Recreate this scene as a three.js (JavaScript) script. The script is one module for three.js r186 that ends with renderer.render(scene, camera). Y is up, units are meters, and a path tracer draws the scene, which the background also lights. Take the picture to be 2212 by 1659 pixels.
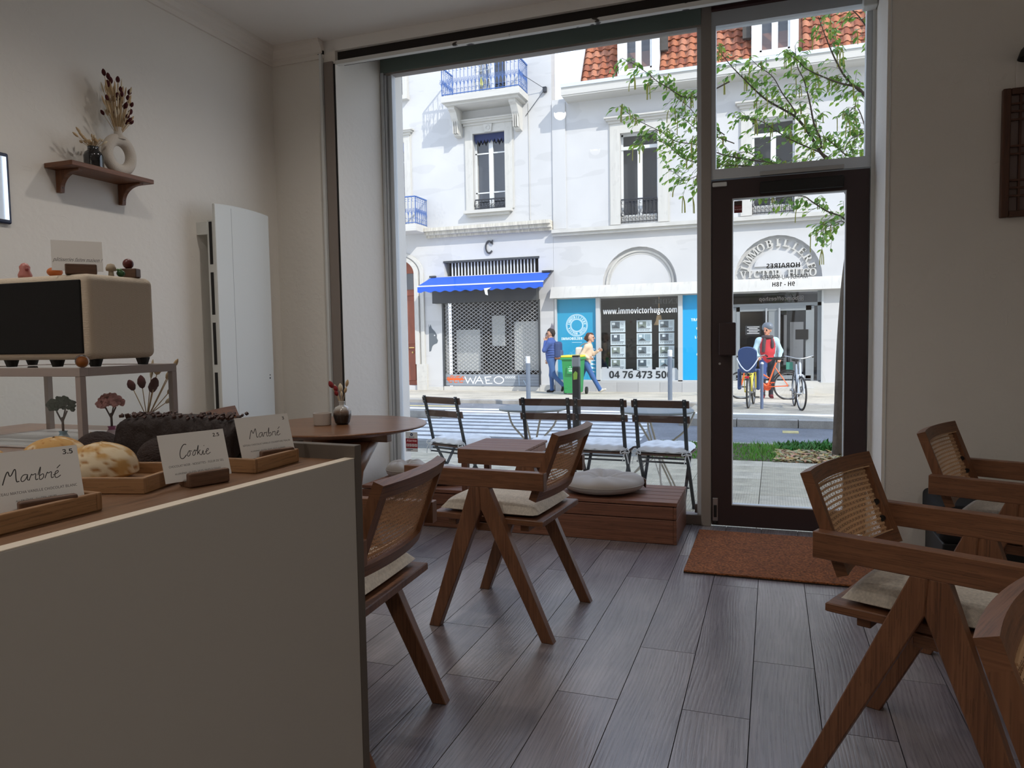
import * as THREE from 'three';
import { RoundedBoxGeometry } from 'three/addons/geometries/RoundedBoxGeometry.js';
import { mergeGeometries, toCreasedNormals } from 'three/addons/utils/BufferGeometryUtils.js';
import { MarchingCubes } from 'three/addons/objects/MarchingCubes.js';
import { FontLoader } from 'three/addons/loaders/FontLoader.js';
import { RectAreaLightUniformsLib } from 'three/addons/lights/RectAreaLightUniformsLib.js';

// ---------- camera, sky, sun, exposure ----------
const V = (x, y, z) => new THREE.Vector3(x, y, z);
const scene = new THREE.Scene();
const camera = new THREE.PerspectiveCamera(55.25, 2212 / 1659, 0.05, 200);
camera.position.set(0, 1.167, 0);
camera.quaternion.setFromRotationMatrix(new THREE.Matrix4().makeBasis(V(0.9422, -0.0163, -0.3346), V(-0.0054, 0.998, -0.0638), V(0.3349, 0.0619, 0.9402)));
scene.add(camera);

const renderer = new THREE.WebGLRenderer({ antialias: true });
renderer.toneMapping = THREE.LinearToneMapping;
renderer.toneMappingExposure = 0.81;
renderer.shadowMap.enabled = true;
RectAreaLightUniformsLib.init();

{ // spring sky: bright haze near the horizon, blue above, with soft thin clouds
  const w = 128, h = 64, d = new Float32Array(w * h * 4);
  for (let j = 0; j < h; j++) for (let i = 0; i < w; i++) {
    const e = Math.max(0, (j + 0.5) / h * 2 - 1), a = i / w * Math.PI * 2, k = Math.pow(e, 0.45);
    const cloud = 0.5 + 0.25 * Math.sin(a * 3 + e * 5) + 0.25 * Math.sin(a * 7 - e * 9 + 1.3), c = 0.25 * cloud * (1 - 0.5 * e);
    const o = (j * w + i) * 4;
    d[o] = 0.86 + (0.42 - 0.86) * k + c * 0.5; d[o + 1] = 0.93 + (0.61 - 0.93) * k + c * 0.4; d[o + 2] = 1.03 + (1.0 - 1.03) * k + c * 0.2; d[o + 3] = 1;
  }
  const t = new THREE.DataTexture(d, w, h, THREE.RGBAFormat, THREE.FloatType);
  t.mapping = THREE.EquirectangularReflectionMapping; t.magFilter = THREE.LinearFilter; t.needsUpdate = true;
  scene.background = t; scene.backgroundIntensity = 2.55;
}
const sun = new THREE.DirectionalLight(new THREE.Color(1, 0.955, 0.87), 4.9);
sun.position.set(1.03 * 20 - 2, 20, 0.8 * 20 - 14); sun.target.position.set(-2, 0, -14);
sun.castShadow = true; sun.shadow.mapSize.set(4096, 4096);
Object.assign(sun.shadow.camera, { left: -16, right: 16, top: 16, bottom: -16, near: 1, far: 70 });
scene.add(sun, sun.target);

const LAMP = 4.0; // strength of each recessed ceiling downlight

// ---------- helpers ----------
let seed = 7;
const rnd = () => { seed = (seed * 1664525 + 1013904223) >>> 0; return seed / 4294967296; };
const rr = (a, b) => a + (b - a) * rnd();
const hash = (x, y, s) => { let n = (x * 374761393 + y * 668265263 + s * 982451653) | 0; n = Math.imul(n ^ (n >>> 13), 1274126177); return ((n ^ (n >>> 16)) >>> 0) / 4294967296; };
function vnoise(x, y, px, py, s) { // periodic value noise
  const x0 = Math.floor(x), y0 = Math.floor(y), fx = x - x0, fy = y - y0, m = (a, b) => ((a % b) + b) % b;
  const sx = fx * fx * (3 - 2 * fx), sy = fy * fy * (3 - 2 * fy), a = m(x0, px), b = m(x0 + 1, px), c = m(y0, py), d = m(y0 + 1, py);
  return (hash(a, c, s) * (1 - sx) + hash(b, c, s) * sx) * (1 - sy) + (hash(a, d, s) * (1 - sx) + hash(b, d, s) * sx) * sy;
}
function fbm(u, v, fu, fv, oct, s) { let t = 0, a = 0.5, n = 0; for (let i = 0; i < oct; i++) { t += a * vnoise(u * fu, v * fv, fu, fv, s + i); n += a; a *= 0.5; fu *= 2; fv *= 2; } return t / n; }
function tex(w, h, fn, { srgb = false, repeat = [1, 1] } = {}) {
  const d = new Uint8Array(w * h * 4);
  for (let j = 0; j < h; j++) for (let i = 0; i < w; i++) {
    const r = fn((i + 0.5) / w, (j + 0.5) / h), o = (j * w + i) * 4, a = Array.isArray(r);
    for (let c = 0; c < 3; c++) d[o + c] = Math.max(0, Math.min(255, (a ? r[c] : r) * 255)); d[o + 3] = 255;
  }
  const t = new THREE.DataTexture(d, w, h); t.wrapS = t.wrapT = THREE.RepeatWrapping; t.magFilter = THREE.LinearFilter; t.minFilter = THREE.LinearMipmapLinearFilter; t.generateMipmaps = true;
  if (srgb) t.colorSpace = THREE.SRGBColorSpace; t.repeat.set(...repeat); t.needsUpdate = true; return t;
}
function canvasTex(w, h, draw) {
  const c = document.createElement('canvas'); c.width = w; c.height = h; const x = c.getContext('2d'); draw(x, w, h);
  const t = new THREE.CanvasTexture(c); t.colorSpace = THREE.SRGBColorSpace; t.magFilter = THREE.LinearFilter; return t;
}
const mix = (a, b, t) => a.map((x, i) => x + (b[i] - x) * t);
const std = (name, o) => { const m = new THREE.MeshPhysicalMaterial(o); m.name = name; return m; };

const used = new Map();
function numbered(n) { const k = used.get(n) ?? 0; used.set(n, k + 1); return k ? n + '_' + String(k).padStart(3, '0') : n; }
function thing(name, label, category, pos = [0, 0, 0], turn = 0, group) {
  const o = new THREE.Group(); o.name = numbered(name); o.position.set(...pos); o.rotation.y = turn; o.userData = { label, category };
  if (group) o.userData.group = group; scene.add(o); return o;
}
function struct(name, geo, mat) {
  const o = geo ? new THREE.Mesh(geo, mat) : new THREE.Group(); o.name = numbered(name); o.userData.kind = 'structure'; o.castShadow = o.receiveShadow = true; scene.add(o); return o;
}
function part(parent, name, geo, mat, pos, rot, label) {
  const o = new THREE.Mesh(geo, mat); o.name = name; o.castShadow = o.receiveShadow = true;
  if (pos) o.position.set(...pos); if (rot) o.rotation.set(...rot); if (label) o.userData.label = label;
  parent.add(o); return o;
}
function holder(parent, name, pos, rot, label) { const o = new THREE.Group(); o.name = name; if (pos) o.position.set(...pos); if (rot) o.rotation.set(...rot); if (label) o.userData.label = label; parent.add(o); return o; }
function copy(o, pos, turn, label) {
  const c = o.clone(); c.name = numbered(o.name.replace(/_\d+$/, '')); c.userData = { ...o.userData }; if (label) c.userData.label = label;
  c.position.set(...pos); c.rotation.set(0, turn, 0); scene.add(c); return c;
}
const box = (w, h, d, x = 0, y = 0, z = 0) => new THREE.BoxGeometry(w, h, d).translate(x, y, z);
const boxAt = (x0, x1, y0, y1, z0, z1) => box(Math.abs(x1 - x0), Math.abs(y1 - y0), Math.abs(z1 - z0), (x0 + x1) / 2, (y0 + y1) / 2, (z0 + z1) / 2);
const rbox = (w, h, d, r, x = 0, y = 0, z = 0, s = 2) => new RoundedBoxGeometry(w, h, d, s, r).translate(x, y, z);
const rboxAt = (x0, x1, y0, y1, z0, z1, r = 0.003, s = 1) => rbox(Math.abs(x1 - x0), Math.abs(y1 - y0), Math.abs(z1 - z0), r, (x0 + x1) / 2, (y0 + y1) / 2, (z0 + z1) / 2, s);
const cyl = (r0, r1, h, n = 16, x = 0, y = 0, z = 0) => new THREE.CylinderGeometry(r1, r0, h, n).translate(x, y + h / 2, z); // r0 at the bottom, base at y
const ball = (r, x = 0, y = 0, z = 0, sx = 1, sy = 1, sz = 1, n = 14) => new THREE.SphereGeometry(r, n, Math.max(6, n * 0.7 | 0)).scale(sx, sy, sz).translate(x, y, z);
const lathe = (pts, n = 28) => new THREE.LatheGeometry(pts.map(p => new THREE.Vector2(Math.max(p[0], 1e-4), p[1])), n);
function plain(g) { g = g.index ? g.toNonIndexed() : g.clone(); for (const k of Object.keys(g.attributes)) if (!['position', 'normal', 'uv', 'color'].includes(k)) g.deleteAttribute(k); g.morphAttributes = {}; return g; }
function merge(list) {
  list = list.flat().filter(Boolean).map(plain); const hasC = list.some(g => g.attributes.color);
  for (const g of list) { if (!g.attributes.uv) g.setAttribute('uv', new THREE.BufferAttribute(new Float32Array(g.attributes.position.count * 2), 2)); if (!hasC) g.deleteAttribute('color'); if (!g.attributes.normal) g.computeVertexNormals(); g.clearGroups(); }
  return mergeGeometries(list);
}
const tube = (pts, r, seg, rad = 6, closed = false) => new THREE.TubeGeometry(new THREE.CatmullRomCurve3(pts.map(p => V(...p)), closed), seg ?? Math.max(4, pts.length * 4), r, rad, closed);
function bar(a, b, w, h) { // box-section bar from a to b
  const A = V(...a), B = V(...b), L = A.distanceTo(B), g = new THREE.BoxGeometry(w, L, h ?? w);
  const q = new THREE.Quaternion().setFromUnitVectors(V(0, 1, 0), B.clone().sub(A).normalize());
  return g.applyQuaternion(q).translate((A.x + B.x) / 2, (A.y + B.y) / 2, (A.z + B.z) / 2);
}
function rod(a, b, r, n = 8, r2 = r) {
  const A = V(...a), B = V(...b), L = A.distanceTo(B), g = new THREE.CylinderGeometry(r2, r, L, n);
  return g.applyQuaternion(new THREE.Quaternion().setFromUnitVectors(V(0, 1, 0), B.clone().sub(A).normalize())).translate((A.x + B.x) / 2, (A.y + B.y) / 2, (A.z + B.z) / 2);
}
const shapeOf = (pts) => new THREE.Shape(pts.map(p => new THREE.Vector2(p[0], p[1])));
function prism(pts, depth, bevel = 0) { // polygon in x-y, extruded along z, centred on z
  const s = pts instanceof THREE.Shape ? pts : shapeOf(pts);
  const g = new THREE.ExtrudeGeometry(s, bevel ? { depth: depth - 2 * bevel, bevelEnabled: true, bevelThickness: bevel, bevelSize: bevel, bevelOffset: -bevel, bevelSegments: 1, curveSegments: 20 } : { depth, bevelEnabled: false, curveSegments: 20 });
  return g.translate(0, 0, bevel ? -depth / 2 + bevel : -depth / 2);
}
// uv in metres by the way each face points; grain = axis that runs along u
function uvm(g, grain = 'x', ou = 0, ov = 0) {
  g = plain(g); const p = g.attributes.position, n = g.attributes.normal, uv = new Float32Array(p.count * 2), ax = { x: 0, y: 1, z: 2 }[grain];
  for (let i = 0; i < p.count; i += 3) {
    const f = [0, 0, 0]; for (let k = 0; k < 3; k++) { f[0] += Math.abs(n.getX(i + k)); f[1] += Math.abs(n.getY(i + k)); f[2] += Math.abs(n.getZ(i + k)); }
    const d = f.indexOf(Math.max(...f)); let a = ax, b = 3 - ax - d; if (d === ax) { a = (d + 1) % 3; b = (d + 2) % 3; }
    for (let k = 0; k < 3; k++) { const c = [p.getX(i + k), p.getY(i + k), p.getZ(i + k)]; uv[(i + k) * 2] = c[a] + ou; uv[(i + k) * 2 + 1] = c[b] + ov; }
  }
  g.setAttribute('uv', new THREE.BufferAttribute(uv, 2)); return g;
}
const moved = (g, pos, rot = [0, 0, 0]) => g.clone().applyMatrix4(new THREE.Matrix4().compose(V(...pos), new THREE.Quaternion().setFromEuler(new THREE.Euler(...rot)), V(1, 1, 1)));
const font = await new FontLoader().loadAsync('fonts/droid/droid_sans_bold.typeface.json');
const serifFont = await new FontLoader().loadAsync('fonts/droid/droid_serif_bold.typeface.json');
const thinFont = await new FontLoader().loadAsync('fonts/droid/droid_sans_regular.typeface.json');
function textGeo(str, size, depth, f = font, sx = 1) { // lettering centred on x, standing on y = 0, front at +z
  const g = new THREE.ExtrudeGeometry(f.generateShapes(str, size), { depth, bevelEnabled: false, curveSegments: 5 });
  g.computeBoundingBox(); const b = g.boundingBox; return g.translate(-(b.min.x + b.max.x) / 2, 0, 0).scale(sx, 1, 1);
}

// ---------- materials ----------
function woodTex(c0, c1, c2, s, fu = 3, fv = 34, srgb = true) { // grain along u
  return tex(512, 256, (u, v) => {
    const warp = fbm(u, v, 2, 3, 3, s) * 0.35, ring = 0.5 + 0.5 * Math.sin((v + warp * 0.35) * 46 + fbm(u, v, 2, 6, 3, s + 5) * 9);
    const fine = fbm(u, v, fu, fv * 2, 3, s + 9), broad = fbm(u, v, 2, 8, 3, s + 20), pore = fbm(u, v, 8, 128, 2, s + 31);
    let t = 0.12 * ring + 0.48 * fine + 0.4 * broad; const c = t < 0.5 ? mix(c0, c1, t * 2) : mix(c1, c2, t * 2 - 1);
    const k = pore > 0.66 ? 0.86 : 1; return c.map(x => x * k / 255);
  }, { srgb });
}
const woodBump = tex(256, 256, (u, v) => 0.6 * fbm(u, v, 4, 64, 3, 40) + 0.4 * fbm(u, v, 8, 120, 2, 44));
const rep = (t, x, y) => { const c = t.clone(); c.repeat.set(x, y); c.needsUpdate = true; return c; };
const teakMap = woodTex([84, 54, 38], [120, 80, 55], [146, 102, 72], 3);
const M = {};
M.teak = std('oiled teak', { map: rep(teakMap, 1 / 0.5, 1 / 0.22), bumpMap: rep(woodBump, 2, 4), bumpScale: 0.0004, roughness: 0.42, specularIntensity: 0.8 });
const deckMap = woodTex([98, 62, 46], [134, 88, 66], [160, 112, 88], 14);
M.deck = std('stained softwood boards', { map: rep(deckMap, 1 / 0.7, 1 / 0.3), bumpMap: rep(woodBump, 2, 4), bumpScale: 0.0005, roughness: 0.5 });
M.tabletop = std('lacquered walnut top', { map: rep(woodTex([96, 62, 40], [128, 86, 56], [150, 104, 70], 55), 1 / 0.9, 1 / 0.4), roughness: 0.28, clearcoat: 0.25, clearcoatRoughness: 0.25 });
M.tray = std('oak tray', { map: rep(woodTex([118, 84, 54], [156, 116, 78], [178, 140, 100], 61), 1 / 0.3, 1 / 0.15), roughness: 0.55 });
M.darkwood = std('walnut block', { map: rep(woodTex([66, 44, 32], [92, 64, 46], [118, 86, 64], 71), 1 / 0.2, 1 / 0.1), roughness: 0.5 });
M.shelf = std('stained shelf board', { map: rep(woodTex([84, 52, 34], [116, 74, 48], [138, 92, 62], 81), 1 / 0.5, 1 / 0.2), roughness: 0.5 });
M.lattice = std('dark lattice wood', { map: rep(woodTex([58, 34, 22], [84, 50, 32], [104, 66, 44], 91), 1 / 0.4, 1 / 0.2), roughness: 0.45 });
M.slat = std('dark bistro slat', { map: rep(woodTex([52, 34, 24], [74, 50, 36], [92, 66, 48], 101), 1 / 0.4, 1 / 0.2), roughness: 0.5 });
const plasterBump = tex(512, 512, (u, v) => { const a = fbm(u, v, 10, 10, 4, 200), b = fbm(u, v, 40, 40, 3, 210); const r = Math.abs(fbm(u, v, 6, 9, 3, 220) - 0.5) < 0.006 && fbm(u, v, 5, 5, 2, 230) > 0.56 ? 0.16 : 0; return 0.55 * a + 0.3 * b + r; });
M.plaster = std('painted plaster', { color: '#e9e4db', bumpMap: rep(plasterBump, 1 / 0.9, 1 / 0.9), bumpScale: 0.003, roughness: 0.9 });
M.ceil = std('ceiling paint', { color: '#f1eee9', bumpMap: rep(plasterBump, 0.4, 0.4), bumpScale: 0.002, roughness: 0.95 });
M.cornice = std('cornice plaster', { color: '#e8e2d9', roughness: 0.9 });
M.white = std('white lacquer', { color: '#dcdedb', roughness: 0.45 });
M.alu = std('grey aluminium', { color: '#cdd2d6', roughness: 0.42, metalness: 0.1 });
M.aluPaint = std('warm grey painted post', { color: '#9c948c', roughness: 0.5 });
M.brownDoor = std('plum brown door paint', { color: '#3a2b2b', roughness: 0.45 });
M.black = std('black plastic', { color: '#161514', roughness: 0.55 });
M.blackSoft = std('black cloth', { color: '#141314', roughness: 0.95 });
M.steel = std('steel', { color: '#b8babb', roughness: 0.3, metalness: 0.9 });
M.glass = std('window glass', { color: '#ffffff', transmission: 1, thickness: 0, roughness: 0, ior: 1.5, transparent: false });
M.clear = std('clear acrylic', { color: '#fbfdfd', transmission: 1, thickness: 0, roughness: 0.02, ior: 1.45 });
const linenBump = tex(256, 256, (u, v) => 0.5 + 0.25 * Math.sin(u * 256 * 0.8) * Math.sin(v * 256 * 0.8) + 0.4 * (fbm(u, v, 64, 64, 2, 300) - 0.5));
const linenMap = tex(256, 256, (u, v) => { const k = 0.86 + 0.2 * fbm(u, v, 48, 48, 3, 310); return [0.84 * k, 0.80 * k, 0.74 * k]; }, { srgb: true });
M.linen = std('oatmeal linen', { map: rep(linenMap, 4, 4), bumpMap: rep(linenBump, 6, 6), bumpScale: 0.0008, roughness: 0.95, sheen: 0.3, sheenColor: new THREE.Color(0.5, 0.47, 0.43) });
M.cane = std('woven cane', { map: tex(64, 64, (u, v) => { const k = 0.85 + 0.3 * fbm(u, v, 8, 8, 3, 320); return [0.82 * k, 0.66 * k, 0.50 * k]; }, { srgb: true }), roughness: 0.55, side: THREE.DoubleSide });
// ================= room =================
const floorMaps = [0, 1, 2].map(k => tex(1024, 256, (u, v) => { // oak-look vinyl, grain along u
  const s = 400 + k * 37, broad = fbm(u, v, 3, 3, 3, s), w = fbm(u, v, 2, 4, 3, s + 3) * 0.5, ring = Math.abs(Math.sin((v * 1.1 + w * 0.42 + 0.07 * Math.sin(u * 6.283)) * 40)), fine = fbm(u, v, 8, 90, 3, s + 9);
  let t = 0.62 * broad + 0.20 * fine + 0.18 * ring; let c = mix([104, 97, 99], [176, 168, 168], t);
  if (fbm(u, v, 14, 150, 2, s + 15) > 0.72) c = c.map(x => x * 0.86);
  return c.map(x => x / 255);
}, { srgb: true }));
const floorBump = tex(1024, 256, (u, v) => { const w = fbm(u, v, 2, 4, 3, 403) * 0.5; return 0.45 * Math.pow(Math.abs(Math.sin((v * 1.1 + w * 0.42 + 0.07 * Math.sin(u * 6.283)) * 40)), 0.6) + 0.35 * fbm(u, v, 10, 120, 2, 415) + 0.2 * fbm(u, v, 30, 30, 2, 418); });
M.floors = floorMaps.map((m, k) => std('vinyl plank ' + k, { color: ['#ffffff', '#f1eff1', '#e6e3e7'][k], map: rep(m, 1 / 1.22, 1 / 0.2), bumpMap: rep(floorBump, 1 / 1.22, 1 / 0.2), bumpScale: 0.0005, roughness: 0.27, ior: 1.75, specularIntensity: 1 }));
const floor = struct('floor', null);
part(floor, 'underlay', boxAt(-3.2, 3.3, -0.06, -0.012, -4.62, 2.5), std('dark underlay', { color: '#151210', roughness: 1 }));
{
  const W = 0.2025, L = 1.22, gap = 0.0028;
  const geo = new Map();
  for (let k = -13; k <= 18; k++) {
    const x0 = -0.465 + W * k, odd = ((k % 2) + 2) % 2, zref = odd ? -2.273 : -2.697; // k = 0 is the column left of x = -0.2625
    for (let m = -3; m <= 5; m++) {
      const za = Math.max(zref + L * (m - 1), -4.6), zb = Math.min(zref + L * m, 2.45); if (zb - za < 0.03) continue;
      const xa = Math.max(x0, -3.1), xb = Math.min(x0 + W, 3.2); if (xb - xa < 0.01) continue;
      const w = xb - xa - gap, d = zb - za - gap, v = Math.floor(rnd() * 4), key = w.toFixed(3) + d.toFixed(3) + v;
      if (!geo.has(key)) geo.set(key, uvm(box(w, 0.012, d), 'z', rnd(), rnd() * 0.2));
      part(floor, 'plank', geo.get(key), M.floors[Math.floor(rnd() * 3)], [(xa + xb) / 2, -0.006, (za + zb) / 2]);
    }
  }
}
const ZI = -4.12, HC = 3.07;
const wallLeft = struct('wall_left', uvm(boxAt(-3.3, -3.10, 0, HC, ZI, 2.45), 'z'), M.plaster);
struct('wall_right', uvm(boxAt(3.2, 3.4, 0, HC, ZI, 2.45), 'z'), M.plaster);
struct('wall_back', uvm(boxAt(-3.3, 3.4, 0, HC, 2.45, 2.65), 'x'), M.plaster);
struct('ceiling', uvm(boxAt(-3.3, 3.4, HC, HC + 0.2, -4.2, 2.65), 'x'), M.ceil);
{ // piers beside the shop window: plan polygons raised to the ceiling
  const raise = (pts, y0, y1) => prism(pts.map(p => [p[0], -p[1]]), y1 - y0).rotateX(-Math.PI / 2).translate(0, (y0 + y1) / 2, 0);
  struct('wall_front', uvm(raise([[-3.3, ZI], [-3.3, -4.9], [-2.56, -4.9], [-2.552, -4.6], [-2.62, ZI]], -0.15, 3.2), 'y'), M.plaster);
  struct('wall_front', uvm(raise([[0.523, ZI], [0.528, -4.9], [3.4, -4.9], [3.4, ZI]], -0.15, 3.2), 'y'), M.plaster);
}
{ // cornice along the left wall and the short piece of the front wall
  const prof = [[0, 0], [0, -0.11], [0.012, -0.11], [0.016, -0.085], [0.03, -0.075], [0.036, -0.05], [0.05, -0.03], [0.062, -0.022], [0.066, 0]];
  const c = struct('trim_1', null);
  part(c, 'cornice_moulding', prism(prof, 6.57).rotateY(0).translate(-3.10, HC, (2.45 + ZI) / 2), M.cornice);
  part(c, 'cornice_moulding', prism(prof, 0.40).rotateY(-Math.PI / 2).translate(-2.90, HC, ZI), M.cornice);
}
// lintel with the slot of the roller shutter
M.slot = std('dark shutter slot', { color: '#26211f', roughness: 0.8 });
M.chipped = std('chipped white strip', { map: tex(512, 32, (u, v) => { const d = fbm(u, v, 60, 2, 3, 510) > 0.72 && u > 0.3 ? 1 : 0; return d ? [0.25, 0.22, 0.2] : [0.88, 0.88, 0.86]; }, { srgb: true }), roughness: 0.6 });
struct('trim_2', uvm(merge([boxAt(-2.72, 0.6, 3.0, HC, ZI - 0.1, ZI), boxAt(-2.72, 0.6, 3.0, HC + 0.1, -4.2, ZI - 0.05)]), 'x'), M.ceil);
struct('trim_3', boxAt(-2.66, 0.53, 2.936, 3.0, ZI - 0.09, ZI - 0.025), M.slot);
{ const g = boxAt(-2.64, 0.53, 2.916, 2.940, ZI - 0.035, ZI - 0.002), u = uvm(g, 'x'); for (let i = 0; i < u.attributes.uv.count; i++) u.attributes.uv.setXY(i, u.attributes.uv.getX(i) / 3, u.attributes.uv.getY(i) * 20); struct('trim_4', u, M.chipped); }
struct('trim_5', boxAt(-2.62, 0.53, 3.10, 3.2, -4.75, ZI - 0.1), M.slot); // recess soffit
M.greenbeam = std('grey green beam', { color: '#75857f', roughness: 0.6, bumpMap: rep(plasterBump, 0.8, 0.8), bumpScale: 0.001 });
struct('trim_6', boxAt(-2.55, -0.411, 2.998, 3.13, -4.68, -4.57), M.greenbeam);
{ // shutter guide beside the opening
  const g = struct('trim_7', null);
  part(g, 'angle_strip', rboxAt(-2.722, -2.704, 0, 2.985, ZI, ZI + 0.03, 0.003), M.white);
  part(g, 'guide_channel', rboxAt(-2.700, -2.633, 0, 2.935, ZI - 0.01, ZI + 0.012, 0.003), std('taupe channel', { color: '#8b8078', roughness: 0.6 }));
  part(g, 'guide_slot', boxAt(-2.632, -2.622, 0, 2.92, ZI - 0.02, ZI + 0.004), M.black);
  part(g, 'bracket_stub', boxAt(-2.735, -2.70, 2.985, 3.01, ZI - 0.01, ZI + 0.02), M.black);
}
// shop window
const win = struct('window_1', null);
part(win, 'frame_jamb', merge([boxAt(-2.553, -2.53, 0, 3.0, -4.66, -4.57), boxAt(-2.528, -2.515, 0, 3.0, -4.65, -4.58), boxAt(-2.512, -2.488, 0, 3.0, -4.66, -4.6), boxAt(-2.486, -2.476, 0, 3.0, -4.64, -4.59)]), M.alu);
part(win, 'bottom_rail', rboxAt(-2.55, -0.41, 0, 0.062, -4.67, -4.585, 0.004), std('taupe rail', { color: '#7a6f68', roughness: 0.5 }));
part(win, 'head_strip', boxAt(-2.55, -0.41, 2.985, 2.998, -4.65, -4.58), M.aluPaint);
part(win, 'frame_jamb', boxAt(-0.436, -0.411, 0, 3.0, -4.66, -4.6), M.alu);
part(win, 'glass_pane', boxAt(-2.48, -0.43, 0.06, 2.99, -4.632, -4.624), M.glass);
part(win, 'corner_pad', rboxAt(-0.452, -0.436, 0.07, 0.125, -4.622, -4.605, 0.003), std('taupe pad', { color: '#6a605a', roughness: 0.7 }));
{ // alarm notice stuck to the inside of the pane
  const t = canvasTex(256, 384, (x, w, h) => {
    x.fillStyle = '#e4e6e6'; x.fillRect(0, 0, w, h); x.fillStyle = '#2c3a5c'; x.beginPath();
    for (let i = 0; i < 5; i++) { const a = -Math.PI / 2 + i * 2 * Math.PI / 5; x.lineTo(w / 2 + 34 * Math.cos(a), 50 + 34 * Math.sin(a)); } x.fill();
    x.fillStyle = '#cfd4dc'; x.beginPath(); x.arc(w / 2, 50, 11, 0, 7); x.fill();
    x.fillStyle = '#333'; x.font = 'bold 26px sans-serif'; x.textAlign = 'center'; x.fillText('VERISURE', w / 2, 112);
    x.fillStyle = '#9c1f28'; x.fillRect(0, 126, w, 190); x.fillStyle = '#f1d7d7'; x.font = 'bold 62px sans-serif'; x.fillText('Alarme', w / 2, 190);
    for (let i = 0; i < 4; i++) { x.fillStyle = '#ded8d6'; x.fillRect(12 + i * 60, 230, 52, 56); x.fillStyle = '#8a3a3f'; x.fillRect(22 + i * 60, 246, 32, 8); x.fillRect(22 + i * 60, 264, 24, 7); }
    x.fillStyle = '#44546a'; x.fillRect(30, 336, 120, 12); x.fillRect(30, 358, 80, 8);
  });
  part(win, 'alarm_notice', new THREE.PlaneGeometry(0.094, 0.14), std('alarm notice print', { map: t, roughness: 0.6 }), [-2.408, 0.448, -4.6225], null, 'small white and red alarm notice');
}
// mullion post
struct('trim_8', rboxAt(-0.411, -0.352, 0, 3.13, -4.68, -4.575, 0.003), M.aluPaint);
// transom light over the door
const tr = struct('window_2', null);
part(tr, 'frame', merge([boxAt(-0.352, 0.51, 2.09, 2.15, -4.66, -4.585), boxAt(-0.352, 0.51, 2.978, 3.06, -4.66, -4.585), boxAt(-0.352, -0.327, 2.15, 2.978, -4.66, -4.585), boxAt(0.478, 0.51, 2.15, 2.978, -4.66, -4.585)]), M.alu);
part(tr, 'glass_pane', boxAt(-0.33, 0.482, 2.145, 2.982, -4.63, -4.622), M.glass);
part(tr, 'head_cover', boxAt(-0.35, 0.51, 3.06, 3.11, -4.66, -4.55), std('dark red cover', { color: '#3c2020', roughness: 0.6 }));
part(tr, 'end_bracket', rboxAt(0.452, 0.524, 2.93, 3.05, -4.58, -4.5, 0.008), M.white);
struct('trim_9', merge([boxAt(0.507, 0.529, 0, 3.06, -4.68, -4.575)]), M.white);
// entrance door
const door = struct('door_1', null);
part(door, 'leaf_frame', merge([boxAt(-0.349, -0.231, 0.008, 2.082, -4.65, -4.585), boxAt(0.386, 0.503, 0.008, 2.082, -4.65, -4.585), boxAt(-0.231, 0.386, 0.008, 0.136, -4.65, -4.585), boxAt(-0.231, 0.386, 1.97, 2.082, -4.65, -4.585)]), M.brownDoor);
part(door, 'glazing_bead', merge([boxAt(-0.231, 0.386, 0.136, 0.143, -4.625, -4.582), boxAt(-0.231, 0.386, 1.966, 1.971, -4.625, -4.582), boxAt(-0.232, -0.227, 0.14, 1.968, -4.625, -4.583), boxAt(0.381, 0.386, 0.14, 1.968, -4.625, -4.583)]), M.alu);
part(door, 'glass_pane', boxAt(-0.23, 0.384, 0.14, 1.969, -4.622, -4.614), M.glass);
const lock = part(door, 'lock_box', rboxAt(-0.305, -0.207, 1.044, 1.241, -4.585, -4.535, 0.008), M.brownDoor);
part(lock, 'keyhole', cyl(0.007, 0.007, 0.004, 12).rotateX(Math.PI / 2).translate(-0.302, 0.995, -4.584), M.steel);
const boltp = part(door, 'foot_bolt', merge([rboxAt(-0.343, -0.311, 0.035, 0.177, -4.585, -4.572, 0.003)]), M.steel);
part(boltp, 'lever', merge([rboxAt(-0.336, -0.318, 0.06, 0.135, -4.573, -4.563, 0.003), rboxAt(-0.337, -0.317, 0.018, 0.034, -4.585, -4.566, 0.004)]), M.black);
part(door, 'door_closer', rboxAt(-0.077, 0.37, 1.985, 2.05, -4.585, -4.545, 0.008), M.black);
part(tr, 'closer_rail', rboxAt(-0.078, 0.37, 2.086, 2.112, -4.585, -4.56, 0.003), M.steel);
part(door, 'contact_sensor', rboxAt(-0.345, -0.262, 2.045, 2.07, -4.585, -4.57, 0.005), M.white);
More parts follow.
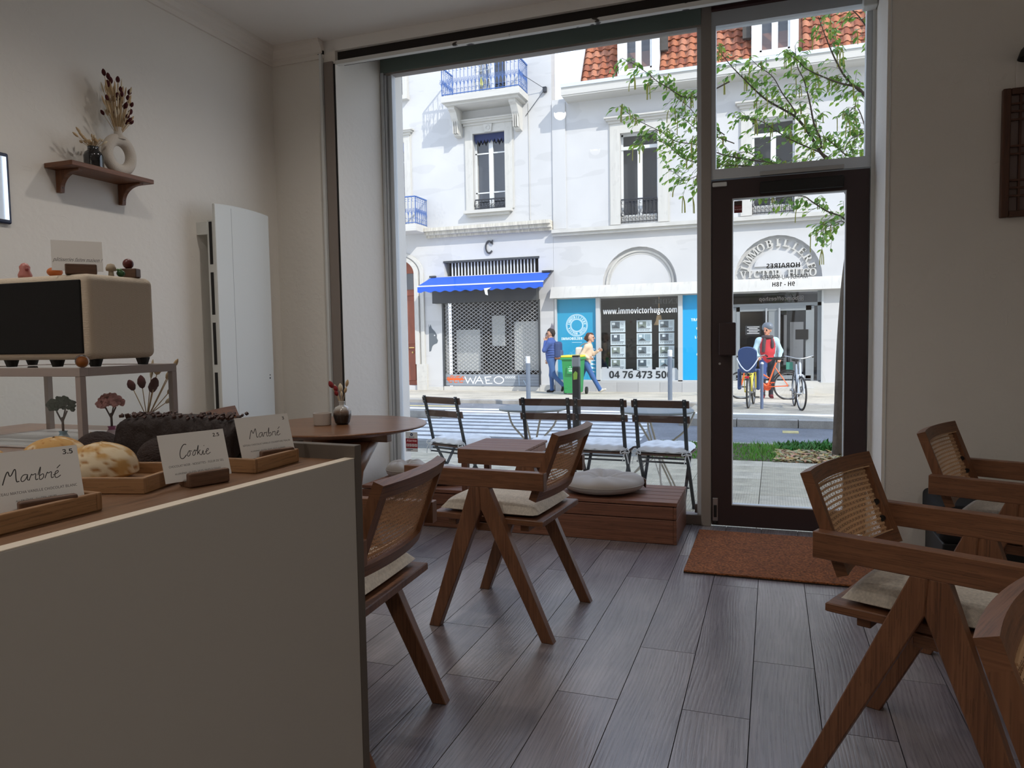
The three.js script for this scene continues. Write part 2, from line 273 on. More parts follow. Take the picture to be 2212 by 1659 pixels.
{ // opening hours, printed to be read from the street, so reversed from inside
  const ink = std('black vinyl lettering', { color: '#1c1b1a', roughness: 0.6 }), pale = std('white vinyl lettering', { color: '#d8d8d6', roughness: 0.6 });
  const put = (s, x, y, size, m, f = font, sx = 1) => part(door, 'lettering', textGeo(s, size, 0.0006, f, sx).rotateY(Math.PI), m, [x, y, -4.6225]);
  put('HORAIRES', 0.053, 1.555, 0.028, ink); put('MARDI AU SAMEDI', 0.057, 1.489, 0.026, ink, thinFont, 0.86); put('9H - 18H', 0.056, 1.447, 0.026, ink, font, 0.9);
  part(door, 'print_line', box(0.056, 0.002, 0.0006), ink, [0.056, 1.413, -4.6225]);
  put('bomcoffeeshop', 0.028, 1.365, 0.022, pale, font, 0.95);
  part(door, 'print_emblem', merge([new THREE.TorusGeometry(0.006, 0.0012, 4, 14), ...[[0, 0.0125, 0.028, 0.0022], [0, -0.0125, 0.028, 0.0022], [-0.0125, 0, 0.0022, 0.026], [0.0125, 0, 0.0022, 0.026]].map(a => box(a[2], a[3], 0.0006, a[0], a[1], 0))]), pale, [0.152, 1.375, -4.6225]);
  const st = canvasTex(128, 192, (x, w, h) => { x.fillStyle = '#5a4a48'; x.fillRect(0, 0, w, 70); x.fillStyle = '#7a1f24'; x.fillRect(0, 70, w, 122); x.fillStyle = '#caa'; x.font = 'bold 30px sans-serif'; x.textAlign = 'center'; x.fillText('Alarme', w / 2, 108); for (let i = 0; i < 4; i++) x.fillRect(10 + i * 29, 126, 22, 24); });
  part(door, 'alarm_notice', new THREE.PlaneGeometry(0.046, 0.07), std('small alarm print', { map: st, roughness: 0.6 }), [-0.2, 1.925, -4.6125], null, 'small dark red alarm notice');
}
// cable cover on the front wall
struct('trim_10', rboxAt(0.536, 0.541, 0.30, 3.07, ZI - 0.003, ZI + 0.004, 0.001), M.white);
// upper storeys of this house above the shop, which shade the near half of the street
M.outer = std('cream render', { color: '#cfc8b8', roughness: 0.9 });
struct('wall_outer', merge([boxAt(-12, 12, 3.2, 11, -4.95, -4.6), boxAt(-12, -3.3, -0.3, 3.2, -4.95, -4.6), boxAt(3.4, 12, -0.3, 3.2, -4.95, -4.6)]), M.outer);
// ================= seating and tables indoors =================
{ // window bench: boxed podium of boards
  const b = thing('window_bench', 'low stained wood bench box filling the shop window recess', 'bench');
  const x0 = -2.50, x1 = -0.498, zf = -4.09, zb = -4.575;
  for (let i = 0; i < 5; i++) { const d = (zf - zb) / 5; part(b, 'deck_board', uvm(rboxAt(x0, x1, 0.217, 0.239, zf - d * i - 0.0035, zf - d * (i + 1) + 0.0035, 0.003), 'x', i * 0.7, i * 0.13), M.deck); }
  part(b, 'front_board', uvm(rboxAt(x0, x1 - 0.02, 0.142, 0.212, zf - 0.022, zf - 0.004, 0.003), 'x', 0.3), M.deck);
  part(b, 'front_board', uvm(rboxAt(x0, x1 - 0.02, 0.001, 0.138, zf - 0.022, zf - 0.004, 0.003), 'x', 1.3, 0.2), M.deck);
  part(b, 'side_board', uvm(rboxAt(x1 - 0.02, x1 - 0.002, 0.142, 0.212, zf - 0.004, zb, 0.003), 'z', 0.2), M.deck);
  part(b, 'side_board', uvm(rboxAt(x1 - 0.02, x1 - 0.002, 0.001, 0.138, zf - 0.004, zb, 0.003), 'z', 0.9, 0.1), M.deck);
  part(b, 'inner_frame', merge([boxAt(x0, x1 - 0.03, 0.005, 0.21, zf - 0.05, zf - 0.025), boxAt(x0, x1 - 0.03, 0.005, 0.21, zb + 0.03, zb)]), M.deck);
}
function cushionRound(label, pos, r, t, mat, turn = 0) { // stuffed round cushion with a seam and a button dimple
  const n = 30, prof = []; for (let i = 0; i <= n; i++) { const a = -Math.PI / 2 + Math.PI * i / n; prof.push([r * Math.pow(Math.max(0, Math.cos(a)), 0.42), t / 2 + t / 2 * Math.sin(a) * (0.9 + 0.1 * Math.cos(a))]); }
  const g = lathe(prof, 56), p = g.attributes.position;
  for (let i = 0; i < p.count; i++) { const x = p.getX(i), z = p.getZ(i), d = Math.hypot(x, z) / r, a = Math.atan2(z, x); let y = p.getY(i); if (y > t * 0.5) y += -t * 0.35 * Math.exp(-d * d * 14) + t * 0.06 * Math.sin(a * 9 + d * 5) * d * (1 - d) * 3 + t * 0.05 * Math.sin(a * 4 + 1); p.setY(i, y); }
  g.computeVertexNormals();
  const o = thing('floor_cushion', label, 'cushion', pos, turn, 'round cushions on the window bench');
  part(o, 'cover', uvm(g, 'x'), mat);
  part(o, 'piping', new THREE.TorusGeometry(r * 0.992, 0.004, 6, 56).rotateX(Math.PI / 2).translate(0, t / 2, 0), mat);
  part(o, 'handle_tab', rbox(0.006, 0.05, 0.075, 0.002, r * 0.995, t * 0.45, 0.03), std('brown tab', { color: '#6a4f3e', roughness: 0.8 }));
  return o;
}
M.greyLinen = std('grey cushion cotton', { color: '#b4aca4', bumpMap: rep(linenBump, 6, 6), bumpScale: 0.0008, roughness: 0.95 });
M.paleLinen = std('pale cushion cotton', { color: '#c9c6c2', bumpMap: rep(linenBump, 6, 6), bumpScale: 0.0008, roughness: 0.95 });
cushionRound('big round grey cushion with brown tab, right end of the window bench', [-0.965, 0.2395, -4.33], 0.245, 0.105, M.greyLinen, 0.4);
cushionRound('pale round cushion on the window bench left of the low table', [-2.05, 0.2395, -4.35], 0.2, 0.09, M.paleLinen, 2);
cushionRound('pale grey round cushion in the far left corner of the window bench', [-2.345, 0.2395, -4.42], 0.14, 0.11, M.greyLinen, 3);
{ // low table on the bench
  const t = thing('low_table', 'low wooden slatted table standing on the window bench', 'table', [-1.6, 0.239, -4.32]);
  for (let i = 0; i < 5; i++) part(t, 'top_board', uvm(rbox(0.43, 0.016, 0.0945, 0.003, 0, 0.255, -0.192 + i * 0.0965, 1), 'x', i * 0.6, i * 0.1), M.deck);
  part(t, 'apron', uvm(merge([box(0.43, 0.042, 0.018, 0, 0.225, 0.231), box(0.43, 0.042, 0.018, 0, 0.225, -0.191), box(0.018, 0.042, 0.40, 0.206, 0.225, 0.02), box(0.018, 0.042, 0.40, -0.206, 0.225, 0.02)]), 'x'), M.deck);
  for (const [x, z] of [[-1, -1], [-1, 1], [1, -1], [1, 1]]) part(t, 'leg', uvm(rbox(0.04, 0.204, 0.04, 0.003, x * 0.178, 0.102, 0.02 + z * 0.185, 1), 'y'), M.deck);
}
// cane-back armchair, forward = +x
function caneChair(label, pos, deg) {
  const o = thing('cane_armchair', label, 'chair', [pos[0], 0, pos[1]], deg * Math.PI / 180, 'cane-back wooden armchairs'), S = 0.236, T = 0.038;
  const F = [[0.271, 0], [0.074, 0.59], [0.033, 0.59], [0.025, 0.498], [0.224, 0]], R = [[-0.27, 0], [-0.222, 0], [0.025, 0.498], [0.033, 0.59], [-0.007, 0.59]];
  for (const s of [-1, 1]) {
    part(o, 'leg', uvm(prism(F, T, 0.003), 'y', s), M.teak, [0, 0, s * S]); part(o, 'leg', uvm(prism(R, T, 0.003), 'y', s * 2), M.teak, [0, 0, s * S]);
    part(o, 'armrest', uvm(rboxAt(-0.24, 0.372, 0.587, 0.656, -T / 2, T / 2, 0.003, 1), 'x', s * 3), M.teak, [0, 0, s * S]);
  }
  part(o, 'cross_rail', uvm(merge([rboxAt(-0.01, 0.06, 0.405, 0.437, -0.217, 0.217, 0.003), rboxAt(-0.15, -0.115, 0.41, 0.438, -0.19, 0.19, 0.003), rboxAt(0.17, 0.205, 0.41, 0.438, -0.19, 0.19, 0.003)]), 'z'), M.teak);
  part(o, 'seat_frame', uvm(prism([[-0.22, -0.216], [0.27, -0.205], [0.27, 0.205], [-0.22, 0.216]], 0.024, 0.003).rotateX(-Math.PI / 2).translate(0, 0.45, 0), 'x'), M.teak);
  { // cushion
    const nx = 22, nz = 20, g = new THREE.PlaneGeometry(1, 1, nx, nz).rotateX(-Math.PI / 2), p = g.attributes.position, low = g.clone(), q = low.attributes.position;
    for (let i = 0; i < p.count; i++) {
      const a = p.getX(i) * 2, b = p.getZ(i) * 2, e = Math.pow(Math.max(0, (1 - Math.pow(Math.abs(a), 4)) * (1 - Math.pow(Math.abs(b), 4))), 0.4), cx = 0.028 + a * 0.218, cz = b * (0.197 - 0.006 * a), inn = 1 - 0.02 * (a * a * b * b);
      p.setXYZ(i, cx * inn, 0.463 + 0.014 + e * 0.052, cz * inn); q.setXYZ(i, cx * inn, 0.463 + 0.014 - e * 0.014, cz * inn);
    }
    low.index.array.reverse(); g.computeVertexNormals(); low.computeVertexNormals();
    part(o, 'seat_cushion', uvm(merge([g, low]), 'x'), M.linen);
  }
  // backrest: leaning and curved in plan
  const lean = [-0.099, 0.261], L = Math.hypot(...lean), B = (s, t, d) => { const w = 0.216 * s, c = -0.024 * (1 - s * s); return [-0.163 + lean[0] * t + c - d * lean[1] / L, 0.545 + lean[1] * t + d * lean[0] / L * 1, w]; };
  const slab = (s0, s1, t0, t1, d0, d1, n) => {
    const v = [], push = (...q) => { for (const k of [0, 1, 2, 0, 2, 3]) v.push(...q[k]); };
    for (let i = 0; i < n; i++) { const a = s0 + (s1 - s0) * i / n, b = s0 + (s1 - s0) * (i + 1) / n;
      push(B(a, t0, d0), B(a, t1, d0), B(b, t1, d0), B(b, t0, d0)); push(B(a, t0, d1), B(b, t0, d1), B(b, t1, d1), B(a, t1, d1)); push(B(a, t1, d0), B(a, t1, d1), B(b, t1, d1), B(b, t1, d0)); push(B(a, t0, d0), B(b, t0, d0), B(b, t0, d1), B(a, t0, d1)); }
    push(B(s0, t0, d0), B(s0, t0, d1), B(s0, t1, d1), B(s0, t1, d0)); push(B(s1, t0, d0), B(s1, t1, d0), B(s1, t1, d1), B(s1, t0, d1));
    const g = new THREE.BufferGeometry(); g.setAttribute('position', new THREE.Float32BufferAttribute(v, 3)); g.computeVertexNormals(); return g;
  };
  const back = holder(o, 'backrest');
  part(back, 'top_rail', uvm(slab(-1, 1, 0.855, 1, 0, 0.03, 14), 'z'), M.teak); part(back, 'bottom_rail', uvm(slab(-1, 1, 0, 0.13, 0, 0.03, 14), 'z', 1), M.teak);
  part(back, 'stile', uvm(slab(-1, -0.855, 0.13, 0.855, 0, 0.03, 2), 'y'), M.teak); part(back, 'stile', uvm(slab(0.855, 1, 0.13, 0.855, 0, 0.03, 2), 'y', 2), M.teak);
  part(back, 'cane_beading', slab(-0.86, 0.86, 0.835, 0.848, -0.003, 0.001, 10), M.cane); part(back, 'cane_beading', slab(-0.86, 0.86, 0.137, 0.15, -0.003, 0.001, 10), M.cane);
  for (const s of [-1, 1]) for (const t of [0.28, 0.46]) part(back, 'bolt', cyl(0.009, 0.009, 0.012, 10).rotateX(Math.PI / 2).translate(...B(s * 0.86, t, 0.014)), M.black);
  { // woven cane: paired strands both ways plus diagonals
    const v = [], s0 = -0.86, s1 = 0.86, t0 = 0.125, t1 = 0.86, ribbon = (a, b, w, d, n) => { // in (s, t), half width w metres
      const ds = (b[0] - a[0]) * 0.216, dt = (b[1] - a[1]) * L, len = Math.hypot(ds, dt), ns = -dt / len * w / 0.216, nt = ds / len * w / L;
      for (let i = 0; i < n; i++) { const p = (k, m) => { const f = k / n; return B(a[0] + (b[0] - a[0]) * f + m * ns, a[1] + (b[1] - a[1]) * f + m * nt, d + 0.0006 * Math.sin(k * 2.4)); };
        const q = [p(i, -1), p(i + 1, -1), p(i + 1, 1), p(i, 1)]; for (const k of [0, 1, 2, 0, 2, 3]) v.push(...q[k]); } };
    const nh = 14, nv = 52;
    for (let i = 0; i <= nh; i++) { const t = t0 + (t1 - t0) * i / nh; ribbon([s0, t], [s1, t], 0.0030, 0.013, 12); }
    for (let i = 0; i <= nv; i++) { const s = s0 + (s1 - s0) * i / nv; ribbon([s, t0], [s, t1], 0.0018, 0.0145, 4); }
    const nd = 18, kx = (s1 - s0) / nd, ky = (t1 - t0) / nh; // diagonals
    for (const dir of [1, -1]) for (let c = -nh; c <= nd; c++) { // line through cells offset by c
      const i0 = Math.max(0, c), i1 = Math.min(nd, c + nh); if (i1 - i0 < 1) continue; const j0 = i0 - c, j1 = i1 - c, T = j => dir > 0 ? t0 + ky * j : t1 - ky * j;
      ribbon([s0 + kx * i0, T(j0)], [s0 + kx * i1, T(j1)], 0.0008, 0.0155, Math.max(2, Math.ceil((i1 - i0) / 3))); }
    const g = new THREE.BufferGeometry(); g.setAttribute('position', new THREE.Float32BufferAttribute(v, 3)); g.computeVertexNormals();
    part(back, 'cane_panel', uvm(g, 'z'), M.cane);
  }
  return o;
}
{
  const b = caneChair('wooden cane-back armchair standing free before the window bench, seat facing left', [-1.035, -2.887], 176.1);
  const at = (x, z, deg, label) => copy(b, [x, 0, z], deg * Math.PI / 180, label);
  at(-1.238, -1.838, 183.0, 'wooden cane-back armchair half hidden behind the end of the counter');
  at(0.424, -2.155, 334.9, 'wooden cane-back armchair at the right, its back against the view of the doormat');
  at(0.848, -3.079, 336.1, 'wooden cane-back armchair beside the right wall, nearest the black bench');
  at(0.588, -1.056, 331.6, 'wooden cane-back armchair cut off by the lower right corner of the photo');
  at(-2.62, -3.339, 19.3, 'wooden cane-back armchair behind the round table, only its top rail above the cake');
}
{ // round table
  const t = thing('round_table', 'round walnut dining table with a small vase on it', 'table', [-2.07, 0, -3.20]);
  part(t, 'table_top', uvm(lathe([[0, 0.716], [0.36, 0.716], [0.43, 0.733], [0.437, 0.738], [0.437, 0.743], [0.433, 0.746], [0, 0.746]], 72), 'x'), M.tabletop);
  part(t, 'support_arm', uvm(merge([rbox(0.56, 0.05, 0.05, 0.004, 0, 0.69, 0, 1), rbox(0.05, 0.05, 0.56, 0.004, 0, 0.69, 0, 1)]), 'x'), M.tabletop);
  part(t, 'pedestal', uvm(lathe([[0, 0.03], [0.05, 0.03], [0.07, 0.2], [0.11, 0.5], [0.2, 0.668], [0, 0.668]], 32), 'y'), M.tabletop);
  part(t, 'foot_cross', uvm(merge([rbox(0.44, 0.035, 0.06, 0.005, 0, 0.018, 0, 1), rbox(0.06, 0.035, 0.44, 0.005, 0, 0.018, 0, 1)]), 'x'), M.tabletop);
}
function drySpike(len, r, n = 9) { return lathe([[0.0005, 0], [r * 0.6, len * 0.12], [r, len * 0.4], [r * 0.85, len * 0.7], [r * 0.4, len * 0.92], [0.0005, len]], n); }
M.red = std('dried crimson', { color: '#7a1c1c', roughness: 0.9 }); M.darkred = std('dried burgundy', { color: '#4a1518', roughness: 0.9 });
M.straw = std('dried straw', { color: '#c2a883', roughness: 0.95 }); M.bone = std('bleached grass', { color: '#d3c4a8', roughness: 0.95 });
function stemOf(parent, base, tip, head, mat, hr, hl) { // a dried stem with its seed head
  const s = part(parent, 'dried_stem', rod(base, tip, 0.0012, 5), M.straw), d = V(...tip).sub(V(...base)).normalize();
  const h = drySpike(hl, hr).applyQuaternion(new THREE.Quaternion().setFromUnitVectors(V(0, 1, 0), d)).translate(...tip);
  part(s, head, h, mat); return s;
}
{ // bud vase and cup on the table
  const v = thing('bud_vase', 'small brown and cream glazed vase with dried grasses on the round table', 'vase', [-2.058, 0.746, -3.203]);
  const glaze = std('two tone glaze', { vertexColors: true, roughness: 0.18, clearcoat: 0.6 });
  const g = lathe([[0, 0], [0.028, 0], [0.038, 0.012], [0.0455, 0.045], [0.044, 0.068], [0.034, 0.088], [0.017, 0.096], [0.014, 0.1], [0.0145, 0.114], [0.017, 0.118], [0.012, 0.118], [0.011, 0.1]], 36);
  const p = g.attributes.position, c = new Float32Array(p.count * 3), dk = [0.012, 0.010, 0.009], br = [0.13, 0.06, 0.024], cr = [0.48, 0.46, 0.42];
  for (let i = 0; i < p.count; i++) { const y = p.getY(i) + 0.006 * (fbm(Math.atan2(p.getX(i), p.getZ(i)) / 6.283 + 0.5, 0.3, 8, 2, 2, 3) - 0.5), k = y < 0.048 ? dk : y < 0.066 ? mix(dk, br, (y - 0.048) / 0.018) : y < 0.078 ? mix(br, cr, (y - 0.066) / 0.012) : cr; c.set(k, i * 3); }
  g.setAttribute('color', new THREE.BufferAttribute(c, 3)); part(v, 'body', g, glaze);
  for (const [x, y, z, m, r, l] of [[-0.045, 0.185, 0.01, M.red, 0.013, 0.04], [-0.028, 0.165, 0, M.red, 0.012, 0.035], [-0.018, 0.145, 0.01, M.red, 0.011, 0.03], [-0.002, 0.165, 0.004, M.bone, 0.012, 0.045], [0.028, 0.19, 0, M.straw, 0.009, 0.04], [0.024, 0.16, 0.008, M.straw, 0.008, 0.032], [-0.035, 0.17, -0.01, M.bone, 0.006, 0.035], [0.006, 0.14, 0.01, M.bone, 0.007, 0.03]]) stemOf(v, [x * 0.1, 0.1, z * 0.2], [x, y, z], 'seed_head', m, r, l);
  const cup = thing('ramekin_cup', 'small beige cup standing beside the vase on the round table', 'cup', [-2.141, 0.746, -3.15]);
  part(cup, 'body', lathe([[0, 0], [0.04, 0], [0.043, 0.004], [0.046, 0.06], [0.045, 0.062], [0.042, 0.06], [0.039, 0.008], [0, 0.008]], 36), std('beige stoneware', { color: '#b7aca2', roughness: 0.6 }));
}
{ // doormat
  const m = std('coir', { map: tex(256, 256, (u, v) => { const k = 0.6 + 0.7 * fbm(u, v, 70, 70, 2, 600) * (0.8 + 0.4 * fbm(u, v, 6, 6, 3, 601)); return [0.56 * k, 0.335 * k, 0.19 * k]; }, { srgb: true, repeat: [2, 2] }), bumpMap: tex(256, 256, (u, v) => fbm(u, v, 90, 90, 2, 610), { repeat: [2, 2] }), bumpScale: 0.006, roughness: 1 });
  const o = thing('doormat', 'brown coir doormat on the floor inside the entrance door', 'doormat', [0.045, 0, -4.03]);
  part(o, 'coir_pile', uvm(rboxAt(-0.455, 0.445, 0.004, 0.014, -0.405, 0.405, 0.004), 'x'), m); part(o, 'rubber_backing', boxAt(-0.455, 0.445, 0.0005, 0.005, -0.405, 0.405), M.black);
}
{ // black bench along the right wall
  const o = thing('low_bench', 'black upholstered low bench against the right wall behind the armchair', 'bench', [1.35, 0, -3.86]);
  part(o, 'seat_pad', rbox(1.3, 0.17, 0.44, 0.03, 0, 0.315, 0, 3), M.blackSoft); part(o, 'base', rbox(1.27, 0.22, 0.40, 0.01, 0, 0.12, 0), M.black);
  for (const x of [-0.55, 0.55]) part(o, 'foot', cyl(0.02, 0.022, 0.02, 12, x, 0, 0.12), M.black);
}
{ // lattice panel hung on the front wall
  const o = thing('lattice_panel', 'dark wooden lattice panel hanging on the right wall', 'wall panel', [1.33, 1.70, ZI + 0.018]), W = 0.64, H = 0.596;
  part(o, 'back_paper', boxAt(-W / 2 + 0.02, W / 2 - 0.02, 0.02, H - 0.02, -0.016, -0.012), std('mauve grey paper', { color: '#8a7a74', roughness: 0.9 }));
  part(o, 'frame_stile', uvm(rboxAt(-W / 2, -W / 2 + 0.034, 0, H, -0.017, 0.016, 0.005), 'y'), M.lattice); part(o, 'frame_stile', uvm(rboxAt(W / 2 - 0.034, W / 2, 0, H, -0.017, 0.016, 0.005), 'y', 1), M.lattice);
  part(o, 'frame_rail', uvm(rboxAt(-W / 2 + 0.034, W / 2 - 0.034, 0, 0.03, -0.017, 0.014, 0.004), 'x'), M.lattice); part(o, 'frame_rail', uvm(rboxAt(-W / 2 + 0.034, W / 2 - 0.034, H - 0.03, H, -0.017, 0.014, 0.004), 'x'), M.lattice);
  for (let i = 1; i <= 12; i++) part(o, 'vertical_slat', uvm(boxAt(-0.0045, 0.0045, 0.03, H - 0.03, -0.01, 0.004), 'y'), M.lattice, [-W / 2 + 0.03 + i * (W - 0.06) / 13, 0, 0]);
  for (const y of [0.525, 0.49, 0.452, 0.33, 0.294, 0.172, 0.137, 0.1]) part(o, 'horizontal_slat', uvm(boxAt(-W / 2 + 0.034, W / 2 - 0.034, -0.0045, 0.0045, -0.008, 0.007), 'x'), M.lattice, [0, y, 0]);
}
{ // wall lamp above the lattice
  const o = thing('wall_lamp', 'black dome wall lamp at the top right edge, above the lattice panel', 'lamp', [1.12, 2.30, ZI]);
  part(o, 'back_plate', rbox(0.11, 0.13, 0.012, 0.003, 0, 0.055, 0.008), M.cornice); part(o, 'arm', rod([0, 0.12, 0.012], [0, 0.14, 0.07], 0.008), M.black);
  part(o, 'shade', lathe([[0.012, 0.185], [0.03, 0.178], [0.055, 0.15], [0.068, 0.112], [0.064, 0.112], [0.05, 0.146], [0.026, 0.17], [0.0, 0.175]], 28), M.black, [0, 0, 0.075]);
}
// ================= counter and what stands on it =================
const CY = 0.95;
{
  const o = thing('service_counter', 'pale grey panelled service counter with a brown worktop', 'counter', [-0.716, 0, -1.15], -0.065);
  const grey = std('greige laminate', { color: '#b3ada3', roughness: 0.6, bumpMap: rep(linenBump, 3, 3), bumpScale: 0.0001 }), top = std('brown laminate worktop', { map: rep(woodTex([98, 70, 50], [122, 90, 66], [140, 106, 80], 121), 1 / 0.6, 1 / 0.3), roughness: 0.38 });
  part(o, 'front_panel', rboxAt(-0.022, 0, 0, 0.9535, 0, 1.9, 0.0015), grey);
  part(o, 'panel_edge_strip', boxAt(-0.0215, -0.0005, 0.9535, 0.9548, 0, 1.9), std('beige edge band', { color: '#ddd0bd', roughness: 0.6 }));
  part(o, 'worktop', uvm(boxAt(-0.575, -0.022, 0.915, CY, 0, 1.9), 'z'), top);
  part(o, 'end_panel', uvm(rboxAt(-0.575, 0.001, 0, 0.977, -0.02, 0, 0.0015), 'y'), std('dark taupe board', { color: '#5f564d', roughness: 0.6 }));
  part(o, 'back_panel', boxAt(-0.575, -0.56, 0, 0.915, 0, 1.9), grey);
}
{ // cabinet behind the counter that carries the display case
  const o = thing('back_cabinet', 'low cabinet behind the counter under the display case', 'cabinet', [-1.66, 0, -1.2]);
  part(o, 'body', rbox(0.62, 0.92, 0.72, 0.004, 0, 0.461, 0.08), std('greige carcass', { color: '#a8a298', roughness: 0.6 })); part(o, 'worktop', uvm(rbox(0.66, 0.028, 0.75, 0.004, 0, 0.9355, 0.08), 'z'), M.tabletop);
}
function tray(label, pos, turn, lx, lz) {
  const o = thing('serving_tray', label, 'tray', [pos[0], CY, pos[1]], turn, 'oak trays on the counter'), t = 0.008, h = 0.024;
  part(o, 'base', uvm(box(lx - 0.002, 0.006, lz - 0.002, 0, 0.0035, 0), 'x'), M.tray);
  for (const s of [-1, 1]) { part(o, 'rim', uvm(rbox(lx, h, t, 0.002, 0, h / 2 + 0.0005, s * (lz / 2 - t / 2), 1), 'x', s), M.tray); part(o, 'rim', uvm(rbox(t, h, lz - 2 * t, 0.002, s * (lx / 2 - t / 2), h / 2 + 0.0005, 0, 1), 'z', s), M.tray); }
  return o;
}
tray('oak tray under the front left price card, nearest the photo edge', [-0.945, -0.605], -0.03, 0.22, 0.235);
tray('oak tray holding the cracked yellow cookies', [-0.985, -0.85], 0.25, 0.23, 0.14);
tray('oak tray holding the chocolate loaf cake', [-0.925, -1.05], 0.02, 0.235, 0.124);
const PEN = { M: [0.74, [[0, 0], [0.12, 0.9], [0.3, 0.25], [0.5, 0.95], [0.6, 0.05], [0.74, 0.08]]], a: [0.48, [[0.38, 0.38], [0.2, 0.45], [0.05, 0.2], [0.15, 0], [0.33, 0.15], [0.38, 0.42], [0.38, 0.08], [0.5, 0.08]]], r: [0.4, [[0, 0.08], [0.08, 0.44], [0.12, 0.3], [0.3, 0.42], [0.28, 0.2], [0.32, 0.02], [0.42, 0.08]]], b: [0.36, [[0, 0.3], [0.1, 0.98], [0.06, 0.1], [0.15, 0], [0.3, 0.12], [0.26, 0.36], [0.1, 0.25]]], e: [0.36, [[0, 0.18], [0.25, 0.28], [0.2, 0.44], [0.06, 0.32], [0.08, 0.05], [0.2, 0], [0.36, 0.12]]], C: [0.5, [[0.45, 0.85], [0.3, 0.95], [0.05, 0.5], [0.08, 0], [0.3, -0.1], [0.5, 0.15]]], o: [0.36, [[0.2, 0.42], [0.03, 0.2], [0.14, 0], [0.3, 0.18], [0.2, 0.42], [0.36, 0.36]]], k: [0.38, [[0, 0.3], [0.12, 0.98], [0.04, 0], [0.08, 0.2], [0.28, 0.42], [0.1, 0.22], [0.3, 0], [0.38, 0.08]]], i: [0.22, [[0, 0.1], [0.08, 0.42], [0.06, 0.05], [0.16, 0.02], [0.22, 0.1]]] };
function brush(x, word, cx, cy, size) { // handwritten word in brush strokes
  const L = [...word].map(c => c === 'é' ? 'e' : c), W = L.reduce((s, c) => s + PEN[c][0], 0); let px = -W / 2; x.strokeStyle = '#221e1b'; x.lineCap = x.lineJoin = 'round';
  [...word].forEach((ch, n) => { const [w, p] = PEN[L[n]], Q = q => [cx + (px + q[0] + q[1] * 0.22) * size, cy - q[1] * size]; x.lineWidth = size * (n ? 0.04 : 0.05); x.beginPath(); x.moveTo(...Q(p[0])); for (let i = 1; i < p.length - 1; i++) { const m = [(p[i][0] + p[i + 1][0]) / 2, (p[i][1] + p[i + 1][1]) / 2]; x.quadraticCurveTo(...Q(p[i]), ...Q(m)); } x.lineTo(...Q(p[p.length - 1])); x.stroke();
    if (ch === 'é') { x.beginPath(); x.moveTo(...Q([0.15, 0.55])); x.lineTo(...Q([0.28, 0.7])); x.stroke(); } if (ch === 'i') { x.beginPath(); x.moveTo(...Q([0.1, 0.62])); x.lineTo(...Q([0.11, 0.64])); x.stroke(); } px += w; });
}
function script(x, str, px, cx, cy) { // slanted brush-like lettering
  x.save(); x.translate(cx, cy); x.transform(1, 0, -0.22, 1, 0, 0); x.font = 'italic ' + px + 'px serif'; x.textAlign = 'center'; x.fillStyle = '#26221f'; x.scale(0.86, 1.25); x.fillText(str, 0, 0); x.restore();
}
function priceCard(label, pos, normalDeg, w, h, draw, tilt = 0.3, group = 'price cards in wooden holders') {
  const o = thing('price_card', label, 'price card', pos, Math.PI / 2 - normalDeg * Math.PI / 180, group);
  const t = canvasTex(512, 360, (x, cw, ch) => { x.fillStyle = '#e6e3de'; x.fillRect(0, 0, cw, ch); draw(x, cw, ch); });
  const c = holder(o, 'card', [0, 0.009, -0.004], [-tilt, 0, 0]);
  part(c, 'card_sheet', box(w, h, 0.0007, 0, h / 2, 0), std('card stock', { color: '#dcd8d2', roughness: 0.6 }));
  part(c, 'printed_face', new THREE.PlaneGeometry(w, h).translate(0, h / 2, 0.0007), std('printed card', { map: t, roughness: 0.55 }));
  part(o, 'wooden_holder', uvm(merge([rbox(w * 0.62, 0.022, 0.012, 0.003, w * 0.06, 0.0115, 0.0105), rbox(w * 0.62, 0.022, 0.012, 0.003, w * 0.06, 0.0115, -0.013), box(w * 0.6, 0.008, 0.02, w * 0.06, 0.0045, -0.001)]), 'x'), M.darkwood);
  return o;
}
const small = (x, s, px, cx, cy) => { x.font = px + 'px sans-serif'; x.textAlign = 'center'; x.fillStyle = '#3a3632'; x.fillText(s, cx, cy); };
priceCard('white price card reading Marbré 3.5, front left on the counter', [-0.862, CY + 0.0065, -0.655], 22, 0.105, 0.074, (x, w, h) => { x.font = 'bold 44px sans-serif'; x.textAlign = 'center'; x.fillStyle = '#2a2623'; x.fillText('3.5', 456, 52); brush(x, 'Marbré', 240, 195, 112); small(x, 'GÂTEAU MATCHA VANILLE CHOCOLAT BLANC', 22, 256, 262); small(x, 'ALLERGÈNES : GLUTEN, OEUFS', 16, 250, 310); });
priceCard('white price card reading Cookie 2.5, middle of the counter', [-0.828, CY, -0.892], 20, 0.105, 0.074, (x, w, h) => { x.font = 'bold 40px sans-serif'; x.textAlign = 'center'; x.fillStyle = '#2a2623'; x.fillText('2.5', 446, 54); brush(x, 'Cookie', 250, 185, 112); small(x, 'CHOCOLAT NOIR - NOISETTES - FLEUR DE SEL', 21, 256, 250); small(x, 'ALLERGÈNES : GLUTEN, OEUFS, FRUITS À COQUES', 16, 256, 306); });
priceCard('white price card reading Marbré 3, right, in front of the chocolate cake', [-0.838, CY + 0.0065, -1.072], 20, 0.105, 0.074, (x, w, h) => { x.font = 'bold 40px sans-serif'; x.textAlign = 'center'; x.fillStyle = '#2a2623'; x.fillText('3', 460, 54); brush(x, 'Marbré', 250, 190, 108); small(x, 'GÂTEAU CHOCOLAT VANILLE COUVERTURE PRALIN', 20, 256, 250); small(x, 'ALLERGÈNES : GLUTEN, OEUFS, FRUITS À COQUES', 15, 256, 304); });
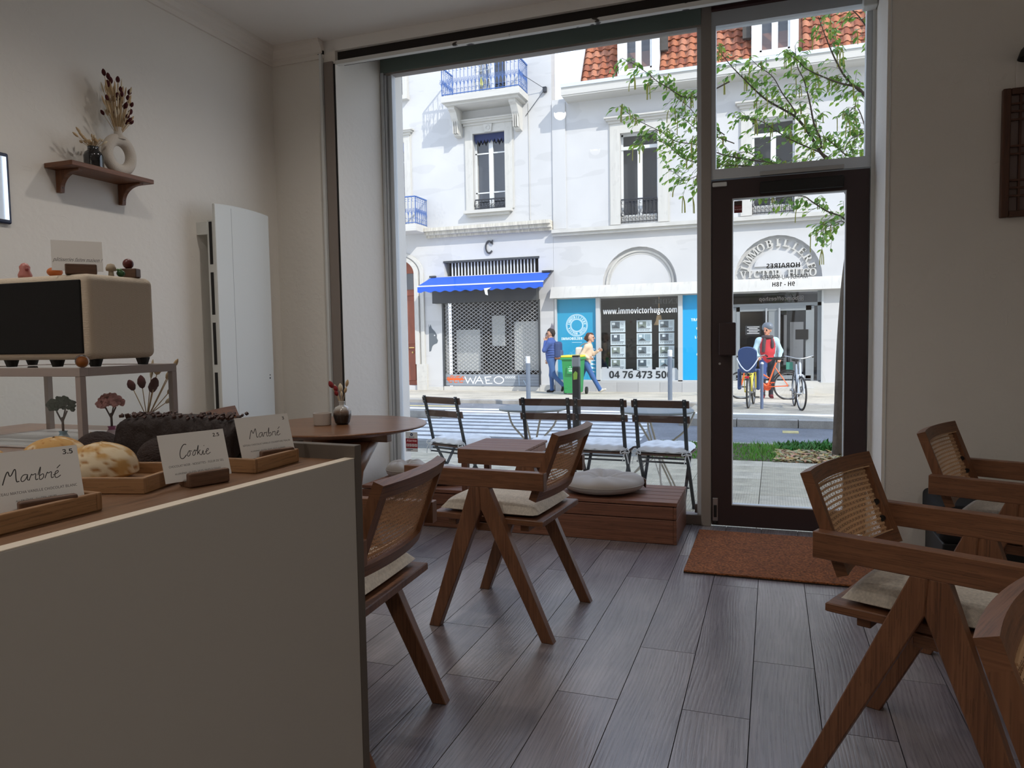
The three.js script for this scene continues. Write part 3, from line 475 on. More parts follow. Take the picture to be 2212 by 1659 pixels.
{ // cookies
  const crust = (s) => { const g = new THREE.SphereGeometry(1, 56, 36), p = g.attributes.position, c = new Float32Array(p.count * 3);
    for (let i = 0; i < p.count; i++) { let x = p.getX(i), y = p.getY(i), z = p.getZ(i); const a = Math.atan2(z, x) / 6.2832 + 0.5, e = Math.acos(Math.max(-1, Math.min(1, y))) / 3.1416;
      const cr = Math.abs(fbm(a, e, 12, 9, 3, s) - 0.5), crack = cr < 0.026 ? 1 - cr / 0.026 : 0, lump = fbm(a, e, 5, 5, 3, s + 4), k = 1 + 0.06 * (lump - 0.5) - 0.05 * crack;
      p.setXYZ(i, x * k, y > 0 ? Math.pow(y, 0.8) * k : y * 0.25, z * k);
      const sugar = fbm(a, e, 12, 10, 3, s + 8), col = crack > 0.25 ? [0.36, 0.16, 0.04] : mix([0.50, 0.29, 0.10], [0.68, 0.56, 0.38], Math.min(1, Math.max(0, (sugar - 0.47) * 7))); c.set(col, i * 3); }
    g.setAttribute('color', new THREE.BufferAttribute(c, 3)); g.computeVertexNormals(); return g; };
  const m = std('sugared crust', { vertexColors: true, roughness: 0.95 });
  const cookie = (label, x, z, y, r, h, s) => { const o = thing('crinkle_cookie', label, 'cookie', [x, y, z], s, 'yellow crinkle cookies'); part(o, 'crust', crust(s).scale(r, h, r).translate(0, h * 0.25, 0), m); };
  cookie('cracked sugared yellow cookie in front, largest of the pile', -0.985, -0.853, CY + 0.0085, 0.053, 0.046, 3);
  cookie('cracked yellow cookie behind the front left price card', -1.175, -0.925, CY + 0.002, 0.052, 0.046, 11);
  cookie('cracked yellow cookie at the far left of the pile', -1.215, -0.81, CY + 0.002, 0.055, 0.046, 23);
  cookie('cracked yellow cookie at the back of the pile', -1.115, -0.965, CY + 0.002, 0.035, 0.036, 31);
  const dm = std('dark chocolate dough', { color: '#33211b', roughness: 0.8, bumpMap: rep(plasterBump, 4, 4), bumpScale: 0.01 });
  const dark = (label, x, z, y, r, h, s) => { const o = thing('chocolate_cookie', label, 'cookie', [x, y, z], s, 'dark chocolate cookies'); const g = crust(s).scale(r, h, r).translate(0, h * 0.25, 0); g.deleteAttribute('color'); part(o, 'crust', g, dm); };
  dark('dark chocolate cookie leaning beside the Cookie price card', -0.985, -0.975, CY + 0.002, 0.042, 0.045, 41);
  dark('dark chocolate cookie behind the largest yellow cookie', -1.2, -1.035, CY + 0.002, 0.042, 0.042, 47);
}
{ // chocolate loaf, cut at the right end
  const o = thing('chocolate_loaf', 'long dark chocolate loaf cake beside the price cards', 'cake', [-1.03, CY + 0.0085, -1.075], 0.04);
  const L = 0.27, n = 60, m = 26, v = [], idx = [], P = (i, j) => { const t = i / n, a = Math.PI * j / (m - 1), x = -L / 2 + L * t, e = Math.min(1, Math.min(t, 1.0001 - t * 0.98) * 14 + 0.55), lump = (fbm(t, j / m, 18, 8, 3, 700) - 0.5);
    const w = 0.043 * e, h = 0.078 * (0.85 + 0.15 * Math.sin(Math.PI * t)), sx = Math.sign(Math.cos(a)) * Math.pow(Math.abs(Math.cos(a)), 0.45), sy = Math.pow(Math.sin(a), 0.5); return [x, h * sy + lump * 0.008 * sy, w * sx * (1 - 0.12 * sy) + lump * 0.008]; };
  for (let i = 0; i <= n; i++) for (let j = 0; j < m; j++) v.push(...P(i, j));
  for (let i = 0; i < n; i++) for (let j = 0; j < m - 1; j++) { const a = i * m + j; idx.push(a, a + 1, a + m, a + 1, a + m + 1, a + m); }
  for (const [r, f] of [[0, 1], [n, -1]]) { const c = v.length / 3; v.push(P(r, 0)[0], 0.03, 0); for (let j = 0; j < m - 1; j++) f > 0 ? idx.push(c, r * m + j + 1, r * m + j) : idx.push(c, r * m + j, r * m + j + 1); }
  const g = new THREE.BufferGeometry(); g.setAttribute('position', new THREE.Float32BufferAttribute(v, 3)); g.setIndex(idx); g.computeVertexNormals();
  part(o, 'glaze', uvm(g, 'x'), std('dark chocolate glaze', { color: '#21130f', roughness: 0.75, bumpMap: rep(plasterBump, 9, 9), bumpScale: 0.003 }));
  part(o, 'baking_paper', uvm(rboxAt(-0.15, 0.15, -0.0012, 0.0002, -0.049, 0.049, 0.0005), 'x'), std('baking paper', { color: '#d6cfc4', roughness: 0.8 }));
  seed = 77; const bits = []; for (let i = 0; i < 110; i++) bits.push(box(rr(0.004, 0.008), rr(0.003, 0.005), rr(0.003, 0.006)).rotateY(rnd() * 3).rotateX(rnd()).translate(rr(-0.125, 0.125), rr(0.073, 0.079), rr(-0.028, 0.028)));
  const nb = part(o, 'chopped_nuts', merge(bits), std('cocoa nut bits', { color: '#46302a', roughness: 0.6 })); nb.userData.kind = 'stuff';
}
// acrylic display case under the loudspeaker
{
  const o = thing('display_case', 'grey framed clear acrylic display case on the counter', 'display case', [-1.34, CY, -1.12]), fr = std('mauve grey frame', { color: '#a79b95', roughness: 0.6 }), X = -0.42, Z = -0.26, H = 0.171, t = 0.014;
  for (const [a, b] of [[-t, -t], [-t, Z], [X, -t], [X, Z]]) part(o, 'corner_post', rboxAt(a, a + t, 0.0005, H - 0.018, b, b + t, 0.001), fr);
  part(o, 'top_rail', merge([rboxAt(X, 0.001, H - 0.018, H, -0.02, 0.001, 0.001), rboxAt(X, 0, H - 0.018, H, Z, Z + 0.02, 0.001), rboxAt(-0.02, 0.001, H - 0.018, H, Z + 0.02, -0.02, 0.001), rboxAt(X, X + 0.02, H - 0.018, H, Z + 0.02, -0.02, 0.001)]), fr);
  part(o, 'top_sheet', boxAt(X + 0.02, -0.02, H - 0.006, H - 0.001, Z + 0.02, -0.02), M.clear);
  part(o, 'front_pane', boxAt(X + t, -t, 0.004, H - 0.018, -0.009, -0.005), M.clear); part(o, 'side_pane', boxAt(-0.009, -0.005, 0.004, H - 0.018, Z + t, -t), M.clear);
  part(o, 'floor_sheet', boxAt(X, 0, 0.0005, 0.004, Z, 0), std('white case floor', { color: '#d3d0cf', roughness: 0.4 }));
}
function miniTree(label, pos, foliage, s, vaseA, vaseB, grp) {
  const o = thing('miniature_tree', label, 'ornament', pos, 0, grp); seed = s;
  const leaf = []; for (let i = 0; i < 150; i++) { const a = rnd() * 6.283, e = Math.acos(rr(-0.15, 1)), R = rr(0.75, 1.0), x = Math.sin(e) * Math.cos(a) * 0.03 * R, y = 0.078 + Math.cos(e) * 0.024 * R, z = Math.sin(e) * Math.sin(a) * 0.026 * R; leaf.push(new THREE.IcosahedronGeometry(rr(0.003, 0.0062), 0).translate(x, y, z)); }
  part(o, 'foliage', merge(leaf), std('model foliage', { color: foliage, roughness: 0.95 }));
  part(o, 'trunk', merge([rod([0, 0.02, 0], [0, 0.058, 0], 0.0025), rod([0, 0.045, 0], [-0.016, 0.07, 0], 0.0016), rod([0, 0.048, 0], [0.017, 0.072, 0.002], 0.0016), rod([0, 0.05, 0], [0.002, 0.08, -0.008], 0.0016)]), std('model bark', { color: '#5a4a44', roughness: 0.9 }));
  part(o, 'pot_body', lathe([[0, 0], [0.009, 0], [0.0135, 0.006], [0.0135, 0.013], [0.009, 0.02]], 20), std('pot glaze low', { color: vaseA, roughness: 0.35 })); part(o, 'pot_neck', lathe([[0.009, 0.02], [0.007, 0.023], [0.009, 0.028], [0.006, 0.028], [0.004, 0.022]], 20), std('pot glaze top', { color: vaseB, roughness: 0.35 }));
}
miniTree('miniature green tree in a pale blue pot inside the display case', [-1.452, CY + 0.0045, -1.166], '#1f3320', 5, '#c3cdd0', '#7fa3b4', 'miniature trees in the case');
miniTree('miniature pink blossom tree in a magenta pot inside the display case', [-1.42, CY + 0.0045, -1.262], '#c78f8c', 9, '#cdb7bd', '#a04a78', 'miniature trees in the case');
{ const o = thing('miniature_pumpkin', 'tiny cream pumpkin ornament inside the display case', 'ornament', [-1.425, CY + 0.0045, -1.318]); const g = new THREE.SphereGeometry(0.014, 32, 18), p = g.attributes.position; for (let i = 0; i < p.count; i++) { const a = Math.atan2(p.getZ(i), p.getX(i)), k = 1 - 0.07 * Math.abs(Math.cos(a * 5)); p.setXYZ(i, p.getX(i) * k, p.getY(i) * 0.9, p.getZ(i) * k); } g.computeVertexNormals(); part(o, 'flesh', g.translate(0, 0.0126, 0), std('cream gourd', { color: '#cdbda5', roughness: 0.6 })); part(o, 'stem', rod([0, 0.023, 0], [0.002, 0.031, 0], 0.0025, 6, 0.0018), M.straw); }
{ const o = thing('miniature_pumpkin', 'tiny orange pumpkin ornament behind the corner post of the case', 'ornament', [-1.40, CY + 0.0045, -1.19]); part(o, 'flesh', ball(0.011, 0, 0.01, 0, 1, 0.9, 1), std('orange gourd', { color: '#b5582a', roughness: 0.6 })); part(o, 'stem', rod([0, 0.018, 0], [0, 0.024, 0], 0.002), M.straw); }
{ // squat vase of dried flowers behind the case
  const o = thing('squat_vase', 'squat grey vase of dried flowers behind the display case', 'vase', [-1.49, CY, -1.43]);
  part(o, 'body', lathe([[0, 0], [0.03, 0], [0.046, 0.012], [0.047, 0.026], [0.034, 0.042], [0.018, 0.046], [0.014, 0.044]], 32), std('mauve stoneware', { color: '#6d6468', roughness: 0.6 })); seed = 33;
  for (const [x, y, m, r, l] of [[-0.05, 0.10, M.darkred, 0.010, 0.034], [-0.02, 0.105, M.darkred, 0.0105, 0.036], [0.015, 0.095, M.darkred, 0.011, 0.034], [0.04, 0.105, M.darkred, 0.011, 0.036], [0.032, 0.14, M.straw, 0.010, 0.03], [0.01, 0.13, M.bone, 0.005, 0.05], [0.07, 0.13, M.straw, 0.006, 0.03], [0.085, 0.095, M.straw, 0.006, 0.026], [0.085, 0.16, M.straw, 0.005, 0.024], [0.06, 0.07, M.bone, 0.006, 0.03]]) stemOf(o, [x * 0.1, 0.04, 0], [x, y, rr(-0.02, 0.02)], 'seed_head', m, r, l);
}
{ const o = thing('glass_jar', 'tall clear glass jar behind the display case at the photo edge', 'jar', [-1.82, CY, -1.23]); part(o, 'body', lathe([[0, 0], [0.04, 0], [0.045, 0.006], [0.045, 0.2], [0.042, 0.2], [0.041, 0.01], [0, 0.008]], 36), std('thick clear glass', { color: '#f4f8f7', transmission: 1, thickness: 0.004, ior: 1.5, roughness: 0.03 })); part(o, 'rim', new THREE.TorusGeometry(0.0435, 0.002, 6, 36).rotateX(Math.PI / 2).translate(0, 0.2, 0), M.clear); }
// loudspeaker
{
  const o = thing('loudspeaker', 'cream loudspeaker with a black grille on the display case', 'loudspeaker', [-1.34, 1.1215, -1.146]), W = 0.40, D = 0.178, H = 0.18;
  const skin = std('cream vinyl', { color: '#d6c6b0', roughness: 0.75, bumpMap: rep(plasterBump, 12, 12), bumpScale: 0.002 });
  part(o, 'cabinet', rbox(W, H, D, 0.016, -W / 2, 0.0155 + H / 2, -D / 2, 4), skin);
  part(o, 'grille', rbox(W - 0.03, H - 0.026, 0.006, 0.004, -W / 2, 0.0155 + H / 2, 0.0005), std('black grille cloth', { color: '#121212', roughness: 0.95, bumpMap: rep(linenBump, 5, 5), bumpScale: 0.002 }));
  for (const [x, z] of [[-0.02, -0.03], [-0.02, -0.155], [-0.13, -0.03], [-0.27, -0.03], [-0.37, -0.155]]) part(o, 'foot', cyl(0.010, 0.015, 0.016, 4, 0, 0, 0).rotateY(Math.PI / 4), M.black, [x, 0, z]);
}
const SY = 1.1215 + 0.0155 + 0.18;
priceCard('white handwritten card in a walnut holder on top of the loudspeaker', [-1.395, SY, -1.175], 40, 0.095, 0.068, (x, w, h) => script(x, 'pâtisseries faites maison !', 46, 256, 250), 0.28, 'price cards in wooden holders');
{ const o = thing('glass_bauble', 'small glass ball with an amber core on the front edge of the case', 'ornament', [-1.343, 1.1212, -1.1295]); part(o, 'glass_shell', ball(0.0135, 0, 0.0135, 0, 1, 1, 1, 24), std('tinted glass ball', { color: '#e6eaf2', transmission: 1, thickness: 0.02, ior: 1.4, roughness: 0.02 })); part(o, 'amber_core', ball(0.0085, 0, 0.0125, 0, 1, 1, 1, 16), std('amber core', { color: '#b0641c', roughness: 0.4 })); }
const ornaments = 'little ornaments on the loudspeaker';
{ const o = thing('miniature_pumpkin', 'small orange pumpkin ornament on the loudspeaker left of the card', 'ornament', [-1.475, SY, -1.185], 0, ornaments); part(o, 'flesh', ball(0.0155, 0, 0.0105, 0, 1, 0.68, 1, 18), std('bright orange', { color: '#c0662a', roughness: 0.5 })); part(o, 'stem', rod([0, 0.019, 0], [0.001, 0.025, 0], 0.0025, 6, 0.0012), M.straw); }
{ const o = thing('pink_figurine', 'small pink figurine on the loudspeaker at the left photo edge', 'ornament', [-1.565, SY, -1.185], 0, ornaments); part(o, 'body', lathe([[0, 0], [0.013, 0], [0.014, 0.008], [0.01, 0.018], [0.011, 0.026], [0.006, 0.033], [0, 0.035]], 18), std('pink glaze', { color: '#b8736a', roughness: 0.4 })); part(o, 'snout', ball(0.004, 0.012, 0.02, 0.004), std('deep pink', { color: '#8d3f3f', roughness: 0.5 })); }
{ const o = thing('miniature_mushroom', 'tiny cream mushroom ornament right of the card on the loudspeaker', 'ornament', [-1.366, SY, -1.232], 0, ornaments); part(o, 'stalk', lathe([[0, 0], [0.006, 0], [0.005, 0.01], [0.006, 0.014]], 14), std('cream stalk', { color: '#b9aa92', roughness: 0.7 })); part(o, 'cap', lathe([[0, 0.012], [0.010, 0.012], [0.0105, 0.018], [0.007, 0.026], [0, 0.028]], 20), std('cream cap', { color: '#a8977f', roughness: 0.7 })); }
{ const o = thing('green_frog_ornament', 'tiny green ornament between the mushroom and the wooden block', 'ornament', [-1.36, SY, -1.252], 0, ornaments); part(o, 'body', ball(0.0095, 0, 0.0075, 0, 1, 0.8, 0.9), std('green glaze', { color: '#2c5a30', roughness: 0.35 })); part(o, 'eyes', merge([ball(0.003, 0.004, 0.015, 0.004), ball(0.003, -0.003, 0.015, 0.005)]), std('pale green glaze', { color: '#6c8f5c', roughness: 0.35 })); }
{ const o = thing('ball_on_block', 'dark red ball on a small walnut block on the loudspeaker', 'ornament', [-1.368, SY, -1.285], 0.3, ornaments); part(o, 'block', uvm(rbox(0.038, 0.021, 0.022, 0.003, 0, 0.0106, 0), 'x'), M.darkwood); part(o, 'ball', ball(0.0115, -0.004, 0.032, 0, 1, 1, 1, 20), std('dark red lacquer', { color: '#5a1a16', roughness: 0.35 })); }
// ================= left wall =================
{ // shelf with brackets
  const o = thing('wall_shelf', 'stained wooden shelf on two curved brackets on the left wall', 'shelf', [-3.10, 1.99, -2.70]);
  part(o, 'board', uvm(rboxAt(0.001, 0.17, -0.022, 0, -0.225, 0.235, 0.003), 'z'), M.shelf);
  const arc = []; for (let i = 0; i <= 12; i++) { const a = Math.PI / 2 * i / 12; arc.push([0.128 - 0.1 * Math.sin(a), -0.034 - 0.075 * (1 - Math.cos(a))]); }
  const prof = [[0.002, -0.022], [0.145, -0.022], [0.142, -0.032], ...arc, [0.026, -0.122], [0.002, -0.122]];
  for (const z of [0.17, -0.17]) { const b = part(o, 'bracket', uvm(prism(prof, 0.026, 0.003), 'y'), M.shelf, [0, 0, z]); for (const y of [-0.075, -0.1]) part(b, 'screw', cyl(0.003, 0.003, 0.002, 8).rotateZ(-Math.PI / 2).translate(0.027, y, 0), M.black); }
}
{ // ring vase with dried bouquet
  const o = thing('ring_vase', 'cream ring-shaped vase with a tall dried bouquet on the wall shelf', 'vase', [-3.015, 1.9905, -2.80], -0.05), c = std('matt cream ceramic', { color: '#cbc1b4', roughness: 0.8, bumpMap: rep(plasterBump, 8, 8), bumpScale: 0.002 });
  part(o, 'ring_body', new THREE.TorusGeometry(0.066, 0.026, 22, 56).scale(1, 1.1, 1).rotateY(Math.PI / 2).translate(0, 0.1012, 0), c);
  part(o, 'neck', lathe([[0.034, 0.176], [0.026, 0.19], [0.019, 0.202], [0.0175, 0.222], [0.02, 0.234], [0.015, 0.234], [0.013, 0.2]], 28), c); seed = 19;
  for (let i = 0; i < 90; i++) { const a = rnd() * 6.283, sp = rr(0.01, 0.075), y = rr(0.26, 0.41), kind = rnd(), tip = [Math.cos(a) * sp * 0.7, y, Math.sin(a) * sp]; if (kind < 0.3) stemOf(o, [tip[0] * 0.15, 0.2, tip[2] * 0.15], tip, 'seed_head', M.darkred, 0.0085, 0.028); else stemOf(o, [tip[0] * 0.15, 0.2, tip[2] * 0.15], tip, 'grass_plume', rnd() < 0.5 ? M.straw : M.bone, rr(0.003, 0.006), rr(0.03, 0.06)); }
  for (const [x, y, z] of [[0, 0.46, 0.06], [0.01, 0.445, 0.046], [0, 0.45, -0.012], [0, 0.41, -0.072], [0.01, 0.31, -0.06], [0.012, 0.255, -0.035], [0.01, 0.43, 0.034], [0.01, 0.41, 0.05], [0.02, 0.33, -0.03]]) stemOf(o, [0, 0.2, z * 0.15], [x, y, z], 'seed_head', M.darkred, 0.010, 0.034);
}
{ // black jar with short grasses
  const o = thing('small_black_vase', 'small glossy black vase with short dried flowers on the wall shelf', 'vase', [-3.005, 1.9905, -2.645]);
  part(o, 'body', lathe([[0, 0], [0.036, 0], [0.042, 0.006], [0.043, 0.06], [0.038, 0.076], [0.026, 0.086], [0.024, 0.1], [0.026, 0.104], [0.019, 0.104], [0.018, 0.085]], 36), std('black glaze', { color: '#0d0d0e', roughness: 0.12, clearcoat: 0.8 })); seed = 29;
  for (let i = 0; i < 26; i++) { const a = rnd() * 6.283, sp = rr(0.005, 0.045); stemOf(o, [0, 0.09, 0], [Math.cos(a) * sp, rr(0.11, 0.135), Math.sin(a) * sp], 'seed_head', rnd() < 0.5 ? M.bone : M.straw, rr(0.004, 0.007), rr(0.014, 0.026)); }
  for (const [z, y] of [[0.062, 0.15], [0.075, 0.13], [0.05, 0.135]]) stemOf(o, [0, 0.09, 0], [0, y, z], 'grass_plume', M.straw, 0.006, 0.034);
}
{ // tall flat radiator
  const o = thing('tall_radiator', 'tall white flat panel radiator on the left wall by the corner', 'radiator', [-3.10, 0.13, -3.62]), wht = std('radiator enamel', { color: '#dfe1dc', roughness: 0.45 }), H = 1.835, pts = [];
  for (let i = 0; i <= 20; i++) { const z = -0.235 + 0.47 * i / 20; pts.push([z, H - 0.012 + 0.012 * (1 - Math.pow(z / 0.235, 2))]); }
  const pl = shapeOf([[-0.235, 0], ...pts, [0.235, 0]]);
  part(o, 'front_panel', prism(pl, 0.018, 0.003).rotateY(Math.PI / 2).translate(0.125, 0, 0), wht);
  part(o, 'panel_seam', boxAt(0.1338, 0.1346, 0.02, H - 0.02, 0.1, 0.1016), std('seam grey', { color: '#9a9c99', roughness: 0.6 }));
  part(o, 'side_column', merge([boxAt(0.07, 0.117, 0, H - 0.10, 0.205, 0.228), boxAt(0.07, 0.117, 0, H - 0.10, -0.228, -0.205)]), wht);
  for (let i = 0; i < 6; i++) part(o, 'vent_slot', boxAt(0.083, 0.104, 0.06 + i * 0.285, 0.30 + i * 0.285, 0.2275, 0.2292), M.black);
  part(o, 'wall_bracket', merge([boxAt(0.0005, 0.075, H - 0.18, H - 0.11, 0.205, 0.235), boxAt(0.0005, 0.075, 0.2, 0.27, 0.2, 0.23), boxAt(0.0005, 0.075, H - 0.18, H - 0.11, -0.235, -0.205)]), wht);
  part(o, 'control_mark', merge([boxAt(0.134, 0.135, 0.83, 0.838, -0.2, -0.194), boxAt(0.134, 0.135, 0.81, 0.82, -0.2, -0.192)]), M.black);
}
{ // glossy framed mirror at the left photo edge
  const o = thing('wall_mirror', 'glossy round-cornered mirror on the left wall at the photo edge', 'mirror', [-3.10, 1.69, -2.08]);
  part(o, 'frame', rbox(0.02, 0.30, 0.42, 0.009, 0.0105, 0.15, 0, 4), std('navy rim', { color: '#27304a', roughness: 0.3 })); part(o, 'mirror_glass', rbox(0.006, 0.27, 0.395, 0.0028, 0.0195, 0.15, 0, 2), std('mirror silver', { color: '#e8ecef', metalness: 1, roughness: 0.03 }));
}
// row of recessed ceiling downlights; two mirrored in the shop window; right pair added as unseen fill
const spotGlow = std('lit lamp face', { color: '#fff4e4', emissive: new THREE.Color(1, 0.94, 0.86), emissiveIntensity: 6, roughness: 0.6 });
for (const [z, l, x = -1.70] of [[-3.17, 'recessed ceiling downlight nearest the shop window'], [-1.87, 'recessed ceiling downlight, second from the shop window'], [-0.57, 'recessed ceiling downlight above the loudspeaker'], [0.73, 'recessed ceiling downlight behind the counter cards'], [2.0, 'recessed ceiling downlight nearest the back wall'], [-0.3, 'added fill downlight in the ceiling above the right seats', 1.1], [1.3, 'added fill downlight in the ceiling right of the camera at the back', 1.1]]) {
  const o = thing('ceiling_downlight', l, 'lamp', [x, HC, z], 0, 'recessed ceiling downlights');
  part(o, 'trim_ring', lathe([[0.03, -0.001], [0.05, -0.001], [0.05, -0.006], [0.036, -0.02], [0.03, -0.02]], 28), M.white); part(o, 'lamp_face', cyl(0.03, 0.03, 0.004, 28, 0, -0.007, 0), spotGlow);
  const s = new THREE.SpotLight(new THREE.Color(1, 0.94, 0.88), LAMP, 0, 1.35, 0.6, 2); s.position.set(0, -0.022, 0); s.target.position.set(0, -3, 0); s.castShadow = true; s.shadow.radius = 2.5; o.add(s, s.target);
}
// ================= street =================
const grit = tex(512, 512, (u, v) => { const k = 0.78 + 0.22 * fbm(u, v, 6, 6, 4, 800) + 0.14 * (fbm(u, v, 120, 120, 2, 805) - 0.5); return [k, k, k]; }, { srgb: true });
const gritBump = tex(256, 256, (u, v) => fbm(u, v, 80, 80, 2, 811));
M.asphalt = std('asphalt', { color: '#84878c', map: rep(grit, 1 / 3, 1 / 3), bumpMap: rep(gritBump, 1, 1), bumpScale: 0.003, roughness: 0.9 });
M.paving = std('far pavement', { color: '#d2c9b6', map: rep(grit, 1 / 3, 1 / 3), roughness: 0.95 });
M.kerb = std('granite kerb', { color: '#b4b0a8', map: rep(grit, 1, 1), roughness: 0.9 });
M.paintWhite = std('road paint white', { color: '#eef0ee', map: rep(grit, 1, 1), roughness: 0.8 });
M.paintYellow = std('road paint yellow', { color: '#d9c98a', map: rep(grit, 1, 1), roughness: 0.85 });
M.soil = std('damp soil', { color: '#5f5143', map: rep(grit, 1, 1), roughness: 1 });
// ground strips follow the cross fall of the street: [z, y]
function strip(name, x0, x1, prof, mat) { // solid strip: top follows prof, 0.25 m deep
  const pts = [...prof.map(p => [-p[0], p[1]]), [-prof[prof.length - 1][0], -0.75], [-prof[0][0], -0.75]];
  return struct(name, uvm(prism(pts, x1 - x0).rotateY(Math.PI / 2).translate((x0 + x1) / 2, 0, 0), 'x'), mat);
}
const nearY = z => -0.125 - 0.025 * (-4.75 - z); // near pavement falls towards the road
const terrace = struct('terrace_pavement', null);
part(terrace, 'bedding', uvm(prism([[4.70, -0.155], [8.32, -0.245], [8.32, -0.8], [4.70, -0.8]], 15).rotateY(Math.PI / 2).translate(-1.5, 0, 0), 'x'), std('mortar bed', { color: '#8d8878', roughness: 1 }));
{ // ribbed concrete slabs
  const rib = tex(64, 8, (u) => 0.5 + 0.5 * Math.sin(u * 6.2832 * 8)), W = 0.6, D = 0.405;
  const mats = ['#cdc4ac', '#c6bda5', '#d2c9b3'].map((c, i) => std('ribbed concrete ' + i, { color: c, map: rep(grit, 1.3, 1.3), bumpMap: rep(rib, 1 / 0.16, 1), bumpScale: 0.004, roughness: 0.95 }));
  const g = uvm(box(W - 0.006, 0.03, D - 0.006), 'x'); seed = 400;
  for (let i = 0; i < 12; i++) for (let j = 0; j < 9; j++) { const z = -4.75 - D * (j + 0.5); if (z < -8.32) continue; part(terrace, 'paving_slab', g, mats[Math.floor(rnd() * 3)], [-4.32 + W * (i + 0.5) + 0.02, nearY(z) - 0.015, z], [-0.025, 0, 0]); }
  part(terrace, 'far_paving', uvm(prism([[4.70, -0.124], [8.32, -0.2145], [8.32, -0.26], [4.70, -0.17]], 4.6).rotateY(Math.PI / 2).translate(-6.65, 0, 0), 'x'), mats[1]);
  part(terrace, 'far_paving', uvm(prism([[4.70, -0.124], [8.32, -0.2145], [8.32, -0.26], [4.70, -0.17]], 3.1).rotateY(Math.PI / 2).translate(4.45, 0, 0), 'x'), mats[1]);
}
strip('dark_tactile_strip', -9, -1.45, [[-8.33, -0.215], [-9.2, -0.235]], std('grey setts', { color: '#8b8d88', map: rep(grit, 2, 2), bumpMap: rep(gritBump, 4, 4), bumpScale: 0.01, roughness: 0.95 }));
strip('dropped_kerb', -9, -1.45, [[-9.2, -0.235], [-9.95, -0.345]], M.kerb);
strip('planting_bed', -1.45, 6, [[-8.33, -0.225], [-9.85, -0.24]], M.soil);
for (let i = 0; i < 4; i++) strip('kerb_stone', -1.44 + i * 1.2, -0.26 + i * 1.2, [[-9.86, -0.235], [-9.99, -0.24]], M.kerb);
strip('roadway', -12, 8, [[-9.95, -0.37], [-13.0, -0.40], [-16.4, -0.375]], M.asphalt);
strip('traffic_island', -1.55, 8, [[-13.18, -0.275], [-16.35, -0.30]], std('pale asphalt', { color: '#aaa69a', map: rep(grit, 1 / 2, 1 / 2), roughness: 0.95 }));
for (let i = 0; i < 7; i++) strip('kerb_stone', -1.55 + i * 0.98, -0.585 + i * 0.98, [[-13.0, -0.272], [-13.17, -0.27]], M.kerb);
strip('edge_line', -1.5, 8, [[-13.85, -0.276], [-14.15, -0.279]], M.paintWhite);
strip('far_pavement', -14, 9, [[-16.4, -0.285], [-20.5, -0.385]], M.paving);
strip('kerb_edge', -14, 9, [[-16.25, -0.30], [-16.4, -0.284]], M.kerb);
{ // zebra crossing
  const o = struct('zebra_crossing', null), y = z => -0.37 - 0.03 * ((-9.95 - z) / 3.05) + (z < -13 ? 0.012 * (-13 - z) / 1 * 0.6 : 0);
  for (let i = 0; i < 11; i++) { const z = -10.35 - i * 0.52; part(o, 'stripe', uvm(box(5.9, 0.012, 0.28), 'x'), M.paintWhite, [-4.75 - i * 0.05, Math.max(-0.398, y(z)) + 0.004 + (i > 6 ? 0.004 : 0), z]); }
}
for (const x of [0.27, 1.5]) struct('lane_mark', uvm(boxAt(x - 0.12, x + 0.12, -0.396, -0.388, -12.55, -12.25), 'x'), M.paintYellow);
struct('yellow_line', uvm(boxAt(-11, -6.9, -0.392, -0.376, -15.6, -15.45), 'x'), M.paintYellow);
struct('kerb_block', uvm(rboxAt(-8.4, -6.25, -0.4, -0.24, -13.5, -13.15, 0.02), 'x'), M.kerb);
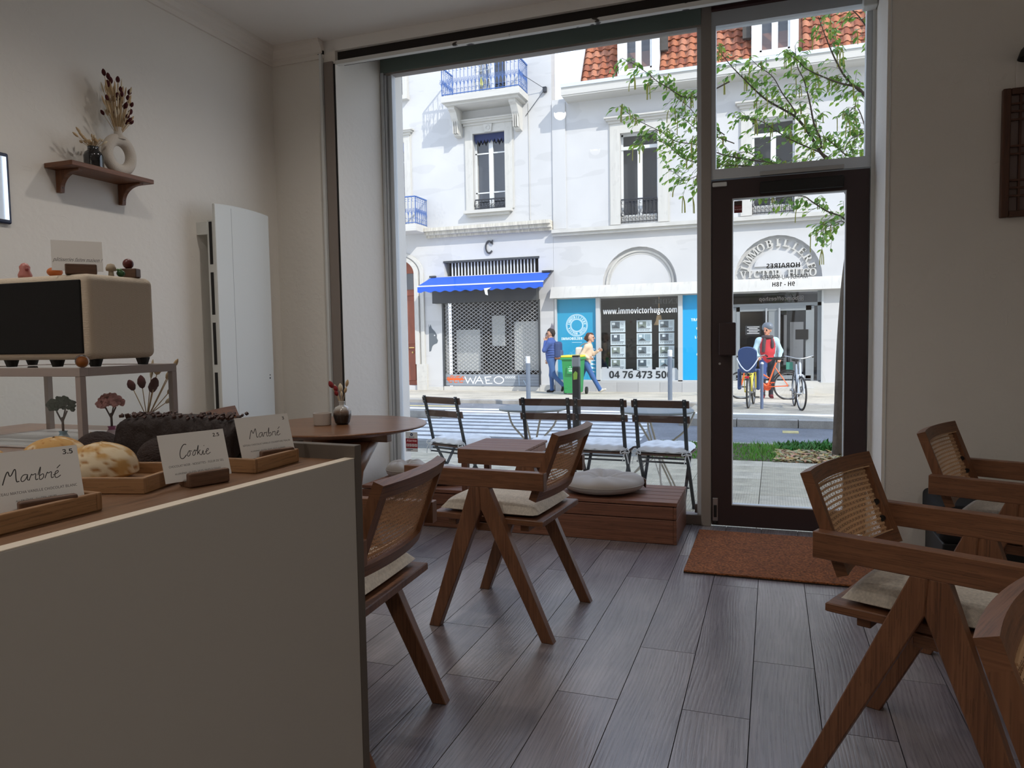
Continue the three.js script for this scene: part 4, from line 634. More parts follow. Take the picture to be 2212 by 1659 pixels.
{ // grass, leaf litter in the bed
  seed = 501; const blade = (() => { const g = new THREE.BufferGeometry(); g.setAttribute('position', new THREE.Float32BufferAttribute([-0.5, 0, 0, 0.5, 0, 0, 0.3, 0.5, 0.12, -0.5, 0, 0, 0.3, 0.5, 0.12, -0.3, 0.5, 0.12, -0.3, 0.5, 0.12, 0.3, 0.5, 0.12, 0, 1, 0.4], 3)); g.computeVertexNormals(); return g; })();
  const mk = (n, mat, place, name, label, cat, flat = 0) => { const im = new THREE.InstancedMesh(blade, mat, n), q = new THREE.Object3D(), c = new THREE.Color(); for (let i = 0; i < n; i++) { const [x, y, z, w, h] = place(); q.position.set(x, y, z); q.rotation.set(rr(-0.5, 0.5) + flat, rnd() * 6.28, rr(-0.4, 0.4), flat ? 'YXZ' : 'XYZ'); q.scale.set(w, h, h); q.updateMatrix(); im.setMatrixAt(i, q.matrix); im.setColorAt(i, c.setRGB(rr(0.6, 1.2), rr(0.8, 1.15), rr(0.5, 1.0))); } im.name = numbered(name); im.userData = { kind: 'stuff', label, category: cat }; scene.add(im); };
  const gm = std('grass blades', { color: '#5f9a2e', roughness: 0.8, side: THREE.DoubleSide }), wm = std('weed leaves', { color: '#3f7a35', roughness: 0.7, side: THREE.DoubleSide });
  mk(4200, gm, () => { const x = rr(-1.4, 0.35), z = rr(-9.8, -8.45); return [x, -0.235, z, 0.01, rr(0.02, x > -0.25 && x < 0.1 ? 0.09 : 0.045)]; }, 'grass', 'short green grass growing in the bed beyond the terrace', 'grass');
  mk(700, wm, () => { const a = rr(0.1, 0.95); return [a + rr(-0.1, 0.1), -0.23, rr(-9.75, -9.2), rr(0.03, 0.06), rr(0.05, 0.07 + 0.1 * a)]; }, 'weeds', 'leafy green weeds round the foot of the tree', 'weeds');
  const lm = std('dry leaf litter', { color: '#b99a80', roughness: 0.95, side: THREE.DoubleSide });
  mk(1500, lm, () => [rr(0.05, 1.2), -0.215 + rr(0, 0.02), rr(-9.2, -8.4), rr(0.03, 0.06), rr(0.05, 0.10)], 'leaf_litter', 'brown dry leaf litter in front of the tree trunk', 'leaf litter', 1.35);
}
// ================= houses across the street =================
const ZF = -20.5;
const wallTex = tex(512, 512, (u, v) => { const k = 0.94 + 0.06 * fbm(u, v, 5, 5, 4, 900) + (fbm(u, v, 3, 12, 3, 905) > 0.72 ? -0.03 : 0); return [k, k, k]; }, { srgb: true });
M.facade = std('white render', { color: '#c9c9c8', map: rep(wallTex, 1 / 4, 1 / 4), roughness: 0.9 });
M.stone = std('pale stone trim', { color: '#c8c6bf', map: rep(wallTex, 1, 1), roughness: 0.85 });
M.dirtyStone = std('weathered stone', { color: '#cfcac0', map: tex(256, 64, (u, v) => { const k = 0.8 + 0.28 * fbm(u, v, 40, 3, 4, 915); return [Math.min(1, k), Math.min(1, k), Math.min(1, k * 0.98)]; }, { srgb: true }), roughness: 0.9 });
M.winWhite = std('white window paint', { color: '#d6d8d7', roughness: 0.5 });
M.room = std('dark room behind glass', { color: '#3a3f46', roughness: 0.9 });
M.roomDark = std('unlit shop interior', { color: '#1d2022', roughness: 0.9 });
M.iron = std('blue painted iron', { color: '#41639f', roughness: 0.5 }); M.ironBlack = std('black iron', { color: '#2a2d33', roughness: 0.5 });
M.navy = std('navy canvas', { color: '#232f55', roughness: 0.8 });
const at = (o, name, g, m) => part(o, name, g, m);
function rectHole(x0, x1, y0, y1) { return new THREE.Path([[x0, y0], [x1, y0], [x1, y1], [x0, y1]].map(p => new THREE.Vector2(...p))); }
function arcHole(x0, x1, y0, ys, rise) { const p = [[x0, y0], [x1, y0]]; for (let i = 0; i <= 16; i++) { const a = Math.PI * i / 16; p.push([(x0 + x1) / 2 + (x1 - x0) / 2 * Math.cos(a), ys + rise * Math.sin(a)]); } return new THREE.Path(p.map(q => new THREE.Vector2(...q))); }
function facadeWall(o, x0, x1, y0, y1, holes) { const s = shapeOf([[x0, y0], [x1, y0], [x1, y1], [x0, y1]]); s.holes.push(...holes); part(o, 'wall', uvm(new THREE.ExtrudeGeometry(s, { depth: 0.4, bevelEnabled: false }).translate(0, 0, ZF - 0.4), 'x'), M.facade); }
function casement(o, x0, x1, y0, y1, { bars = [], frame = 0.05, z = ZF - 0.16, back = M.room, transom = 0 } = {}) { // two-leaf window
  const xm = (x0 + x1) / 2, w = holder(o, 'window');
  const y1b = transom ? y1 - transom : y1;
  const fr = [boxAt(x0, x0 + frame, y0, y1, z - 0.05, z), boxAt(x1 - frame, x1, y0, y1, z - 0.05, z), boxAt(x0, x1, y0, y0 + frame, z - 0.05, z), boxAt(x0, x1, y1 - frame, y1, z - 0.05, z), boxAt(xm - 0.065, xm + 0.065, y0, y1b, z - 0.05, z + 0.015)];
  for (const y of bars) fr.push(boxAt(x0, x1, y - 0.018, y + 0.018, z - 0.04, z));
  if (transom) fr.push(boxAt(x0, x1, y1b - 0.06, y1b + 0.03, z - 0.05, z + 0.02));
  part(w, 'frame', merge(fr), M.winWhite);
  part(w, 'pane', boxAt(x0 + frame, xm - 0.06, y0, y1b, z - 0.03, z - 0.024), M.glass); part(w, 'pane', boxAt(xm + 0.06, x1 - frame, y0, y1b, z - 0.03, z - 0.024), M.glass);
  if (transom) part(w, 'pane', boxAt(x0 + frame, x1 - frame, y1b, y1, z - 0.03, z - 0.024), M.glass);
  part(w, 'dark_room', boxAt(x0 - 0.05, x1 + 0.05, y0 - 0.05, y1 + 0.05, ZF - 0.46, ZF - 0.4), back); return w;
}
function surround(o, x0, x1, y0, y1, w, cornice = 0) { // moulded stone frame round an opening
  at(o, 'window_surround', merge([boxAt(x0 - w, x0, y0, y1 + w, ZF - 0.01, ZF + 0.05), boxAt(x1, x1 + w, y0, y1 + w, ZF - 0.01, ZF + 0.05), boxAt(x0, x1, y1, y1 + w, ZF - 0.01, ZF + 0.05), boxAt(x0 - w - 0.03, x0 - w, y0, y1 + w, ZF - 0.01, ZF + 0.03), boxAt(x1 + w, x1 + w + 0.03, y0, y1 + w, ZF - 0.01, ZF + 0.03)]), M.stone);
  if (cornice) at(o, 'window_cornice', merge([boxAt(x0 - w - 0.04, x1 + w + 0.04, y1 + w, y1 + w + 0.07, ZF - 0.01, ZF + 0.09), boxAt(x0 - w - 0.1, x1 + w + 0.1, y1 + w + 0.07, y1 + w + 0.12, ZF - 0.01, ZF + 0.16), boxAt(x0 - w - 0.14, x1 + w + 0.14, y1 + w + 0.12, y1 + w + 0.16, ZF - 0.01, ZF + 0.2)]), M.stone);
}
function railing(o, a, b, y0, y1, mat, step = 0.115) { // wrought iron from a to b ([x, z])
  const h = y1 - y0, w = holder(o, 'railing'), L = Math.hypot(b[0] - a[0], b[1] - a[1]), turn = -Math.atan2(b[1] - a[1], b[0] - a[0]), mx = (a[0] + b[0]) / 2, mz = (a[1] + b[1]) / 2;
  part(w, 'hand_rail', box(L, 0.035, 0.04), mat, [mx, y1, mz], [0, turn, 0]); part(w, 'foot_rail', box(L, 0.022, 0.022), mat, [mx, y0 + 0.04, mz], [0, turn, 0]);
  const g = merge([cyl(0.008, 0.008, h - 0.02, 5), new THREE.TorusGeometry(0.036, 0.006, 4, 10, 4.2).translate(0.04, h * 0.16, 0), new THREE.TorusGeometry(0.036, 0.006, 4, 10, 4.2).rotateZ(2).translate(-0.03, h * 0.45, 0), new THREE.TorusGeometry(0.036, 0.006, 4, 10, 4.2).rotateZ(1).translate(0.04, h * 0.86, 0), bar([0, h * 0.28, 0], [0.045, h * 0.56, 0], 0.01), bar([0, h * 0.28, 0], [-0.045, h * 0.56, 0], 0.01)]);
  const n = Math.max(2, Math.round(L / step)); for (let i = 0; i <= n; i++) { const t = i / n; part(w, 'baluster', g, mat, [a[0] + (b[0] - a[0]) * t, y0 + 0.01, a[1] + (b[1] - a[1]) * t], [0, turn, 0]); }
}
function lambrequin(o, x0, x1, y, z, mat) { const n = 9, s = [[x0, y], [x1, y]]; for (let i = 0; i < n; i++) { const d = (x1 - x0) / n, xr = x1 - d * i; s.push([xr, y - 0.16], [xr - d * 0.5, y - 0.28 + (i % 2) * 0.03], [xr - d, y - 0.16]); } at(o, 'scalloped_valance', prism(s, 0.03).translate(0, 0, z), mat); }
const LB = thing('corner_townhouse', 'white townhouse with blue iron balconies and a shuttered shop', 'building');
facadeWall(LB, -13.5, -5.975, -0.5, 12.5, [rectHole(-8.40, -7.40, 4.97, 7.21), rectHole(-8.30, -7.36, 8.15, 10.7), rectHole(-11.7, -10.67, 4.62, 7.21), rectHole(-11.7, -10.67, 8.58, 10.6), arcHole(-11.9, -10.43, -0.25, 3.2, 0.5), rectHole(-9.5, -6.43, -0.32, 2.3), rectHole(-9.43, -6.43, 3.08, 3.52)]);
casement(LB, -8.40, -7.40, 4.97, 7.21, { bars: [6.66, 5.51] }); surround(LB, -8.40, -7.40, 4.97, 7.21, 0.24, 1);
lambrequin(LB, -8.38, -7.42, 7.2, ZF - 0.06, M.navy);
railing(LB, [-8.36, ZF + 0.02], [-7.44, ZF + 0.02], 4.99, 5.28, M.ironBlack, 0.1);
at(LB, 'window_sill', merge([boxAt(-8.68, -7.18, 4.88, 4.97, ZF - 0.01, ZF + 0.2), boxAt(-8.6, -7.27, 4.80, 4.88, ZF - 0.01, ZF + 0.12)]), M.stone);
at(LB, 'keystone', merge([prism([[-8.0, 7.22], [-7.8, 7.22], [-7.76, 7.44], [-8.04, 7.44]], 0.1).translate(0, 0, ZF + 0.05), new THREE.TorusGeometry(0.06, 0.02, 6, 16).translate(-7.9, 7.33, ZF + 0.1)]), M.stone);
// balcony above the middle window
casement(LB, -8.30, -7.36, 8.15, 10.7, { bars: [9.4], back: M.roomDark });
at(LB, 'balcony_slab', merge([boxAt(-9.05, -6.67, 7.97, 8.15, ZF - 0.01, ZF + 0.8), boxAt(-8.98, -6.74, 7.9, 7.97, ZF - 0.01, ZF + 0.7)]), M.stone);
for (const x of [-8.82, -6.95]) { const pr = [[0, 0], [0.62, 0], [0.62, -0.08], [0.5, -0.14], [0.4, -0.3], [0.3, -0.42], [0.26, -0.6], [0.2, -0.74], [0, -0.76]]; at(LB, 'corbel', merge([prism(pr, 0.2).rotateY(-Math.PI / 2).translate(x, 7.9, ZF), ...[-0.06, 0, 0.06].map(d => boxAt(x + d - 0.012, x + d + 0.012, 7.2, 7.55, ZF + 0.2, ZF + 0.36))]), M.stone); }
railing(LB, [-9.03, ZF + 0.77], [-6.69, ZF + 0.77], 8.15, 8.97, M.iron); railing(LB, [-9.03, ZF + 0.02], [-9.03, ZF + 0.74], 8.15, 8.97, M.iron); railing(LB, [-6.69, ZF + 0.02], [-6.69, ZF + 0.74], 8.15, 8.97, M.iron);
{ const c = []; for (let i = 0; i < 14; i++) { const t = i / 13; c.push(tube([[-8.05 + t * 0.5, 8.2, ZF + 0.62], [-8.12 + t * 0.62, 8.5, ZF + 0.6 + 0.08 * Math.sin(i)], [-8.08 + t * 0.55, 8.95, ZF + 0.62]].map((p, k) => i % 3 ? p : [p[0] + 0.1 * k * (0.5 - t), p[1], p[2]]), 0.012, 8, 4)); } for (const y of [8.5, 8.75, 8.92]) c.push(rod([-8.1, y, ZF + 0.62], [-7.52, y + 0.04, ZF + 0.62], 0.012, 5));
  const o = thing('wicker_frame', 'white wicker frame leaning on the upper blue balcony', 'basket', [0, 0, 0]); part(o, 'canes', merge(c), M.winWhite); part(o, 'yellow_bag', rbox(0.1, 0.25, 0.06, 0.02, -7.82, 8.45, ZF + 0.68), std('yellow cloth', { color: '#d9d27a', roughness: 0.8 })); }
at(LB, 'cable_hook', merge([boxAt(-6.2, -6.1, 8.14, 8.28, ZF - 0.01, ZF + 0.1), rod([-6.72, 8.6, ZF + 0.4], [-6.16, 8.24, ZF + 0.06], 0.008, 5), rod([-6.75, 7.55, ZF + 0.02], [-6.16, 8.2, ZF + 0.06], 0.008, 5)]), M.ironBlack);
at(LB, 'downpipe', rod([-6.66, 4.6, ZF + 0.012], [-6.66, 7.9, ZF + 0.012], 0.012, 5), M.stone);
// left bay
casement(LB, -11.7, -10.67, 4.62, 7.21, { bars: [6.66] }); surround(LB, -11.7, -10.67, 4.62, 7.21, 0.2, 1); lambrequin(LB, -11.68, -10.69, 7.2, ZF - 0.06, std('blue figured canvas', { color: '#5a73ad', roughness: 0.8 }));
casement(LB, -11.7, -10.67, 8.58, 10.6, { bars: [9.5] }); surround(LB, -11.7, -10.67, 8.58, 10.6, 0.16, 0); railing(LB, [-11.68, ZF + 0.02], [-10.69, ZF + 0.02], 8.6, 8.95, M.ironBlack, 0.1);
at(LB, 'window_sill', boxAt(-11.9, -10.46, 8.46, 8.58, ZF - 0.01, ZF + 0.18), M.stone);
at(LB, 'balcony_slab', boxAt(-13.2, -9.95, 4.4, 4.6, ZF - 0.01, ZF + 0.8), M.stone);
railing(LB, [-13.1, ZF + 0.77], [-9.97, ZF + 0.77], 4.6, 5.4, M.iron); railing(LB, [-9.97, ZF + 0.02], [-9.97, ZF + 0.74], 4.6, 5.4, M.iron);
at(LB, 'string_course', uvm(merge([boxAt(-9.95, -5.98, 4.42, 4.52, ZF - 0.01, ZF + 0.32), boxAt(-9.95, -5.98, 4.32, 4.42, ZF - 0.01, ZF + 0.24), boxAt(-9.95, -5.98, 4.24, 4.32, ZF - 0.01, ZF + 0.12)]), 'x'), M.dirtyStone);
at(LB, 'plinth', merge([boxAt(-10.1, -9.52, -0.5, -0.28, ZF - 0.01, ZF + 0.06), boxAt(-6.42, -5.98, -0.5, -0.2, ZF - 0.01, ZF + 0.06), boxAt(-10.4, -10.05, -0.5, 0.42, ZF - 0.01, ZF + 0.08)]), M.stone);
{ // arched wooden street door
  const rust = std('faded red door paint', { color: '#9a5238', map: rep(grit, 1, 1), roughness: 0.7 }), d = holder(LB, 'street_door');
  const sh = new THREE.Shape(arcHole(-11.88, -10.45, -0.25, 3.2, 0.48).getPoints()); sh.holes.push(rectHole(-11.75, -11.35, 2.75, 3.3), rectHole(-11.27, -11.06, 2.75, 3.5), rectHole(-10.98, -10.6, 2.75, 3.25));
  part(d, 'door_leaf', new THREE.ExtrudeGeometry(sh, { depth: 0.06, bevelEnabled: false }).translate(0, 0, ZF - 0.3), rust);
  part(d, 'raised_panel', merge([rboxAt(-11.0, -10.58, 1.05, 2.4, ZF - 0.25, ZF - 0.21, 0.01), rboxAt(-11.0, -10.58, -0.1, 0.85, ZF - 0.25, ZF - 0.21, 0.01), rboxAt(-11.75, -11.25, 1.05, 2.4, ZF - 0.25, ZF - 0.21, 0.01), boxAt(-11.88, -10.45, 2.56, 2.72, ZF - 0.25, ZF - 0.19)]), rust);
  part(d, 'door_knob', merge([ball(0.04, -10.66, 0.78, ZF - 0.2), bar([-10.78, 0.93, ZF - 0.2], [-10.6, 0.93, ZF - 0.2], 0.03)]), std('brass', { color: '#c9a86a', metalness: 0.8, roughness: 0.35 }));
  part(d, 'pane', boxAt(-11.8, -10.5, 2.72, 3.55, ZF - 0.29, ZF - 0.285), M.glass); part(d, 'dark_room', boxAt(-11.95, -10.4, -0.3, 3.8, ZF - 0.46, ZF - 0.4), M.roomDark);
  const ring = (r0, r1) => { const s = new THREE.Shape(), cx = -11.165, sy = 0.5 / 0.735; for (let i = 0; i <= 20; i++) { const a = Math.PI * i / 20; s[i ? 'lineTo' : 'moveTo'](cx + r1 * Math.cos(a), 3.2 + r1 * sy * Math.sin(a)); } for (let i = 20; i >= 0; i--) { const a = Math.PI * i / 20; s.lineTo(cx + r0 * Math.cos(a), 3.2 + r0 * sy * Math.sin(a)); } return s; };
  at(LB, 'arch_moulding', merge([new THREE.ExtrudeGeometry(ring(0.74, 0.88), { depth: 0.08, bevelEnabled: false }).translate(0, 0, ZF), new THREE.ExtrudeGeometry(ring(0.93, 1.05), { depth: 0.05, bevelEnabled: false }).translate(0, 0, ZF), boxAt(-10.43, -10.29, 0.42, 3.2, ZF, ZF + 0.08), boxAt(-10.24, -10.12, 0.42, 3.2, ZF, ZF + 0.05)]), M.stone);
}
// shop of the left house
{
  const anth = std('anthracite metal', { color: '#3b3f42', roughness: 0.6 });
  at(LB, 'shop_interior', merge([boxAt(-9.6, -6.3, -0.4, 2.4, ZF - 0.9, ZF - 0.85)]), M.roomDark);
  at(LB, 'shop_floor', boxAt(-9.5, -6.43, -0.45, -0.3, ZF - 0.85, ZF - 0.02), M.stone);
  at(LB, 'sill_step', merge([boxAt(-9.5, -6.43, -0.5, -0.26, ZF - 0.02, ZF + 0.05)]), M.stone);
  const paper = std('white paper behind the grille', { color: '#cfd2cf', roughness: 0.9 });
  for (const [a, b, c, d] of [[-9.28, -8.49, 0.18, 1.46], [-8.09, -7.67, 0.95, 1.87], [-7.37, -6.55, 0.2, 1.67]]) at(LB, 'paper_sheet', boxAt(a, b, c, d, ZF - 0.5, ZF - 0.49), paper);
  at(LB, 'shop_window_bar', merge([boxAt(-8.45, -8.38, -0.3, 2.3, ZF - 0.48, ZF - 0.42), boxAt(-7.5, -7.43, -0.3, 2.3, ZF - 0.48, ZF - 0.42)]), anth);
  const gr = holder(LB, 'security_grille'), x0 = -9.48, x1 = -6.45, y0 = 0.1, y1 = 2.27, st = 0.155, sl = 0.72, gm = std('grey grille wire', { color: '#a6a8aa', roughness: 0.5, metalness: 0.4 });
  for (const dir of [1, -1]) for (let c = -20; c < 36; c++) { // y = y0 + dir * sl * (x - xc)
    const xc = x0 + c * st, pts = []; for (const X of [x0, x1]) { const y = (dir > 0 ? y0 : y1) + dir * sl * (X - xc); if (y >= y0 && y <= y1) pts.push([X, y]); } for (const Y of [y0, y1]) { const X = xc + (Y - (dir > 0 ? y0 : y1)) / (dir * sl); if (X > x0 && X < x1) pts.push([X, Y]); }
    if (pts.length >= 2) part(gr, 'grille_wire', bar([pts[0][0], pts[0][1], ZF - 0.06 + dir * 0.008], [pts[1][0], pts[1][1], ZF - 0.06 + dir * 0.008], 0.015, 0.012), gm); }
  const tag = canvasTex(1024, 128, (x, w, h) => { x.fillStyle = '#8d949b'; x.fillRect(0, 0, w, h); for (let i = 0; i < 4; i++) { x.fillStyle = '#747b83'; x.fillRect(0, i * 32 + 26, w, 6); }
    x.lineWidth = 9; x.strokeStyle = '#d9612a'; x.fillStyle = '#d9612a'; for (let i = 0; i < 9; i++) { x.beginPath(); x.arc(40 + i * 20, 50 + 24 * Math.sin(i * 2), 18, 0.4, 5.2); x.stroke(); } x.fillRect(30, 40, 170, 26);
    x.strokeStyle = '#eef0f2'; x.lineWidth = 10; const L = (pts) => { x.beginPath(); pts.forEach((p, i) => i ? x.lineTo(...p) : x.moveTo(...p)); x.stroke(); }; L([[220, 25], [250, 95], [280, 40], [310, 100], [345, 20]]); L([[330, 105], [380, 25], [420, 105]]); L([[345, 70], [410, 70]]); L([[510, 25], [440, 30], [450, 65], [490, 62], [450, 66], [455, 100], [520, 98]]); x.beginPath(); x.ellipse(590, 62, 50, 38, 0, 0, 6.3); x.stroke(); x.lineWidth = 5; for (let i = 0; i < 5; i++) { x.beginPath(); x.arc(670 + i * 22, 30, 9, 0.5, 5.5); x.stroke(); } x.strokeStyle = '#b9cfe0'; L([[800, 10], [806, 120]]); L([[850, 60], [880, 120]]); });
  const bp = at(LB, 'shutter_foot', boxAt(-9.5, -6.43, -0.25, 0.1, ZF - 0.08, ZF - 0.04), std('grey slat metal', { color: '#8d949b', roughness: 0.6 })); part(bp, 'painted_tags', new THREE.PlaneGeometry(3.06, 0.35).translate(-7.965, -0.075, ZF - 0.038), std('spray paint on slats', { map: tag, roughness: 0.6 }));
  at(LB, 'shutter_guide', merge([boxAt(-9.53, -9.47, -0.28, 2.3, ZF - 0.1, ZF + 0.02), boxAt(-6.46, -6.40, -0.28, 2.3, ZF - 0.1, ZF + 0.02)]), anth);
  at(LB, 'shutter_box', boxAt(-9.72, -6.42, 2.26, 2.68, ZF - 0.01, ZF + 0.28), anth);
  const gl = holder(LB, 'vent_grille'); for (let i = 0; i < 26; i++) part(gl, 'vent_bar', boxAt(-0.018, 0.018, 3.08, 3.5, ZF - 0.12, ZF - 0.08), std('pale bar', { color: '#c9cbc9', roughness: 0.6 }), [-9.2 + i * 0.105, 0, 0]); part(gl, 'dark_room', boxAt(-9.45, -6.4, 3.05, 3.55, ZF - 0.46, ZF - 0.4), M.roomDark); part(gl, 'lintel', boxAt(-9.45, -6.4, 3.48, 3.54, ZF - 0.2, ZF + 0.02), anth);
  // awning
  const aw = holder(LB, 'shop_awning'), blue = std('royal blue awning canvas', { color: '#1f57c4', roughness: 0.85, side: THREE.DoubleSide });
  for (let i = 0; i < 4; i++) { const a = -9.86 + i * 0.965, b = a + 0.963; part(aw, 'canvas_panel', prism([[0, 3.06], [0.95, 2.74], [0.95, 2.725], [0, 3.045]], b - a).rotateY(-Math.PI / 2).translate((a + b) / 2, 0, ZF + 0.02), blue); }
  { const s = [[-9.86, 2.72], [-6.0, 2.72]]; for (let i = 0; i <= 96; i++) { const x = -6.0 - 3.86 * i / 96; s.push([x, 2.565 + 0.022 * Math.sin(i * 6.283 / 8)]); } part(aw, 'scalloped_valance', prism(s, 0.008).translate(0, 0, ZF + 0.97), blue); part(aw, 'front_bar', box(3.88, 0.035, 0.04, -7.93, 2.735, ZF + 0.96), M.winWhite); }
  part(aw, 'folding_arm', merge([bar([-9.9, 2.62, ZF], [-9.75, 2.7, ZF + 0.9], 0.03), bar([-5.99, 3.1, ZF], [-6.05, 2.7, ZF + 0.9], 0.03), boxAt(-9.9, -9.7, 3.06, 3.11, ZF, ZF + 0.08), boxAt(-6.3, -6.02, 3.06, 3.11, ZF, ZF + 0.1)]), M.ironBlack);
  part(aw, 'torn_flap', prism([[0, 0], [0.22, 0.02], [0.1, -0.05], [0.12, -0.2], [0.04, -0.17]], 0.006).translate(-7.75, 2.6, ZF + 0.99), M.winWhite);
  // shop sign: letter C with a cat ear
  const c = new THREE.Shape(); c.absarc(0, 0, 0.2, 0.75, 5.6, false); c.absarc(0, 0, 0.15, 5.6, 0.75, true);
  at(LB, 'letter_sign', merge([new THREE.ExtrudeGeometry(c, { depth: 0.04, bevelEnabled: false, curveSegments: 20 }).scale(0.62, 1, 1).translate(-7.94, 3.88, ZF + 0.01), prism([[-7.9, 3.99], [-7.83, 4.09], [-7.82, 3.95]], 0.04).translate(0, 0, ZF + 0.03)]), M.ironBlack);
  // painted grey cat heads either side
  const cat = (mir, x, y, m, k) => { const p = [[0, 0.85], [0.02, 0.75], [0.06, 0.84], [0.1, 0.72], [0.2, 0.62], [0.27, 0.5], [0.26, 0.42], [0.3, 0.34], [0.27, 0.26], [0.16, 0.22], [0.1, 0.16], [0.06, 0.02], [0, 0]].map(q => [mir * q[0] * k, q[1] * k]); const s = part(LB, 'cat_mural', prism(p, 0.004).translate(x, y, ZF + 0.003), m); part(s, 'painted_eye', ball(0.02, x + mir * 0.19 * k, y + 0.5 * k, ZF + 0.006, 1, 1, 0.2), M.winWhite); };
  cat(1, -9.99, 0.8, std('grey wall paint', { color: '#5d646a', roughness: 0.9 }), 1); cat(-1, -5.985, 0.76, std('mauve wall paint', { color: '#77757f', roughness: 0.9 }), 1);
}
const RB = thing('agency_house', 'white house with tiled mansard roof and a blue estate agency', 'building');
{
  const c1 = -3.51, c2 = 0.10;
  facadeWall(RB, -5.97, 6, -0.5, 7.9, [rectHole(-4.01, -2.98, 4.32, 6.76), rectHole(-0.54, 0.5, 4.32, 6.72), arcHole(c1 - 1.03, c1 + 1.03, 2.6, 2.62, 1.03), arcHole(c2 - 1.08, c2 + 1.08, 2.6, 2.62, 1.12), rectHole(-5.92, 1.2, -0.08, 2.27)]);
  casement(RB, -4.01, -2.98, 4.5, 6.76, { transom: 0.36 }); casement(RB, -0.54, 0.5, 4.5, 6.72, { transom: 0.34 });
  for (const [a, b] of [[-4.01, -2.98], [-0.54, 0.5]]) { at(RB, 'window_sill', boxAt(a, b, 4.3, 4.5, ZF - 0.3, ZF - 0.02), M.stone); surround(RB, a, b, 4.28, 6.76, 0.28, 1); railing(RB, [a + 0.02, ZF + 0.02], [b - 0.02, ZF + 0.02], 4.3, 4.95, M.ironBlack, 0.1); }
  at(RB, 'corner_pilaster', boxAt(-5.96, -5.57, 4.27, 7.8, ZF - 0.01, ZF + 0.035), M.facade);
  at(RB, 'string_course', uvm(merge([boxAt(-5.97, 6, 4.14, 4.24, ZF - 0.01, ZF + 0.2), boxAt(-5.97, 6, 4.06, 4.14, ZF - 0.01, ZF + 0.14)]), 'x'), M.stone);
  at(RB, 'eaves_soffit', merge([boxAt(-5.5, 6, 7.76, 7.82, ZF - 0.01, ZF + 0.6), boxAt(-5.52, 6, 7.8, 8.08, ZF + 0.55, ZF + 0.62)]), M.stone);
  at(RB, 'gutter', boxAt(-5.52, 6, 8.0, 8.09, ZF + 0.3, ZF + 0.66), std('zinc gutter', { color: '#cdd3d8', roughness: 0.5, metalness: 0.3 }));
  // mansard roof of single clay tiles
  const slope = 1.05, tw = 0.235, th = 0.245, roof = holder(RB, 'mansard_roof'), zr = ZF + 0.42, yr = 8.09;
  part(roof, 'roof_deck', prism([[-6, 0], [0.05, 0], [-1.3, 2.3], [-6, 2.3]].map(p => [p[0], p[1]]), 11.1).rotateY(-Math.PI / 2).translate(0.45, yr, zr - 0.03), std('roof deck', { color: '#6d4a3c', roughness: 1 }));
  const tg = (() => { const g = new THREE.PlaneGeometry(tw, th + 0.05, 8, 1), p = g.attributes.position; for (let i = 0; i < p.count; i++) { const u = p.getX(i) / tw + 0.5; p.setZ(i, 0.022 + 0.03 * Math.sin(u * 6.283) + (p.getY(i) < 0 ? 0.03 : 0)); } const low = g.clone(); low.index.array.reverse(); for (let i = 0; i < p.count; i++) low.attributes.position.setZ(i, p.getZ(i) - 0.022); return merge([g, low, box(tw, 0.006, 0.03, 0, -(th + 0.05) / 2, 0.035)]); })(); tg.computeVertexNormals();
  const tm = ['#b5714f', '#a86446', '#bd7f61', '#9a5a41'].map((c, i) => std('clay tile ' + i, { color: c, map: rep(grit, 2, 2), roughness: 0.9 })); seed = 910;
  const dorm = [[-4.0, -2.88], [-0.56, 0.56]];
  for (let r = 0; r < 7; r++) for (let i = 0; i < 36; i++) { const x = -4.98 + tw * (i + 0.5), yy = th * (r + 0.4) * Math.sin(slope), zz = -th * (r + 0.4) * Math.cos(slope); if (dorm.some(d => x > d[0] && x < d[1])) continue; part(roof, 'roof_tile', tg, tm[Math.floor(rnd() * 4)], [x, yr + yy, zr + zz], [-(Math.PI / 2 - slope), 0, 0]); }
  part(roof, 'verge_flashing', prism([[0.12, 0], [0.2, 0], [-1.15, 2.3], [-1.23, 2.3]], 0.22).rotateY(-Math.PI / 2).translate(-5.1, yr, zr), std('zinc flashing', { color: '#c6ccd0', roughness: 0.5 }));
  for (const [i, [a, b]] of dorm.entries()) { const d = holder(RB, 'dormer'), zf = ZF + 0.36, xm = (a + b) / 2;
    part(d, 'dormer_face', merge([boxAt(a, a + 0.2, 8.12, 10, zf - 0.1, zf), boxAt(b - 0.2, b, 8.12, 10, zf - 0.1, zf), boxAt(a, b, 8.1, 8.3, zf - 0.1, zf + 0.02), boxAt(a, b, 9.75, 10.1, zf - 0.1, zf)]), M.winWhite);
    part(d, 'dormer_cheek', merge([boxAt(a, a + 0.04, 8.12, 10, zf - 1.3, zf - 0.1), boxAt(b - 0.04, b, 8.12, 10, zf - 1.3, zf - 0.1)]), M.winWhite);
    part(d, 'casement_frame', merge([boxAt(a + 0.2, a + 0.25, 8.3, 9.75, zf - 0.1, zf - 0.03), boxAt(b - 0.25, b - 0.2, 8.3, 9.75, zf - 0.1, zf - 0.03), boxAt(xm - 0.075, xm + 0.075, 8.3, 9.75, zf - 0.1, zf - 0.02), boxAt(a + 0.2, b - 0.2, 8.3, 8.36, zf - 0.1, zf - 0.03)]), M.winWhite);
    part(d, 'pane', boxAt(a + 0.22, xm, 8.3, 9.75, zf - 0.07, zf - 0.064), M.glass); part(d, 'pane', boxAt(xm, b - 0.22, 8.3, 9.75, zf - 0.07, zf - 0.064), M.glass); part(d, 'dark_room', boxAt(a + 0.05, b - 0.05, 8.2, 9.9, zf - 0.45, zf - 0.4), M.room);
